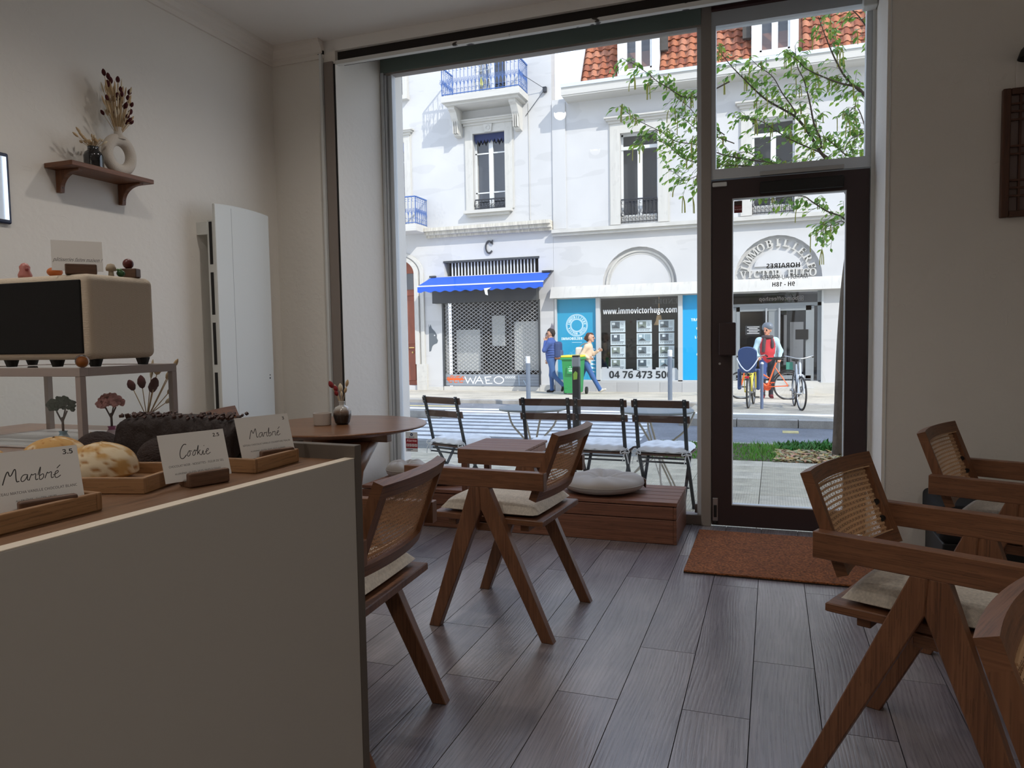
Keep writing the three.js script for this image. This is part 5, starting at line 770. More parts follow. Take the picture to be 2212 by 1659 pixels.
    part(d, 'shutter', boxAt(i ? a - 0.22 : b + 0.02, i ? a - 0.02 : b + 0.2, 8.75, 10, zf - 0.25, zf - 0.1), std('taupe shutter', { color: '#4a4641', roughness: 0.8 })); }
  // blind arch left of the entrance and lettered arch over it
  const archPanel = (cx, r, rise, d) => { const s = new THREE.Shape(); for (let i = 0; i <= 32; i++) { const a = Math.PI * i / 32; s[i ? 'lineTo' : 'moveTo'](cx + r * Math.cos(a), 2.6 + rise * Math.sin(a)); } return new THREE.ExtrudeGeometry(s, { depth: 0.05, bevelEnabled: false }).translate(0, 0, ZF - d); };
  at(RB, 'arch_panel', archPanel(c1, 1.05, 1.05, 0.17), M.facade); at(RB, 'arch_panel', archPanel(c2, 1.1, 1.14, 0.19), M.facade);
  const ring = (cx, r0, r1, rise) => { const s = new THREE.Shape(), k = rise / r1; for (let i = 0; i <= 32; i++) { const a = Math.PI * i / 32; s[i ? 'lineTo' : 'moveTo'](cx + r1 * Math.cos(a), 2.62 + k * r1 * Math.sin(a)); } for (let i = 32; i >= 0; i--) { const a = Math.PI * i / 32; s.lineTo(cx + r0 * Math.cos(a), 2.62 + k * r0 * Math.sin(a)); } return s; };
  at(RB, 'arch_moulding', merge([new THREE.ExtrudeGeometry(ring(c1, 0.9, 0.95, 0.95), { depth: 0.07, bevelEnabled: false }).translate(0, 0, ZF - 0.15), new THREE.ExtrudeGeometry(ring(c1, 0.84, 0.87, 0.87), { depth: 0.04, bevelEnabled: false }).translate(0, 0, ZF - 0.15)]), M.stone);
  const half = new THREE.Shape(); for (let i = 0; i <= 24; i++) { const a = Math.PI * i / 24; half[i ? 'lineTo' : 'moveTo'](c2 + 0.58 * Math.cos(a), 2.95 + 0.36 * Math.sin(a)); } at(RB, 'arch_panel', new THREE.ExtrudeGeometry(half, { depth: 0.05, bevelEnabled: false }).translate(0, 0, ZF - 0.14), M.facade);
  const sg = holder(RB, 'relief_lettering'); const word = 'IMMOBILIERE';
  for (let i = 0; i < word.length; i++) { const a = Math.PI * (0.905 - 0.81 * i / (word.length - 1)); part(sg, 'relief_letter', textGeo(word[i], 0.2, 0.07, serifFont, 1.0).translate(0, -0.1, 0), M.stone, [c2 + 0.86 * Math.cos(a), 2.66 + 0.90 * Math.sin(a), ZF - 0.14], [0, 0, a - Math.PI / 2]); }
  const w2 = 'VICTOR HUGO'; [...w2].forEach((ch, i) => { if (ch !== ' ') part(sg, 'relief_letter', textGeo(ch, 0.19, 0.07, serifFont, 1.0), M.stone, [c2 - 0.86 + i * 0.172, 2.66, ZF - 0.14]); });
  at(RB, 'canopy_band', prism([[0, 2.62], [0.12, 2.62], [0.28, 2.29], [0, 2.29]], 12).rotateY(-Math.PI / 2).translate(-0.02, 0, ZF), M.stone);
  // shop front
  const mull = std('pale shop front metal', { color: '#c3c6c6', roughness: 0.45, metalness: 0.2 });
  at(RB, 'base_tiles', boxAt(-5.95, -1.1, -0.5, -0.08, ZF - 0.02, ZF + 0.05), std('grey base', { color: '#b3b3b1', roughness: 0.7 })); for (let i = 0; i < 8; i++) at(RB, 'base_tile', rboxAt(-5.94 + i * 0.6, -5.345 + i * 0.6, -0.39, -0.11, ZF + 0.04, ZF + 0.062, 0.004), std('grey tile', { color: i % 2 ? '#a9aaab' : '#b0b1b1', roughness: 0.5 }));
  at(RB, 'shop_mullion', merge([[-5.95, -5.89], [-4.74, -4.62], [-2.45, -2.33], [-1.18, -1.06], [1.17, 1.22]].map(([a, b]) => boxAt(a, b, -0.1, 2.28, ZF - 0.12, ZF + 0.03)).concat([boxAt(-5.95, -1.1, -0.1, -0.05, ZF - 0.12, ZF + 0.03)])), mull);
  at(RB, 'shop_interior', merge([boxAt(-6, 1.3, -0.4, 2.4, ZF - 2.3, ZF - 2.2), boxAt(-6, 1.3, -0.2, -0.12, ZF - 2.2, ZF - 0.1), boxAt(-6, 1.3, 2.3, 2.36, ZF - 2.2, ZF - 0.4)]), M.roomDark);
  at(RB, 'shop_pane', boxAt(-4.64, -2.44, -0.06, 2.27, ZF - 0.06, ZF - 0.05), M.glass);
  const blueTex = canvasTex(512, 1024, (x, w, h) => { x.fillStyle = '#2b97bd'; x.fillRect(0, 0, w, h); x.strokeStyle = '#7cc0d8'; x.lineWidth = 3; for (let i = 0; i < 6; i++) { const X = 140 + i * 42, Y = 720 - 30 * Math.sin(i); x.strokeRect(X, Y, 60, h - Y); x.beginPath(); x.moveTo(X, Y); x.lineTo(X + 30, Y - 50); x.lineTo(X + 60, Y); x.stroke(); } x.fillStyle = '#d5e6ec'; for (let i = 0; i < 7; i++) { x.beginPath(); x.moveTo(430, 600 + i * 50); x.lineTo(500, 640 + i * 48); x.lineTo(430, 660 + i * 46); x.fill(); }
    x.fillStyle = '#eef4f6'; x.font = 'bold 46px sans-serif'; x.textAlign = 'center'; x.fillText('IMMOBILIER NEUF', 255, 515); x.fillRect(190, 545, 130, 4);
    x.lineWidth = 5; x.strokeStyle = '#eef4f6'; for (const r of [140, 128, 84, 74]) { x.beginPath(); x.arc(255, 330, r, 0, 6.3); x.stroke(); }
    x.font = 'bold 36px serif'; const ringText = (s, from, to, r, flip) => { [...s].forEach((ch, i) => { const a = from + (to - from) * i / (s.length - 1); x.save(); x.translate(255 + r * Math.cos(a), 330 + r * Math.sin(a)); x.rotate(flip ? a - Math.PI / 2 : a + Math.PI / 2); x.fillText(ch, 0, 0); x.restore(); }); }; ringText('IMMOBILIERE', Math.PI * 1.05, Math.PI * 1.95, 93, false); ringText('VICTOR HUGO', Math.PI * 0.88, Math.PI * 0.12, 119, true); });
  const bl = at(RB, 'blue_panel', boxAt(-5.89, -4.74, -0.06, 2.27, ZF - 0.08, ZF - 0.06), std('blue panel', { color: '#2b97bd', roughness: 0.35 })); part(bl, 'printed_film', new THREE.PlaneGeometry(1.15, 2.3).translate(-5.315, 1.105, ZF - 0.055), std('printed blue film', { map: blueTex, roughness: 0.35 }));
  const blueR = canvasTex(512, 1024, (x, w, h) => { x.fillStyle = '#1d9fd6'; x.fillRect(0, 0, w, h); x.fillStyle = '#eef4f6'; x.font = 'bold 46px sans-serif'; x.textAlign = 'center'; ['TRANSACTION', 'GESTION', 'LOCATION', 'SYNDIC', 'CONSEIL'].forEach((s, i) => { x.fillText(s, 256, 310 + i * 105); if (i < 4) x.fillRect(236, 352 + i * 105, 40, 4); }); });
  const br = at(RB, 'blue_panel', boxAt(-2.33, -1.18, -0.06, 2.27, ZF - 0.08, ZF - 0.06), std('bright blue panel', { color: '#1d9fd6', roughness: 0.35 })); part(br, 'printed_film', new THREE.PlaneGeometry(1.15, 2.3).translate(-1.755, 1.105, ZF - 0.055), std('printed bright film', { map: blueR, roughness: 0.35 }));
  // window lettering and frosted skyline strip
  const vin = std('pale window lettering', { color: '#e3e5e5', roughness: 0.5 }), ink = std('black window lettering', { color: '#22262b', roughness: 0.5 });
  { const g = textGeo('www.immovictorhugo.com', 0.16, 0.004, font); g.computeBoundingBox(); const k = 2.06 / (g.boundingBox.max.x - g.boundingBox.min.x); at(RB, 'window_lettering', g.scale(k, 1, 1).translate(-3.515, 1.81, ZF - 0.048), vin); }
  { const g = textGeo('04 76 473 500', 0.2, 0.004, font); g.computeBoundingBox(); const k = 1.76 / (g.boundingBox.max.x - g.boundingBox.min.x); at(RB, 'window_lettering', g.scale(k, 1, 1).translate(-3.5, 0.0, ZF - 0.04), ink); }
  at(RB, 'window_lettering', textGeo('VENDRE', 0.14, 0.004, serifFont).rotateY(Math.PI).translate(-2.75, 2.06, ZF - 0.2), std('grey reversed lettering', { color: '#4a4d50', roughness: 0.6 }));
  { const s = [[-4.62, -0.05], [-2.45, -0.05], [-2.45, 0.2]]; seed = 940; let x = -2.5; while (x > -4.6) { const y = rr(0.2, 0.34); s.push([x, y]); x -= rr(0.05, 0.16); s.push([x, y]); } s.push([-4.62, 0.2]); at(RB, 'frosted_skyline', prism(s, 0.003).translate(0, 0, ZF - 0.046), std('silver frosted film', { color: '#b6bcc1', roughness: 0.5 })); }
  at(RB, 'pendant_lamp', merge([lathe([[0.03, 0.28], [0.06, 0.27], [0.09, 0.12], [0.15, 0], [0.14, 0]], 20).translate(-3.04, 1.48, ZF - 0.5), rod([-3.04, 1.75, ZF - 0.5], [-3.04, 2.3, ZF - 0.5], 0.01)]), std('tan lamp shade', { color: '#c9a878', roughness: 0.7 }));
  // entrance
  const al = std('grey entrance metal', { color: '#8f9598', roughness: 0.45, metalness: 0.3 }), en = holder(RB, 'entrance_doors'), zd = ZF - 0.1;
  part(en, 'door_frame', merge([boxAt(-1.06, 1.17, 1.89, 1.98, zd - 0.06, zd), boxAt(-1.06, -0.93, -0.05, 1.9, zd - 0.06, zd), boxAt(0.93, 1.0, -0.05, 1.9, zd - 0.06, zd), boxAt(-0.12, 0.12, -0.02, 1.9, zd - 0.06, zd), boxAt(-0.93, -0.84, 0, 1.9, zd - 0.06, zd + 0.01), boxAt(0.8, 0.93, 0, 1.9, zd - 0.06, zd + 0.01), boxAt(-0.93, 0.93, -0.02, 0.08, zd - 0.06, zd + 0.01), boxAt(-0.93, 0.93, 1.78, 1.9, zd - 0.06, zd + 0.01), boxAt(1.08, 1.18, -0.05, 2.27, zd - 0.06, zd)]), al);
  part(en, 'pull_bar', merge([rod([-0.17, 0.05, zd + 0.06], [-0.17, 1.85, zd + 0.06], 0.025), rod([0.15, 0.05, zd + 0.06], [0.15, 1.85, zd + 0.06], 0.025)]), M.steel);
  part(en, 'pane', boxAt(-1.06, 1.17, 1.98, 2.27, zd - 0.04, zd - 0.03), M.glass); part(en, 'pane', boxAt(-0.84, -0.12, 0.08, 1.78, zd - 0.04, zd - 0.03), M.glass); part(en, 'pane', boxAt(0.12, 0.8, 0.08, 1.78, zd - 0.04, zd - 0.03), M.glass); part(en, 'pane', boxAt(0.99, 1.09, -0.05, 1.98, zd - 0.04, zd - 0.03), M.glass);
  const note = canvasTex(128, 96, (x, w, h) => { x.fillStyle = '#2a2d30'; x.fillRect(0, 0, w, h); x.fillStyle = '#d9d9d9'; for (let i = 0; i < 5; i++) x.fillRect(14 + (i % 2) * 14, 12 + i * 16, 100 - (i % 2) * 28, 6); });
  part(en, 'door_notice', new THREE.PlaneGeometry(0.4, 0.25).translate(-0.5, 1.28, zd - 0.025), std('notice film', { map: note, roughness: 0.5 })); part(en, 'green_notice', boxAt(0.33, 0.5, 0.18, 0.42, zd - 0.3, zd - 0.29), std('green notice', { color: '#4aa08a', roughness: 0.6 }));
  part(en, 'letter_box', merge([rboxAt(0.55, 0.86, 1.02, 1.28, zd - 0.02, zd + 0.12, 0.01)]), M.black);
  part(en, 'inner_light_panel', merge([boxAt(0.28, 0.36, 0.3, 1.7, zd - 1.5, zd - 1.45), boxAt(0.45, 0.8, 0.1, 1.5, zd - 1.6, zd - 1.55)]), M.facade);
  at(RB, 'entrance_step', merge([boxAt(-1.1, 1.1, -0.5, -0.06, ZF - 0.3, ZF + 0.06), boxAt(-1.1, 1.0, -0.5, -0.22, ZF, ZF + 0.35)]), M.stone); at(RB, 'base_tiles', boxAt(1.1, 3, -0.5, -0.1, ZF - 0.02, ZF + 0.06), M.stone);
}
{ // property cards hung behind the agency glass
  const vars = [0, 1, 2, 3].map(k => canvasTex(192, 144, (x, w, h) => { x.fillStyle = '#cfdde2'; x.fillRect(0, 0, w, h); x.fillStyle = ['#5d6c74', '#8fa9b4', '#7d8a80', '#4c5a66'][k]; x.fillRect(14, 12, k === 1 ? 78 : 108, 84); if (k === 1) x.fillRect(100, 12, 78, 84); x.fillStyle = '#dfe9ec'; x.fillRect(20 + k * 8, 20, 40, 30); x.fillStyle = '#3b464c'; x.beginPath(); x.moveTo(14, 96); x.lineTo(70, 50 + k * 8); x.lineTo(122, 96); x.fill(); x.fillStyle = '#33424c'; x.fillRect(14, 102, 160, 7); for (let i = 0; i < 7; i++) x.fillRect(16 + i * 22, 118, 12, 9); x.fillStyle = '#7b8a92'; for (let i = 0; i < 4; i++) x.fillRect(134, 22 + i * 14, 38, 4); }));
  const mats = vars.map((t, i) => std('property card ' + i, { map: t, roughness: 0.5 })), edge = std('clear card holder', { color: '#bfd2d8', roughness: 0.3 });
  const col = ['left', 'middle', 'right'], row = ['top', 'second', 'third', 'lowest'];
  for (let c = 0; c < 3; c++) for (let r = 0; r < 4; r++) { const o = thing('property_card', row[r] + ' property card in the ' + col[c] + ' column of the agency window', 'card', [[-4.175, -3.425, -2.805][c], 1.455 - 0.36 * r, ZF - 0.3], 0, 'property cards in the agency window'); part(o, 'holder_plate', box(0.43, 0.33, 0.012), edge); part(o, 'printed_sheet', new THREE.PlaneGeometry(0.42, 0.32).translate(0, 0, 0.0075), mats[(c * 2 + r * 3 + (c === 0 && r === 3 ? 1 : 0)) % 4]); }
}
// ================= terrace furniture =================
M.chairIron = std('anthracite chair steel', { color: '#2c3236', roughness: 0.45, metalness: 0.4 });
M.cotton = std('white cotton', { color: '#e4e6e6', bumpMap: rep(linenBump, 5, 5), bumpScale: 0.001, roughness: 0.95 });
function bistroChair(label, pos, deg) { // local: the sitter faces -z, the back is towards +z; origin on the ground
  const o = thing('bistro_chair', label, 'chair', pos, deg * Math.PI / 180, 'folding bistro chairs on the terrace'), W = 0.2;
  for (const s of [-1, 1]) {
    const x = s * (W - 0.025);
    part(o, 'back_leg', merge([bar([x, 0.47, 0.115], [x, 0.86, 0.215], 0.026, 0.011), bar([x, 0, -0.19], [x, 0.47, 0.115], 0.024, 0.011)]), M.chairIron);
    part(o, 'front_leg', bar([x - s * 0.02, 0.44, -0.14], [x - s * 0.02, 0, 0.19], 0.022, 0.011), M.chairIron);
    part(o, 'rubber_foot', merge([cyl(0.016, 0.013, 0.03, 8, x, 0, -0.185), cyl(0.016, 0.013, 0.03, 8, x - s * 0.02, 0, 0.185)]), M.black);
    part(o, 'rivet', merge([0.70, 0.735, 0.815, 0.85].map(y => cyl(0.0045, 0.0045, 0.004, 8).rotateX(Math.PI / 2).translate(x, y, 0.222 - (0.86 - y) * 0.256 + 0.006))), M.steel);
  }
  part(o, 'stretcher', merge([rod([-W + 0.02, 0.2, 0.04], [W - 0.02, 0.2, 0.04], 0.006), rod([-W + 0.04, 0.12, 0.1], [W - 0.04, 0.12, 0.1], 0.006), rod([-W + 0.03, 0.425, 0.13], [W - 0.03, 0.425, 0.13], 0.007), rod([-W + 0.02, 0.40, 0.15], [W - 0.02, 0.40, 0.15], 0.007)]), M.chairIron);
  for (const y of [0.825, 0.715]) part(o, 'back_slat', uvm(rbox(2 * W + 0.015, 0.054, 0.016, 0.004, 0, 0, 0, 1), 'x', y * 9), M.slat, [0, y, 0.218 - (0.86 - y) * 0.256 - 0.012], [0.25, 0, 0]);
  for (let i = 0; i < 6; i++) part(o, 'seat_slat', uvm(rbox(2 * W - 0.02, 0.014, 0.05, 0.003, 0, 0.45, 0.12 - i * 0.064, 1), 'x', i), M.slat);
  { // tufted cushion with ties
    const g = new THREE.PlaneGeometry(1, 1, 24, 24).rotateX(-Math.PI / 2), p = g.attributes.position, low = g.clone(), q = low.attributes.position;
    for (let i = 0; i < p.count; i++) { const a = p.getX(i) * 2, b = p.getZ(i) * 2, e = Math.pow(Math.max(0, (1 - Math.pow(Math.abs(a), 5)) * (1 - Math.pow(Math.abs(b), 5))), 0.4); let d = 0; for (const [u, v] of [[0.4, 0.4], [-0.4, 0.4], [0.4, -0.4], [-0.4, -0.4]]) d += Math.exp(-((a - u) ** 2 + (b - v) ** 2) * 26);
      const k = 1 - 0.05 * (a * a * b * b) + 0.012 * Math.sin(a * 9) * Math.sin(b * 11); p.setXYZ(i, a * 0.195 * k, 0.474 + e * 0.046 - d * 0.022 + 0.004 * Math.sin(a * 14 + b * 5), -0.03 + b * 0.185 * k); q.setXYZ(i, a * 0.195 * k, 0.474 - e * 0.014, -0.03 + b * 0.185 * k); }
    low.index.array.reverse(); g.computeVertexNormals(); low.computeVertexNormals(); const c = part(o, 'seat_cushion', uvm(merge([g, low]), 'x'), M.cotton);
    for (const s of [-1, 1]) part(c, 'cushion_tie', merge([tube([[s * 0.17, 0.475, 0.13], [s * 0.2, 0.49, 0.15], [s * 0.215, 0.46, 0.16], [s * 0.18, 0.465, 0.15]], 0.004, 14, 5), tube([[s * 0.18, 0.475, 0.14], [s * 0.16, 0.485, 0.16], [s * 0.15, 0.455, 0.165], [s * 0.18, 0.465, 0.15]], 0.004, 14, 5), tube([[s * 0.18, 0.47, 0.145], [s * 0.2, 0.43, 0.165], [s * 0.21, 0.38, 0.165]], 0.0035, 10, 5), tube([[s * 0.18, 0.47, 0.145], [s * 0.17, 0.42, 0.165], [s * 0.165, 0.39, 0.16]], 0.0035, 10, 5)]), M.cotton);
  }
  return o;
}
{
  const zc = -5.50, y = nearY(zc);
  const c = bistroChair('leftmost folding bistro chair on the terrace, standing apart', [-2.44, nearY(-5.52), -5.52], -20);
  const put = (x, z, d, l) => copy(c, [x, nearY(z), z], d * Math.PI / 180, l);
  put(-1.63, -5.50, 2, 'bistro chair, left one of the touching pair in the middle of the terrace');
  put(-1.195, -5.48, -3, 'bistro chair, right one of the touching pair in the middle of the terrace');
  put(-0.745, -5.46, -4, 'rightmost folding bistro chair on the terrace beside the window post');
}
function bistroTable(label, pos, turn) {
  const o = thing('bistro_table', label, 'table', pos, turn, 'round bistro tables on the terrace'), m = std('grey table steel', { color: '#8d9496', roughness: 0.5, metalness: 0.3 }), lg = std('pale leg steel', { color: '#b4aea2', roughness: 0.55 });
  part(o, 'table_top', lathe([[0, 0.70], [0.30, 0.70], [0.305, 0.69], [0.308, 0.705], [0.302, 0.712], [0, 0.712]], 48), m);
  for (const s of [-1, 1]) { part(o, 'crossed_leg', tube([[s * 0.02, 0, -0.24], [s * 0.02, 0.02, -0.235], [s * 0.02, 0.36, 0], [s * 0.05, 0.55, 0.12], [s * 0.08, 0.69, 0.22]], 0.009, 20, 6), lg); part(o, 'crossed_leg', tube([[s * 0.24, 0, 0.24], [s * 0.235, 0.02, 0.235], [s * 0.06, 0.36, 0], [s * 0.2, 0.55, -0.14], [s * 0.24, 0.69, -0.2]], 0.009, 20, 6), lg); }
  part(o, 'stay_wire', merge([rod([-0.22, 0.08, 0.2], [0.05, 0.36, 0], 0.004), rod([0.22, 0.08, 0.2], [-0.05, 0.36, 0], 0.004), rod([-0.23, 0.69, 0.1], [0.23, 0.69, 0.1], 0.005)]), lg);
}
bistroTable('round grey bistro table left of the middle chairs', [-2.03, nearY(-6.25), -6.25], 0.3);
bistroTable('round grey bistro table behind the rightmost bistro chair', [-0.92, nearY(-6.2), -6.2], -0.5);
// ================= street furniture =================
function bollard(label, x, z, y) { const o = thing('bollard', label, 'bollard', [x, y, z], 0, 'white topped bollards'); part(o, 'post', cyl(0.05, 0.05, 1.0, 18), std('slate blue steel', { color: '#6b7684', roughness: 0.5 })); part(o, 'white_cap', lathe([[0.051, 1.0], [0.052, 1.13], [0.045, 1.15], [0, 1.152]], 18), M.winWhite); }
bollard('slate bollard with white cap behind the left terrace table', -5.13, -15.48, -0.385); bollard('slate bollard with white cap before the agency window', -2.21, -16.95, -0.30);
{ const o = thing('litter_post', 'black slim post with a green sticker beside the wheelie bin', 'post', [-3.2, -0.4, -12.3]); part(o, 'post', rbox(0.125, 1.06, 0.125, 0.02, 0, 0.53, 0), M.black); part(o, 'grey_head', rbox(0.128, 0.17, 0.128, 0.02, 0, 1.145, 0), std('grey head', { color: '#8b8d8c', roughness: 0.5 })); part(o, 'black_cap', rbox(0.12, 0.03, 0.12, 0.012, 0, 1.245, 0), M.black); part(o, 'green_sticker', prism([[-0.035, 0], [0.03, 0.01], [0.038, 0.12], [0, 0.15], [-0.04, 0.1]], 0.002).translate(0, 0.84, 0.0645), std('green sticker', { color: '#8fb23c', roughness: 0.5 })); }
{ const o = thing('wheelie_bin', 'green wheelie bin with a yellow lid on the far pavement', 'bin', [-5.02, -0.36, -19.0]), gr = std('green bin plastic', { color: '#2b8a4b', roughness: 0.5 });
  const b = new THREE.CylinderGeometry(0.40, 0.32, 0.92, 4, 1).rotateY(Math.PI / 4).scale(0.84, 1, 1.1).translate(0, 0.52, 0); b.computeVertexNormals(); part(o, 'body', toCreasedNormals(b, 0.4), gr); part(o, 'rim', rbox(0.55, 0.06, 0.7, 0.02, 0, 0.97, 0), gr); part(o, 'lid', rbox(0.52, 0.06, 0.68, 0.028, 0, 1.03, 0), std('yellow lid', { color: '#e2cf3d', roughness: 0.5 }));
  part(o, 'wheel', merge([cyl(0.1, 0.1, 0.05, 18).rotateZ(Math.PI / 2).translate(0.32, 0.1, -0.24), cyl(0.1, 0.1, 0.05, 18).rotateZ(Math.PI / 2).translate(-0.27, 0.1, -0.24)]), M.black);
  const mk = canvasTex(128, 128, (x, w, h) => { x.fillStyle = '#2b8a4b'; x.fillRect(0, 0, w, h); x.fillStyle = '#e6efe6'; x.beginPath(); x.arc(50, 18, 10, 3, 6.6); x.fill(); x.fillRect(18, 42, 92, 7); x.font = 'bold 40px sans-serif'; x.fillText('Ville', 26, 94); });
  part(o, 'printed_mark', new THREE.PlaneGeometry(0.2, 0.2), std('bin print', { map: mk, roughness: 0.5 }), [0.02, 0.68, 0.345], [-0.095, 0, 0]); }
// bicycles, forward = +x
function bicycle(label, pos, deg, frameColor, { seatChild = false, step = false, roll = 0, fork = frameColor, chain = '#3a3a3a', steer = 0 } = {}) {
  const o = thing('bicycle', label, 'bicycle', pos, deg * Math.PI / 180, 'bicycles across the street'), R = 0.33, wb = 1.02, tyre = std('tyre rubber', { color: '#2b2b2c', roughness: 0.8 }), fm = std('frame paint ' + frameColor, { color: frameColor, roughness: 0.35, clearcoat: 0.5 }), fk = std('fork paint ' + fork, { color: fork, roughness: 0.35, metalness: 0.2 });
  const wheel = () => { const w = new THREE.Group(); w.name = 'wheel'; part(w, 'tyre', new THREE.TorusGeometry(R - 0.018, 0.018, 8, 40), tyre); part(w, 'rim', new THREE.TorusGeometry(R - 0.042, 0.008, 6, 40), M.steel); const sp = []; for (let i = 0; i < 18; i++) { const a = i * 6.2832 / 18; sp.push(rod([0, 0, (i % 2 - 0.5) * 0.05], [(R - 0.045) * Math.cos(a), (R - 0.045) * Math.sin(a), 0], 0.0016, 4)); } part(w, 'spokes', merge([...sp, cyl(0.022, 0.022, 0.09, 10).rotateX(Math.PI / 2).translate(0, 0, -0.0)]), M.steel); return w; };
  const rw = wheel(); rw.position.set(-wb / 2, R, 0); o.add(rw);
  const front = holder(o, 'steering', [wb / 2 - 0.06, 0, 0], [0, steer, 0]); const fw = wheel(); fw.position.set(0.06, R, 0); front.add(fw); // wheel tyre sits one level deeper on purpose of steering
  part(front, 'fork', merge([rod([0.06, R, 0.05], [-0.02, 0.68, 0.045], 0.014), rod([0.06, R, -0.05], [-0.02, 0.68, -0.045], 0.014), rod([-0.02, 0.66, 0], [-0.07, 0.92, 0], 0.018), rod([-0.02, 0.68, -0.05], [-0.02, 0.68, 0.05], 0.014)]), fk);
  part(front, 'handlebar', merge([rod([-0.07, 0.9, 0], [-0.06, 1.0, 0], 0.014), tube([[-0.22, 1.02, -0.29], [-0.1, 1.04, -0.24], [-0.04, 1.0, -0.08], [-0.04, 1.0, 0.08], [-0.1, 1.04, 0.24], [-0.22, 1.02, 0.29]], 0.011, 24, 6)]), M.steel);
  part(front, 'grip', merge([rod([-0.13, 1.035, -0.255], [-0.25, 1.015, -0.295], 0.017), rod([-0.13, 1.035, 0.255], [-0.25, 1.015, 0.295], 0.017)]), M.black);
  part(o, 'frame', merge([rod([wb / 2 - 0.1, 0.70, 0], [-0.06, 0.30, 0], 0.021), rod([wb / 2 - 0.12, 0.82, 0], step ? [-0.10, 0.5, 0] : [-0.22, 0.78, 0], 0.017), rod([-0.06, 0.30, 0], [-0.25, 0.86, 0], 0.017), rod([-0.06, 0.30, 0.02], [-wb / 2, R, 0.055], 0.010), rod([-0.06, 0.30, -0.02], [-wb / 2, R, -0.055], 0.010), rod([-0.22, 0.76, 0.015], [-wb / 2, R, 0.055], 0.009), rod([-0.22, 0.76, -0.015], [-wb / 2, R, -0.055], 0.009), rod([wb / 2 - 0.09, 0.66, 0], [wb / 2 - 0.14, 0.9, 0], 0.022)]), fm);
  part(o, 'saddle', merge([ball(0.11, -0.28, 0.95, 0, 1.2, 0.35, 0.8), ball(0.06, -0.14, 0.95, 0, 1.8, 0.4, 0.6), rod([-0.25, 0.86, 0], [-0.27, 0.94, 0], 0.013)]), M.black);
  part(o, 'crank', merge([cyl(0.09, 0.09, 0.008, 20).rotateX(Math.PI / 2).translate(-0.06, 0.30, 0.055), bar([-0.06, 0.30, 0.07], [0.06, 0.19, 0.07], 0.018), bar([-0.06, 0.30, -0.07], [-0.18, 0.41, -0.07], 0.018), box(0.09, 0.02, 0.08, 0.06, 0.19, 0.12), box(0.09, 0.02, 0.08, -0.18, 0.41, -0.12)]), std('crank ' + chain, { color: chain, roughness: 0.4 }));
  const guard = (cx, a0, a1) => { const p = []; for (let i = 0; i <= 12; i++) { const a = a0 + (a1 - a0) * i / 12; p.push([cx + (R + 0.025) * Math.cos(a), R + (R + 0.025) * Math.sin(a), 0]); } return tube(p, 0.016, 24, 5); };
  part(o, 'mudguard', guard(-wb / 2, 0.5, 3.3), M.black); 
  if (seatChild) { const cs = holder(o, 'child_seat', [-0.52, 0.70, 0]), navy = std('navy seat shell', { color: '#2d4470', roughness: 0.45 });
    const sh = new THREE.Shape(); sh.moveTo(-0.11, 0.02); sh.lineTo(-0.17, 0.16); sh.lineTo(-0.18, 0.42); sh.quadraticCurveTo(-0.17, 0.53, 0, 0.54); sh.quadraticCurveTo(0.17, 0.53, 0.18, 0.42); sh.lineTo(0.17, 0.16); sh.lineTo(0.11, 0.02); sh.closePath();
    part(cs, 'seat_shell', merge([prism(sh, 0.05, 0.01).rotateY(Math.PI / 2).rotateZ(0.18).translate(-0.12, 0, 0), rbox(0.3, 0.06, 0.32, 0.025, 0.03, 0.06, 0), rbox(0.12, 0.42, 0.07, 0.03, 0.1, -0.12, 0.18), rbox(0.12, 0.42, 0.07, 0.03, 0.1, -0.12, -0.18)]), navy);
    part(cs, 'strap', merge([tube([[-0.19, 0.3, -0.2], [-0.26, 0.14, -0.1], [-0.27, 0.06, 0], [-0.26, 0.14, 0.1], [-0.19, 0.3, 0.2]], 0.012, 20, 5)]), std('pale strap', { color: '#c3ccda', roughness: 0.7 }));
    part(cs, 'rack', merge([rod([0.15, -0.02, 0.05], [-0.25, -0.05, 0.05], 0.009), rod([0.15, -0.02, -0.05], [-0.25, -0.05, -0.05], 0.009), rod([-0.22, -0.05, 0.06], [0.02, -0.37, 0.07], 0.008), rod([-0.22, -0.05, -0.06], [0.02, -0.37, -0.07], 0.008)]), std('yellow rack', { color: '#d7c33a', roughness: 0.5 }));
    part(cs, 'rear_light', rbox(0.03, 0.05, 0.08, 0.01, -0.3, -0.06, 0), std('red reflector', { color: '#b3202a', roughness: 0.3 })); }
  if (roll) o.rotation.set(0, deg * Math.PI / 180, 0); return o;
}
bicycle('yellow bicycle with a navy child seat, seen from behind', [-0.42, -0.30, -15.75], 86, '#d8c33a', { seatChild: true, step: true });
bicycle('silver city bicycle parked alone, front wheel towards the cafe', [0.46, -0.30, -15.45], -85, '#9aa6b4', { step: true, fork: '#c8d0da', steer: 0.15 });
bicycle('orange bicycle held by the helmeted cyclist', [-0.18, -0.335, -17.75], 176, '#e8662a', { step: true, fork: '#e8662a', chain: '#d8562a' });
{ const o = thing('rack_hoop', 'slate blue hoop post beside the yellow bicycle', 'bicycle rack', [-0.2, -0.302, -15.12]); part(o, 'post', cyl(0.03, 0.03, 0.9, 14), std('slate rack', { color: '#5b6a86', roughness: 0.5 })); part(o, 'cap', ball(0.032, 0, 0.9, 0), M.winWhite); }
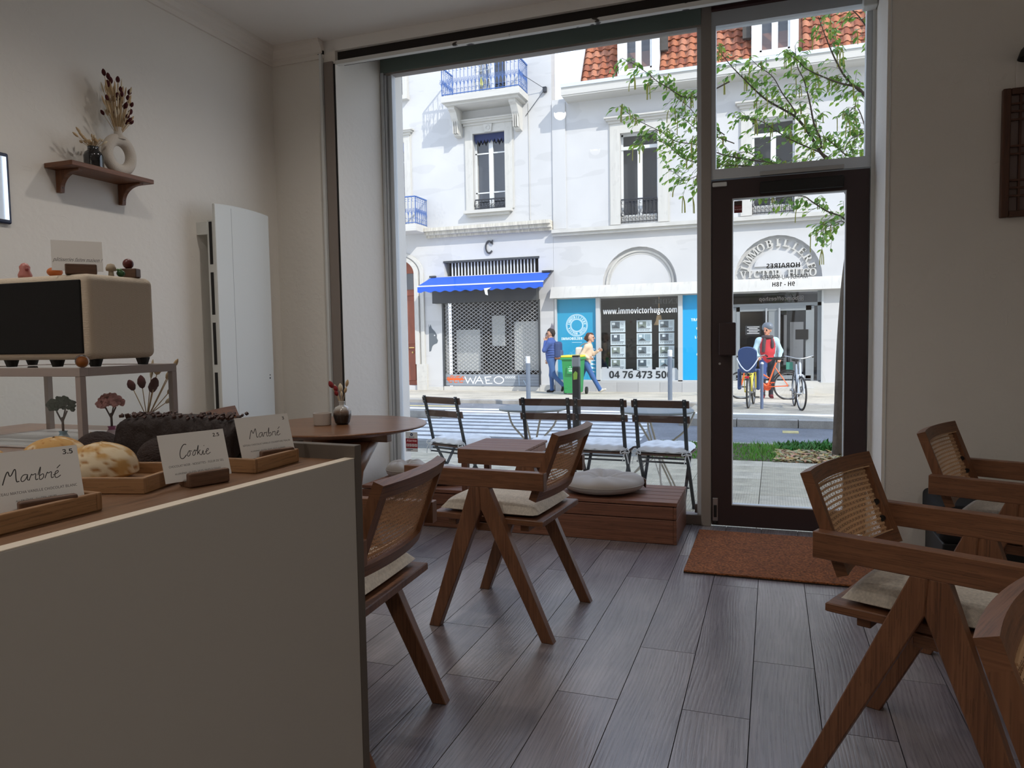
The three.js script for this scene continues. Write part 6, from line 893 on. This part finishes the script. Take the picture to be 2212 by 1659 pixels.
// ================= street tree =================
{
  const o = thing('street_tree', 'young street tree with fresh green leaves and hanging catkins', 'tree', [0, 0, 0]), bark = std('grey brown bark', { color: '#5f544a', map: rep(grit, 3, 3), bumpMap: rep(woodBump, 3, 3), bumpScale: 0.01, roughness: 0.95 }), twig = std('dark twig', { color: '#4b4038', roughness: 0.9 });
  const taper = (pts, r0, r1, seg = 24, rad = 8) => { const g = new THREE.TubeGeometry(new THREE.CatmullRomCurve3(pts.map(p => V(...p))), seg, 1, rad), p = g.attributes.position, c = new THREE.CatmullRomCurve3(pts.map(q => V(...q))), P = V(0, 0, 0), Q = V(0, 0, 0); for (let i = 0; i <= seg; i++) { c.getPointAt(i / seg, P); const k = r0 + (r1 - r0) * i / seg; for (let j = 0; j <= rad; j++) { const n = i * (rad + 1) + j; Q.fromBufferAttribute(p, n).sub(P).multiplyScalar(k).add(P); p.setXYZ(n, Q.x, Q.y, Q.z); } } return g; };
  part(o, 'trunk', uvm(taper([[0.70, -0.25, -8.98], [0.715, 0.3, -8.98], [0.735, 1.2, -8.96], [0.79, 2.0, -8.92], [0.93, 2.8, -8.85], [1.0, 3.6, -8.8], [1.1, 4.8, -8.8]], 0.068, 0.035, 40, 12), 'y'), bark);
  const B = (xy, z0, z1) => xy.map((p, i) => [p[0], p[1], z0 + (z1 - z0) * i / (xy.length - 1)]);
  const br = [
    [B([[0.86, 2.45], [0.59, 2.99], [0.47, 3.13], [0.36, 3.31], [0.22, 3.49], [0.06, 3.59], [-0.09, 3.68], [-0.30, 3.89], [-0.45, 4.05], [-0.60, 4.25]], -8.88, -8.3), 0.026],
    [B([[0.47, 3.13], [0.46, 3.23], [0.40, 3.38], [0.35, 3.62], [0.29, 3.85], [0.23, 3.98], [0.2, 4.2]], -8.6, -8.5), 0.012],
    [B([[0.98, 3.55], [0.84, 3.75], [0.67, 3.80], [0.49, 3.87], [0.30, 3.97], [0.22, 4.04], [0.1, 4.12]], -8.8, -8.4), 0.016],
    [B([[0.98, 3.6], [0.82, 3.77], [0.70, 3.90], [0.62, 4.04], [0.57, 4.14], [0.50, 4.31], [0.43, 4.50]], -8.8, -8.6), 0.016],
    [B([[0.9, 2.75], [0.82, 2.99], [0.70, 3.06], [0.58, 3.15], [0.48, 3.20], [0.4, 3.22]], -8.85, -8.3), 0.01],
    [B([[0.22, 3.49], [0.18, 3.56], [0.08, 3.71], [-0.02, 3.89], [-0.16, 4.01], [-0.25, 4.1]], -8.5, -8.4), 0.008],
    [B([[0.84, 2.3], [0.69, 2.43], [0.55, 2.48], [0.39, 2.58], [0.30, 2.63], [0.1, 2.62], [-0.12, 2.58]], -8.9, -8.35), 0.012],
    [B([[0.82, 2.28], [0.70, 2.37], [0.61, 2.33], [0.51, 2.27], [0.42, 2.2]], -8.9, -8.3), 0.007],
    [B([[0.55, 3.02], [0.47, 3.07], [0.28, 3.16], [0.14, 3.23], [0.0, 3.32], [-0.14, 3.41], [-0.27, 3.43], [-0.4, 3.45]], -8.6, -8.2), 0.01],
    [B([[-0.45, 3.85], [-0.79, 3.72], [-0.94, 3.74], [-1.08, 3.84], [-1.19, 3.91], [-1.29, 4.00], [-1.41, 4.09], [-1.56, 4.18]], -8.3, -8.1), 0.008],
    [B([[-0.5, 3.3], [-0.79, 3.53], [-0.87, 3.62], [-1.0, 3.73]], -8.3, -8.2), 0.006],
    [B([[-0.1, 3.0], [-0.5, 3.1], [-0.79, 3.23], [-1.01, 3.28], [-1.15, 3.38], [-1.30, 3.46], [-1.44, 3.54], [-1.59, 3.68]], -8.4, -8.1), 0.008],
    [B([[0.5, 2.85], [0.1, 2.98], [-0.3, 3.0], [-0.79, 3.07], [-0.94, 3.11], [-1.11, 3.26], [-1.25, 3.31], [-1.37, 3.33]], -8.7, -8.1), 0.01],
    [B([[0.0, 2.93], [-0.5, 2.98], [-0.79, 2.89], [-0.90, 2.84], [-1.01, 2.92], [-1.08, 2.96]], -8.4, -8.1), 0.006],
    [B([[-0.4, 3.2], [-0.79, 3.39], [-0.91, 3.49], [-1.0, 3.53]], -8.3, -8.2), 0.006],
    [B([[0.95, 2.9], [0.9, 3.3], [0.8, 3.5], [0.72, 3.42], [0.66, 3.35]], -8.8, -8.2), 0.008],
    [B([[1.05, 4.0], [0.9, 4.35], [0.75, 4.5], [0.6, 4.55], [0.4, 4.4]], -8.8, -8.3), 0.01],
    [B([[0.55, 3.02], [0.2, 2.96], [-0.1, 3.02], [-0.3, 3.12], [-0.5, 3.02]], -8.6, -8.3), 0.008],
    [B([[1.0, 3.3], [0.85, 3.25], [0.75, 3.18], [0.66, 3.0]], -8.8, -8.4), 0.008],
  ];
  seed = 1234; const leafG = (() => { const g = new THREE.BufferGeometry(), L = 1, w = 0.27; const p = [[0, 0, 0], [w * 0.8, 0.06, L * 0.3], [w, 0.07, L * 0.5], [w * 0.6, 0.0, L * 0.78], [0, -0.08, L], [-w * 0.6, 0.0, L * 0.78], [-w, 0.07, L * 0.5], [-w * 0.8, 0.06, L * 0.3], [0, -0.02, L * 0.5]]; const idx = []; for (let i = 0; i < 8; i++) idx.push(8, i, (i + 1) % 8); g.setAttribute('position', new THREE.Float32BufferAttribute(p.flat(), 3)); g.setIndex(idx); g.computeVertexNormals(); return g; })();
  const lm = ['#86b03a', '#74a336', '#9cc04c', '#5f9034'].map((c, i) => std('spring leaf ' + i, { color: c, roughness: 0.7, transmission: 0.45, thickness: 0, side: THREE.DoubleSide }));
  const catM = std('catkin', { color: '#9a9a4c', roughness: 0.9 });
  const leaves = [], cats = [];
  for (const [pts, r] of br) {
    const b = part(o, 'branch', taper(pts, r, 0.0025, 30, 6), twig), c = new THREE.CatmullRomCurve3(pts.map(p => V(...p))), len = c.getLength(), n = Math.round(len * 30);
    for (let i = 0; i < n; i++) { const t = 0.12 + 0.88 * (i + rnd()) / n; if (t > 1) continue; const P = c.getPointAt(t), T = c.getTangentAt(t), side = rnd() < 0.5 ? -1 : 1, tl = rr(0.06, 0.3) * (1 - 0.4 * t);
      const dir = V(T.x * 0.6 - T.y * side * 0.7, T.y * 0.6 + T.x * side * 0.7 + 0.05, rr(-0.6, 0.6)).normalize(), E = P.clone().addScaledVector(dir, tl).add(V(0, -tl * 0.25, 0)), mid = P.clone().lerp(E, 0.5).add(V(0, 0.02, 0));
      part(b, 'twig', tube([P.toArray(), mid.toArray(), E.toArray()], 0.0018, 5, 4), twig);
      const k = 2 + Math.floor(tl * 16); for (let j = 0; j < k; j++) { const f = (j + 1) / k, q = f < 0.5 ? P.clone().lerp(mid, f * 2) : mid.clone().lerp(E, f * 2 - 1); leaves.push({ q, yaw: Math.atan2(dir.x, dir.z) + (j % 2 ? 1 : -1) * rr(0.3, 1.1), pitch: rr(0.1, 0.95), s: rr(0.05, 0.09) }); }
      if (rnd() < 0.16) cats.push(E);
    }
  }
  leaves.sort((a, b) => b.s - a.s);
  const rot = (l) => new THREE.Euler(l.pitch, l.yaw, rr(-0.5, 0.5), 'YXZ');
  for (const l of leaves.slice(0, 290)) { const m = part(o, 'leaf', leafG, lm[Math.floor(rnd() * 4)], l.q.toArray()); m.rotation.copy(rot(l)); m.scale.setScalar(l.s); }
  const rest = leaves.slice(290); for (let k = 0; k < 4; k++) { const sub = rest.filter((_, i) => i % 4 === k), im = new THREE.InstancedMesh(leafG, lm[k], sub.length), d = new THREE.Object3D(); sub.forEach((l, i) => { d.position.copy(l.q); d.rotation.copy(rot(l)); d.scale.setScalar(l.s); d.updateMatrix(); im.setMatrixAt(i, d.matrix); }); im.name = 'small_leaves'; im.userData.kind = 'stuff'; o.add(im); }
  for (const E of cats.slice(0, 110)) { const L = rr(0.09, 0.2), s = []; const n = 1 + Math.floor(rnd() * 3); for (let i = 0; i < n; i++) { const dx = rr(-0.02, 0.02), dz = rr(-0.02, 0.02); s.push(tube([[E.x, E.y, E.z], [E.x + dx, E.y - L * 0.4, E.z + dz], [E.x + dx * 1.3, E.y - L, E.z + dz]], 0.005, 6, 5)); } part(o, 'catkin', merge(s), catM); }
}
// ================= people =================
function sdfMesh(bones, k, cell) { // bones: [ax,ay,az, bx,by,bz, ra, rb, colour]; smooth union meshed by marching cubes, coloured by the nearest bone
  const lo = [1e9, 1e9, 1e9], hi = [-1e9, -1e9, -1e9];
  for (const b of bones) for (let i = 0; i < 3; i++) { const r = Math.max(b[6], b[7]) + 0.03; lo[i] = Math.min(lo[i], b[i] - r, b[i + 3] - r); hi[i] = Math.max(hi[i], b[i] + r, b[i + 3] + r); }
  const size = Math.max(hi[0] - lo[0], hi[1] - lo[1], hi[2] - lo[2]), res = Math.min(150, Math.ceil(size / cell) + 4), h = size / 2, c = [0, 1, 2].map(i => (lo[i] + hi[i]) / 2);
  const mc = new MarchingCubes(res, new THREE.MeshBasicMaterial(), false, false, 400000); mc.isolation = 0; const f = mc.field, S = res, half = res / 2, D = new Float32Array(S * S * S).fill(1), scale = h * 1.06 / 1;
  const dist = (b, x, y, z) => { const dx = b[3] - b[0], dy = b[4] - b[1], dz = b[5] - b[2], L = dx * dx + dy * dy + dz * dz || 1e-9; const t = Math.max(0, Math.min(1, ((x - b[0]) * dx + (y - b[1]) * dy + (z - b[2]) * dz) / L)); return Math.hypot(x - b[0] - dx * t, y - b[1] - dy * t, z - b[2] - dz * t) - (b[6] + (b[7] - b[6]) * t); };
  const X = (i, a) => c[a] + (i - half) / half * scale;
  for (const b of bones) { const R = Math.max(b[6], b[7]) + 0.12, r0 = [0, 0, 0], r1 = [0, 0, 0]; for (let a = 0; a < 3; a++) { r0[a] = Math.max(1, Math.floor(((Math.min(b[a], b[a + 3]) - R - c[a]) / scale) * half + half)); r1[a] = Math.min(S - 2, Math.ceil(((Math.max(b[a], b[a + 3]) + R - c[a]) / scale) * half + half)); }
    for (let z = r0[2]; z <= r1[2]; z++) for (let y = r0[1]; y <= r1[1]; y++) for (let x = r0[0]; x <= r1[0]; x++) { const n = x + y * S + z * S * S, d = dist(b, X(x, 0), X(y, 1), X(z, 2)), e = D[n], m = Math.max(k - Math.abs(d - e), 0) / k; D[n] = Math.min(d, e) - m * m * k * 0.25; } }
  for (let i = 0; i < D.length; i++) f[i] = -D[i];
  mc.update(); const n = mc.count, pos = new Float32Array(n * 3), nor = new Float32Array(n * 3), col = new Float32Array(n * 3);
  for (let i = 0; i < n; i++) { const p = [0, 1, 2].map(a => c[a] + mc.positionArray[i * 3 + a] * scale); pos.set(p, i * 3); nor.set([0, 1, 2].map(a => mc.normalArray[i * 3 + a]), i * 3); let best = 1e9, w = bones[0]; for (const b of bones) { const d = dist(b, ...p); if (d < best) { best = d; w = b; } } col.set(w[8], i * 3); }
  const g = new THREE.BufferGeometry(); g.setAttribute('position', new THREE.BufferAttribute(pos, 3)); g.setAttribute('color', new THREE.BufferAttribute(col, 3)); g.computeVertexNormals(); return g;
}
const lin = (hex) => { const c = new THREE.Color(hex); return [c.r, c.g, c.b]; };
const skinMat = std('skin and clothes', { vertexColors: true, roughness: 0.85 });
function headBones(c, yaw, skin, lip = '#9a5a4c') { // head centred at c, looking along +x turned by yaw
  const R = (x, y, z) => [c[0] + x * Math.cos(yaw) + z * Math.sin(yaw), c[1] + y, c[2] - x * Math.sin(yaw) + z * Math.cos(yaw)], s = lin(skin), d = lin('#3a2a22'), L = lin(lip), B = (a, b, r0, r1, col = s) => [...R(...a), ...R(...b), r0, r1, col];
  return [B([-0.01, 0.03, 0], [0, 0.04, 0], 0.09, 0.088), B([0.02, -0.04, 0], [0.05, -0.085, 0], 0.066, 0.036), B([0.082, 0.012, 0], [0.108, -0.022, 0], 0.012, 0.014), B([0.084, -0.055, 0.015], [0.084, -0.055, -0.015], 0.009, 0.009, L), B([0.08, 0.012, 0.032], [0.08, 0.012, 0.036], 0.012, 0.012, d), B([0.08, 0.012, -0.032], [0.08, 0.012, -0.036], 0.012, 0.012, d), B([0.0, 0.01, 0.085], [-0.008, -0.025, 0.085], 0.017, 0.012), B([0.0, 0.01, -0.085], [-0.008, -0.025, -0.085], 0.017, 0.012)];
}
function handBones(w, dir, up, skin, curl = 0.5) { // wrist, finger direction, thumb direction
  const W = V(...w), D = V(...dir).normalize(), U = V(...up).sub(D.clone().multiplyScalar(V(...up).dot(D))).normalize(), N = D.clone().cross(U), s = lin(skin), out = [], B = (a, b, r0, r1) => out.push([...a.toArray(), ...b.toArray(), r0, r1, s]), P = (d, u, n) => W.clone().addScaledVector(D, d).addScaledVector(U, u).addScaledVector(N, n);
  B(P(0, 0, 0), P(0.075, 0.024, 0), 0.02, 0.013); B(P(0, 0, 0), P(0.072, -0.024, 0), 0.02, 0.012);
  [[0.026, 0.07], [0.009, 0.078], [-0.009, 0.073], [-0.026, 0.058]].forEach(([u, l]) => { const a = P(0.078, u, 0), b = P(0.078 + l * 0.55, u, curl * l * 0.35), c = P(0.078 + l * (0.9 - curl * 0.5), u, curl * l * 0.9); B(a, b, 0.0095, 0.0088); B(b, c, 0.0088, 0.0075); });
  B(P(0.02, 0.028, 0), P(0.055, 0.058, 0.012), 0.013, 0.011); B(P(0.055, 0.058, 0.012), P(0.085, 0.062, 0.026), 0.011, 0.009); return out;
}
function person(label, pos, turn, body, head, hands) { const o = thing('person', label, 'person', pos, turn); part(o, 'body', merge([sdfMesh(body, 0.05, 0.014), sdfMesh(head, 0.022, 0.006), ...hands.map(h => sdfMesh(h, 0.008, 0.005))]), skinMat); return o; }
const J = (a, b, ra, rb, c) => [...a, ...b, ra, rb, c];
{ // man walking left, phone hand at his mouth
  const jk = lin('#3d5590'), je = lin('#3f5f8f'), sh = lin('#22211f'), sk = '#b98a70', s = lin(sk);
  const body = [J([0, 0.98, 0], [0.0, 1.12, 0], 0.155, 0.15, jk), J([0, 1.12, 0.03], [0.0, 1.38, 0.05], 0.15, 0.135, jk), J([0, 1.12, -0.03], [0.0, 1.38, -0.05], 0.15, 0.135, jk), J([0, 1.4, 0.16], [0, 1.4, -0.16], 0.085, 0.085, jk), J([0.01, 1.44, 0], [0.02, 1.56, 0], 0.062, 0.055, s), J([0, 1.45, 0], [0.01, 1.5, 0], 0.075, 0.07, jk),
    J([0, 0.92, 0.085], [0.03, 0.5, 0.09], 0.098, 0.068, je), J([0.03, 0.5, 0.09], [0.02, 0.09, 0.09], 0.066, 0.052, je), J([0.01, 0.06, 0.09], [0.15, 0.04, 0.1], 0.045, 0.036, sh),
    J([0, 0.92, -0.085], [-0.08, 0.5, -0.09], 0.098, 0.068, je), J([-0.08, 0.5, -0.09], [-0.36, 0.22, -0.09], 0.064, 0.05, je), J([-0.37, 0.2, -0.09], [-0.32, 0.08, -0.09], 0.044, 0.034, sh),
    J([0, 1.4, 0.2], [-0.04, 1.14, 0.25], 0.066, 0.056, jk), J([-0.04, 1.14, 0.25], [0.13, 0.94, 0.19], 0.055, 0.045, jk), J([0, 1.4, -0.2], [0.14, 1.2, -0.22], 0.064, 0.054, jk), J([0.14, 1.2, -0.22], [0.15, 1.44, -0.08], 0.052, 0.042, jk)];
  const o = person('person in a blue quilted jacket and jeans walking left', [-5.84, -0.378, -19.72], Math.PI, body, headBones([0.03, 1.65, 0], -0.1, sk), [handBones([0.15, 1.45, -0.075], [-0.25, 1, 0.35], [1, 0.2, 0], sk, 0.8), handBones([0.14, 0.93, 0.185], [0.5, -0.8, -0.2], [1, 0.5, 0], sk, 0.4)]);
  part(o, 'hair', sdfMesh([J([-0.02, 1.71, 0], [0.03, 1.735, 0], 0.092, 0.078, lin('#2a2320')), J([-0.06, 1.66, 0], [-0.06, 1.62, 0], 0.062, 0.045, lin('#2a2320'))], 0.02, 0.009), skinMat);
  part(o, 'sunglasses', merge([box(0.02, 0.03, 0.15, 0.118, 1.665, 0), box(0.1, 0.008, 0.006, 0.07, 1.67, 0.085), box(0.1, 0.008, 0.006, 0.07, 1.67, -0.085)]), M.black);
  const q = []; for (let i = 0; i < 6; i++) q.push(new THREE.TorusGeometry(0.158, 0.008, 5, 24).rotateX(Math.PI / 2).scale(1, 1, 1.25).translate(0, 1.02 + i * 0.065, 0)); part(o, 'quilt_seams', merge(q), std('quilt seam', { color: '#4d66a4', roughness: 0.7 }));
  const bp = part(o, 'backpack', rbox(0.19, 0.48, 0.3, 0.08, -0.2, 1.2, 0, 4), std('navy backpack', { color: '#33456e', roughness: 0.85 })); part(bp, 'front_pocket', rbox(0.08, 0.2, 0.22, 0.035, -0.285, 1.1, 0, 3), std('slate pocket', { color: '#4a5a7c', roughness: 0.85 })); part(bp, 'leather_base', rbox(0.17, 0.09, 0.27, 0.04, -0.205, 0.985, 0, 2), std('tan leather', { color: '#8a5a3c', roughness: 0.7 }));
}
{ // woman striding right
  const jk = lin('#cfb9a0'), je = lin('#3a5c92'), sh = lin('#c9c4ba'), sk = '#c59a82', s = lin(sk);
  const body = [J([0, 0.9, 0], [0.02, 1.05, 0], 0.14, 0.13, jk), J([0.02, 1.05, 0.02], [0.07, 1.27, 0.03], 0.13, 0.115, jk), J([0.02, 1.05, -0.02], [0.07, 1.27, -0.03], 0.13, 0.115, jk), J([0.07, 1.29, 0.13], [0.07, 1.29, -0.13], 0.075, 0.075, jk), J([0.09, 1.33, 0], [0.12, 1.44, 0], 0.05, 0.046, s),
    J([0, 0.86, 0.07], [0.2, 0.48, 0.08], 0.094, 0.064, je), J([0.2, 0.48, 0.08], [0.4, 0.13, 0.08], 0.06, 0.058, je), J([0.42, 0.09, 0.08], [0.55, 0.13, 0.08], 0.04, 0.03, sh),
    J([0, 0.86, -0.07], [-0.14, 0.5, -0.08], 0.094, 0.064, je), J([-0.14, 0.5, -0.08], [-0.3, 0.13, -0.08], 0.06, 0.056, je), J([-0.3, 0.09, -0.08], [-0.17, 0.04, -0.08], 0.04, 0.03, sh),
    J([0.06, 1.28, 0.17], [-0.06, 1.07, 0.2], 0.056, 0.05, jk), J([-0.06, 1.07, 0.2], [0.12, 0.98, 0.19], 0.048, 0.04, jk), J([0.06, 1.28, -0.17], [0.16, 1.08, -0.2], 0.056, 0.05, jk), J([0.16, 1.08, -0.2], [0.3, 1.16, -0.17], 0.048, 0.04, jk)];
  const o = person('person with a hair bun and beige jacket striding right', [-4.83, -0.378, -19.62], 0, body, headBones([0.14, 1.53, 0], 0.0, sk), [handBones([0.13, 0.975, 0.188], [1, -0.15, -0.1], [0, 1, 0], sk, 0.7), handBones([0.31, 1.165, -0.168], [1, 0.3, 0.1], [0, 1, 0], sk, 0.6)]);
  part(o, 'hair', sdfMesh([J([0.09, 1.585, 0], [0.15, 1.6, 0], 0.09, 0.072, lin('#4a3024')), J([0.06, 1.53, 0], [0.05, 1.47, 0], 0.065, 0.045, lin('#4a3024')), J([0.0, 1.53, 0], [-0.01, 1.51, 0], 0.045, 0.04, lin('#4a3024'))], 0.02, 0.009), skinMat);
  const bag = part(o, 'shoulder_bag', rbox(0.2, 0.26, 0.12, 0.05, -0.17, 1.15, 0.06, 4), std('off white bag', { color: '#cfcac0', roughness: 0.85 })); part(bag, 'bag_strap', tube([[-0.18, 1.26, 0.05], [-0.05, 1.36, 0.08], [0.08, 1.38, 0.1], [0.12, 1.25, 0.14]], 0.014, 16, 5), std('grey strap', { color: '#8a8478', roughness: 0.8 }));
}
{ // cyclist standing behind the orange bicycle, facing the camera, head turned left
  const jk = lin('#a9c6cf'), rd = lin('#c0373f'), je = lin('#3d548c'), dk = lin('#23262f'), sh = lin('#7a2a30'), sk = '#c98f74', s = lin(sk);
  const body = [J([0, 0.98, 0], [0, 1.12, 0], 0.14, 0.135, rd), J([0, 1.12, 0.04], [0, 1.34, 0.06], 0.135, 0.12, rd), J([0, 1.12, -0.04], [0, 1.34, -0.06], 0.135, 0.12, rd), J([0, 1.36, 0.17], [0, 1.36, -0.17], 0.085, 0.085, jk), J([-0.05, 1.0, 0.12], [-0.04, 1.32, 0.14], 0.1, 0.1, jk), J([-0.05, 1.0, -0.12], [-0.04, 1.32, -0.14], 0.1, 0.1, jk), J([0.0, 1.4, 0], [0.01, 1.52, 0], 0.055, 0.05, s),
    J([0, 0.92, 0.085], [0.03, 0.5, 0.09], 0.094, 0.066, je), J([0.03, 0.5, 0.09], [0, 0.1, 0.09], 0.062, 0.05, dk), J([0, 0.06, 0.09], [0.13, 0.04, 0.1], 0.042, 0.034, sh), J([0, 0.92, -0.085], [0.02, 0.5, -0.09], 0.094, 0.066, dk), J([0.02, 0.5, -0.09], [0, 0.1, -0.09], 0.062, 0.05, dk), J([0, 0.06, -0.09], [0.13, 0.04, -0.1], 0.042, 0.034, sh),
    J([0, 1.36, 0.2], [0.05, 1.12, 0.29], 0.062, 0.056, jk), J([0.05, 1.12, 0.29], [0.22, 0.98, 0.22], 0.052, 0.042, jk), J([0, 1.36, -0.2], [0.05, 1.12, -0.29], 0.062, 0.056, jk), J([0.05, 1.12, -0.29], [0.2, 0.96, -0.25], 0.052, 0.042, jk)];
  const o = person('person in a grey helmet, scarf and red top behind the orange bicycle', [-0.13, -0.345, -18.25], -Math.PI / 2 + 0.15, body, headBones([0.03, 1.6, 0], -0.75, sk), [handBones([0.23, 0.975, 0.22], [0.8, -0.5, -0.2], [0, 0.5, -1], sk, 0.8), handBones([0.21, 0.955, -0.25], [0.8, -0.5, 0.2], [0, 0.5, 1], sk, 0.8)]);
  part(o, 'helmet', sdfMesh([J([-0.03, 1.68, 0.0], [0.04, 1.69, -0.03], 0.115, 0.1, lin('#6a727b'))], 0.02, 0.01), std('helmet shell', { vertexColors: true, roughness: 0.4 }));
  part(o, 'scarf', merge([new THREE.TorusGeometry(0.095, 0.045, 10, 28).rotateX(Math.PI / 2).translate(0.02, 1.45, 0), tube([[0.09, 1.44, 0.06], [0.13, 1.3, 0.09], [0.12, 1.1, 0.1]], 0.04, 14, 8), tube([[0.06, 1.44, -0.08], [0.13, 1.3, -0.1], [0.13, 1.2, -0.1]], 0.035, 14, 8)]), std('dark patterned scarf', { color: '#4a3f42', roughness: 0.95 }));
}
scene.traverse(o => { if (o.isMesh) o.castShadow = o.receiveShadow = true; });
renderer.render(scene, camera);
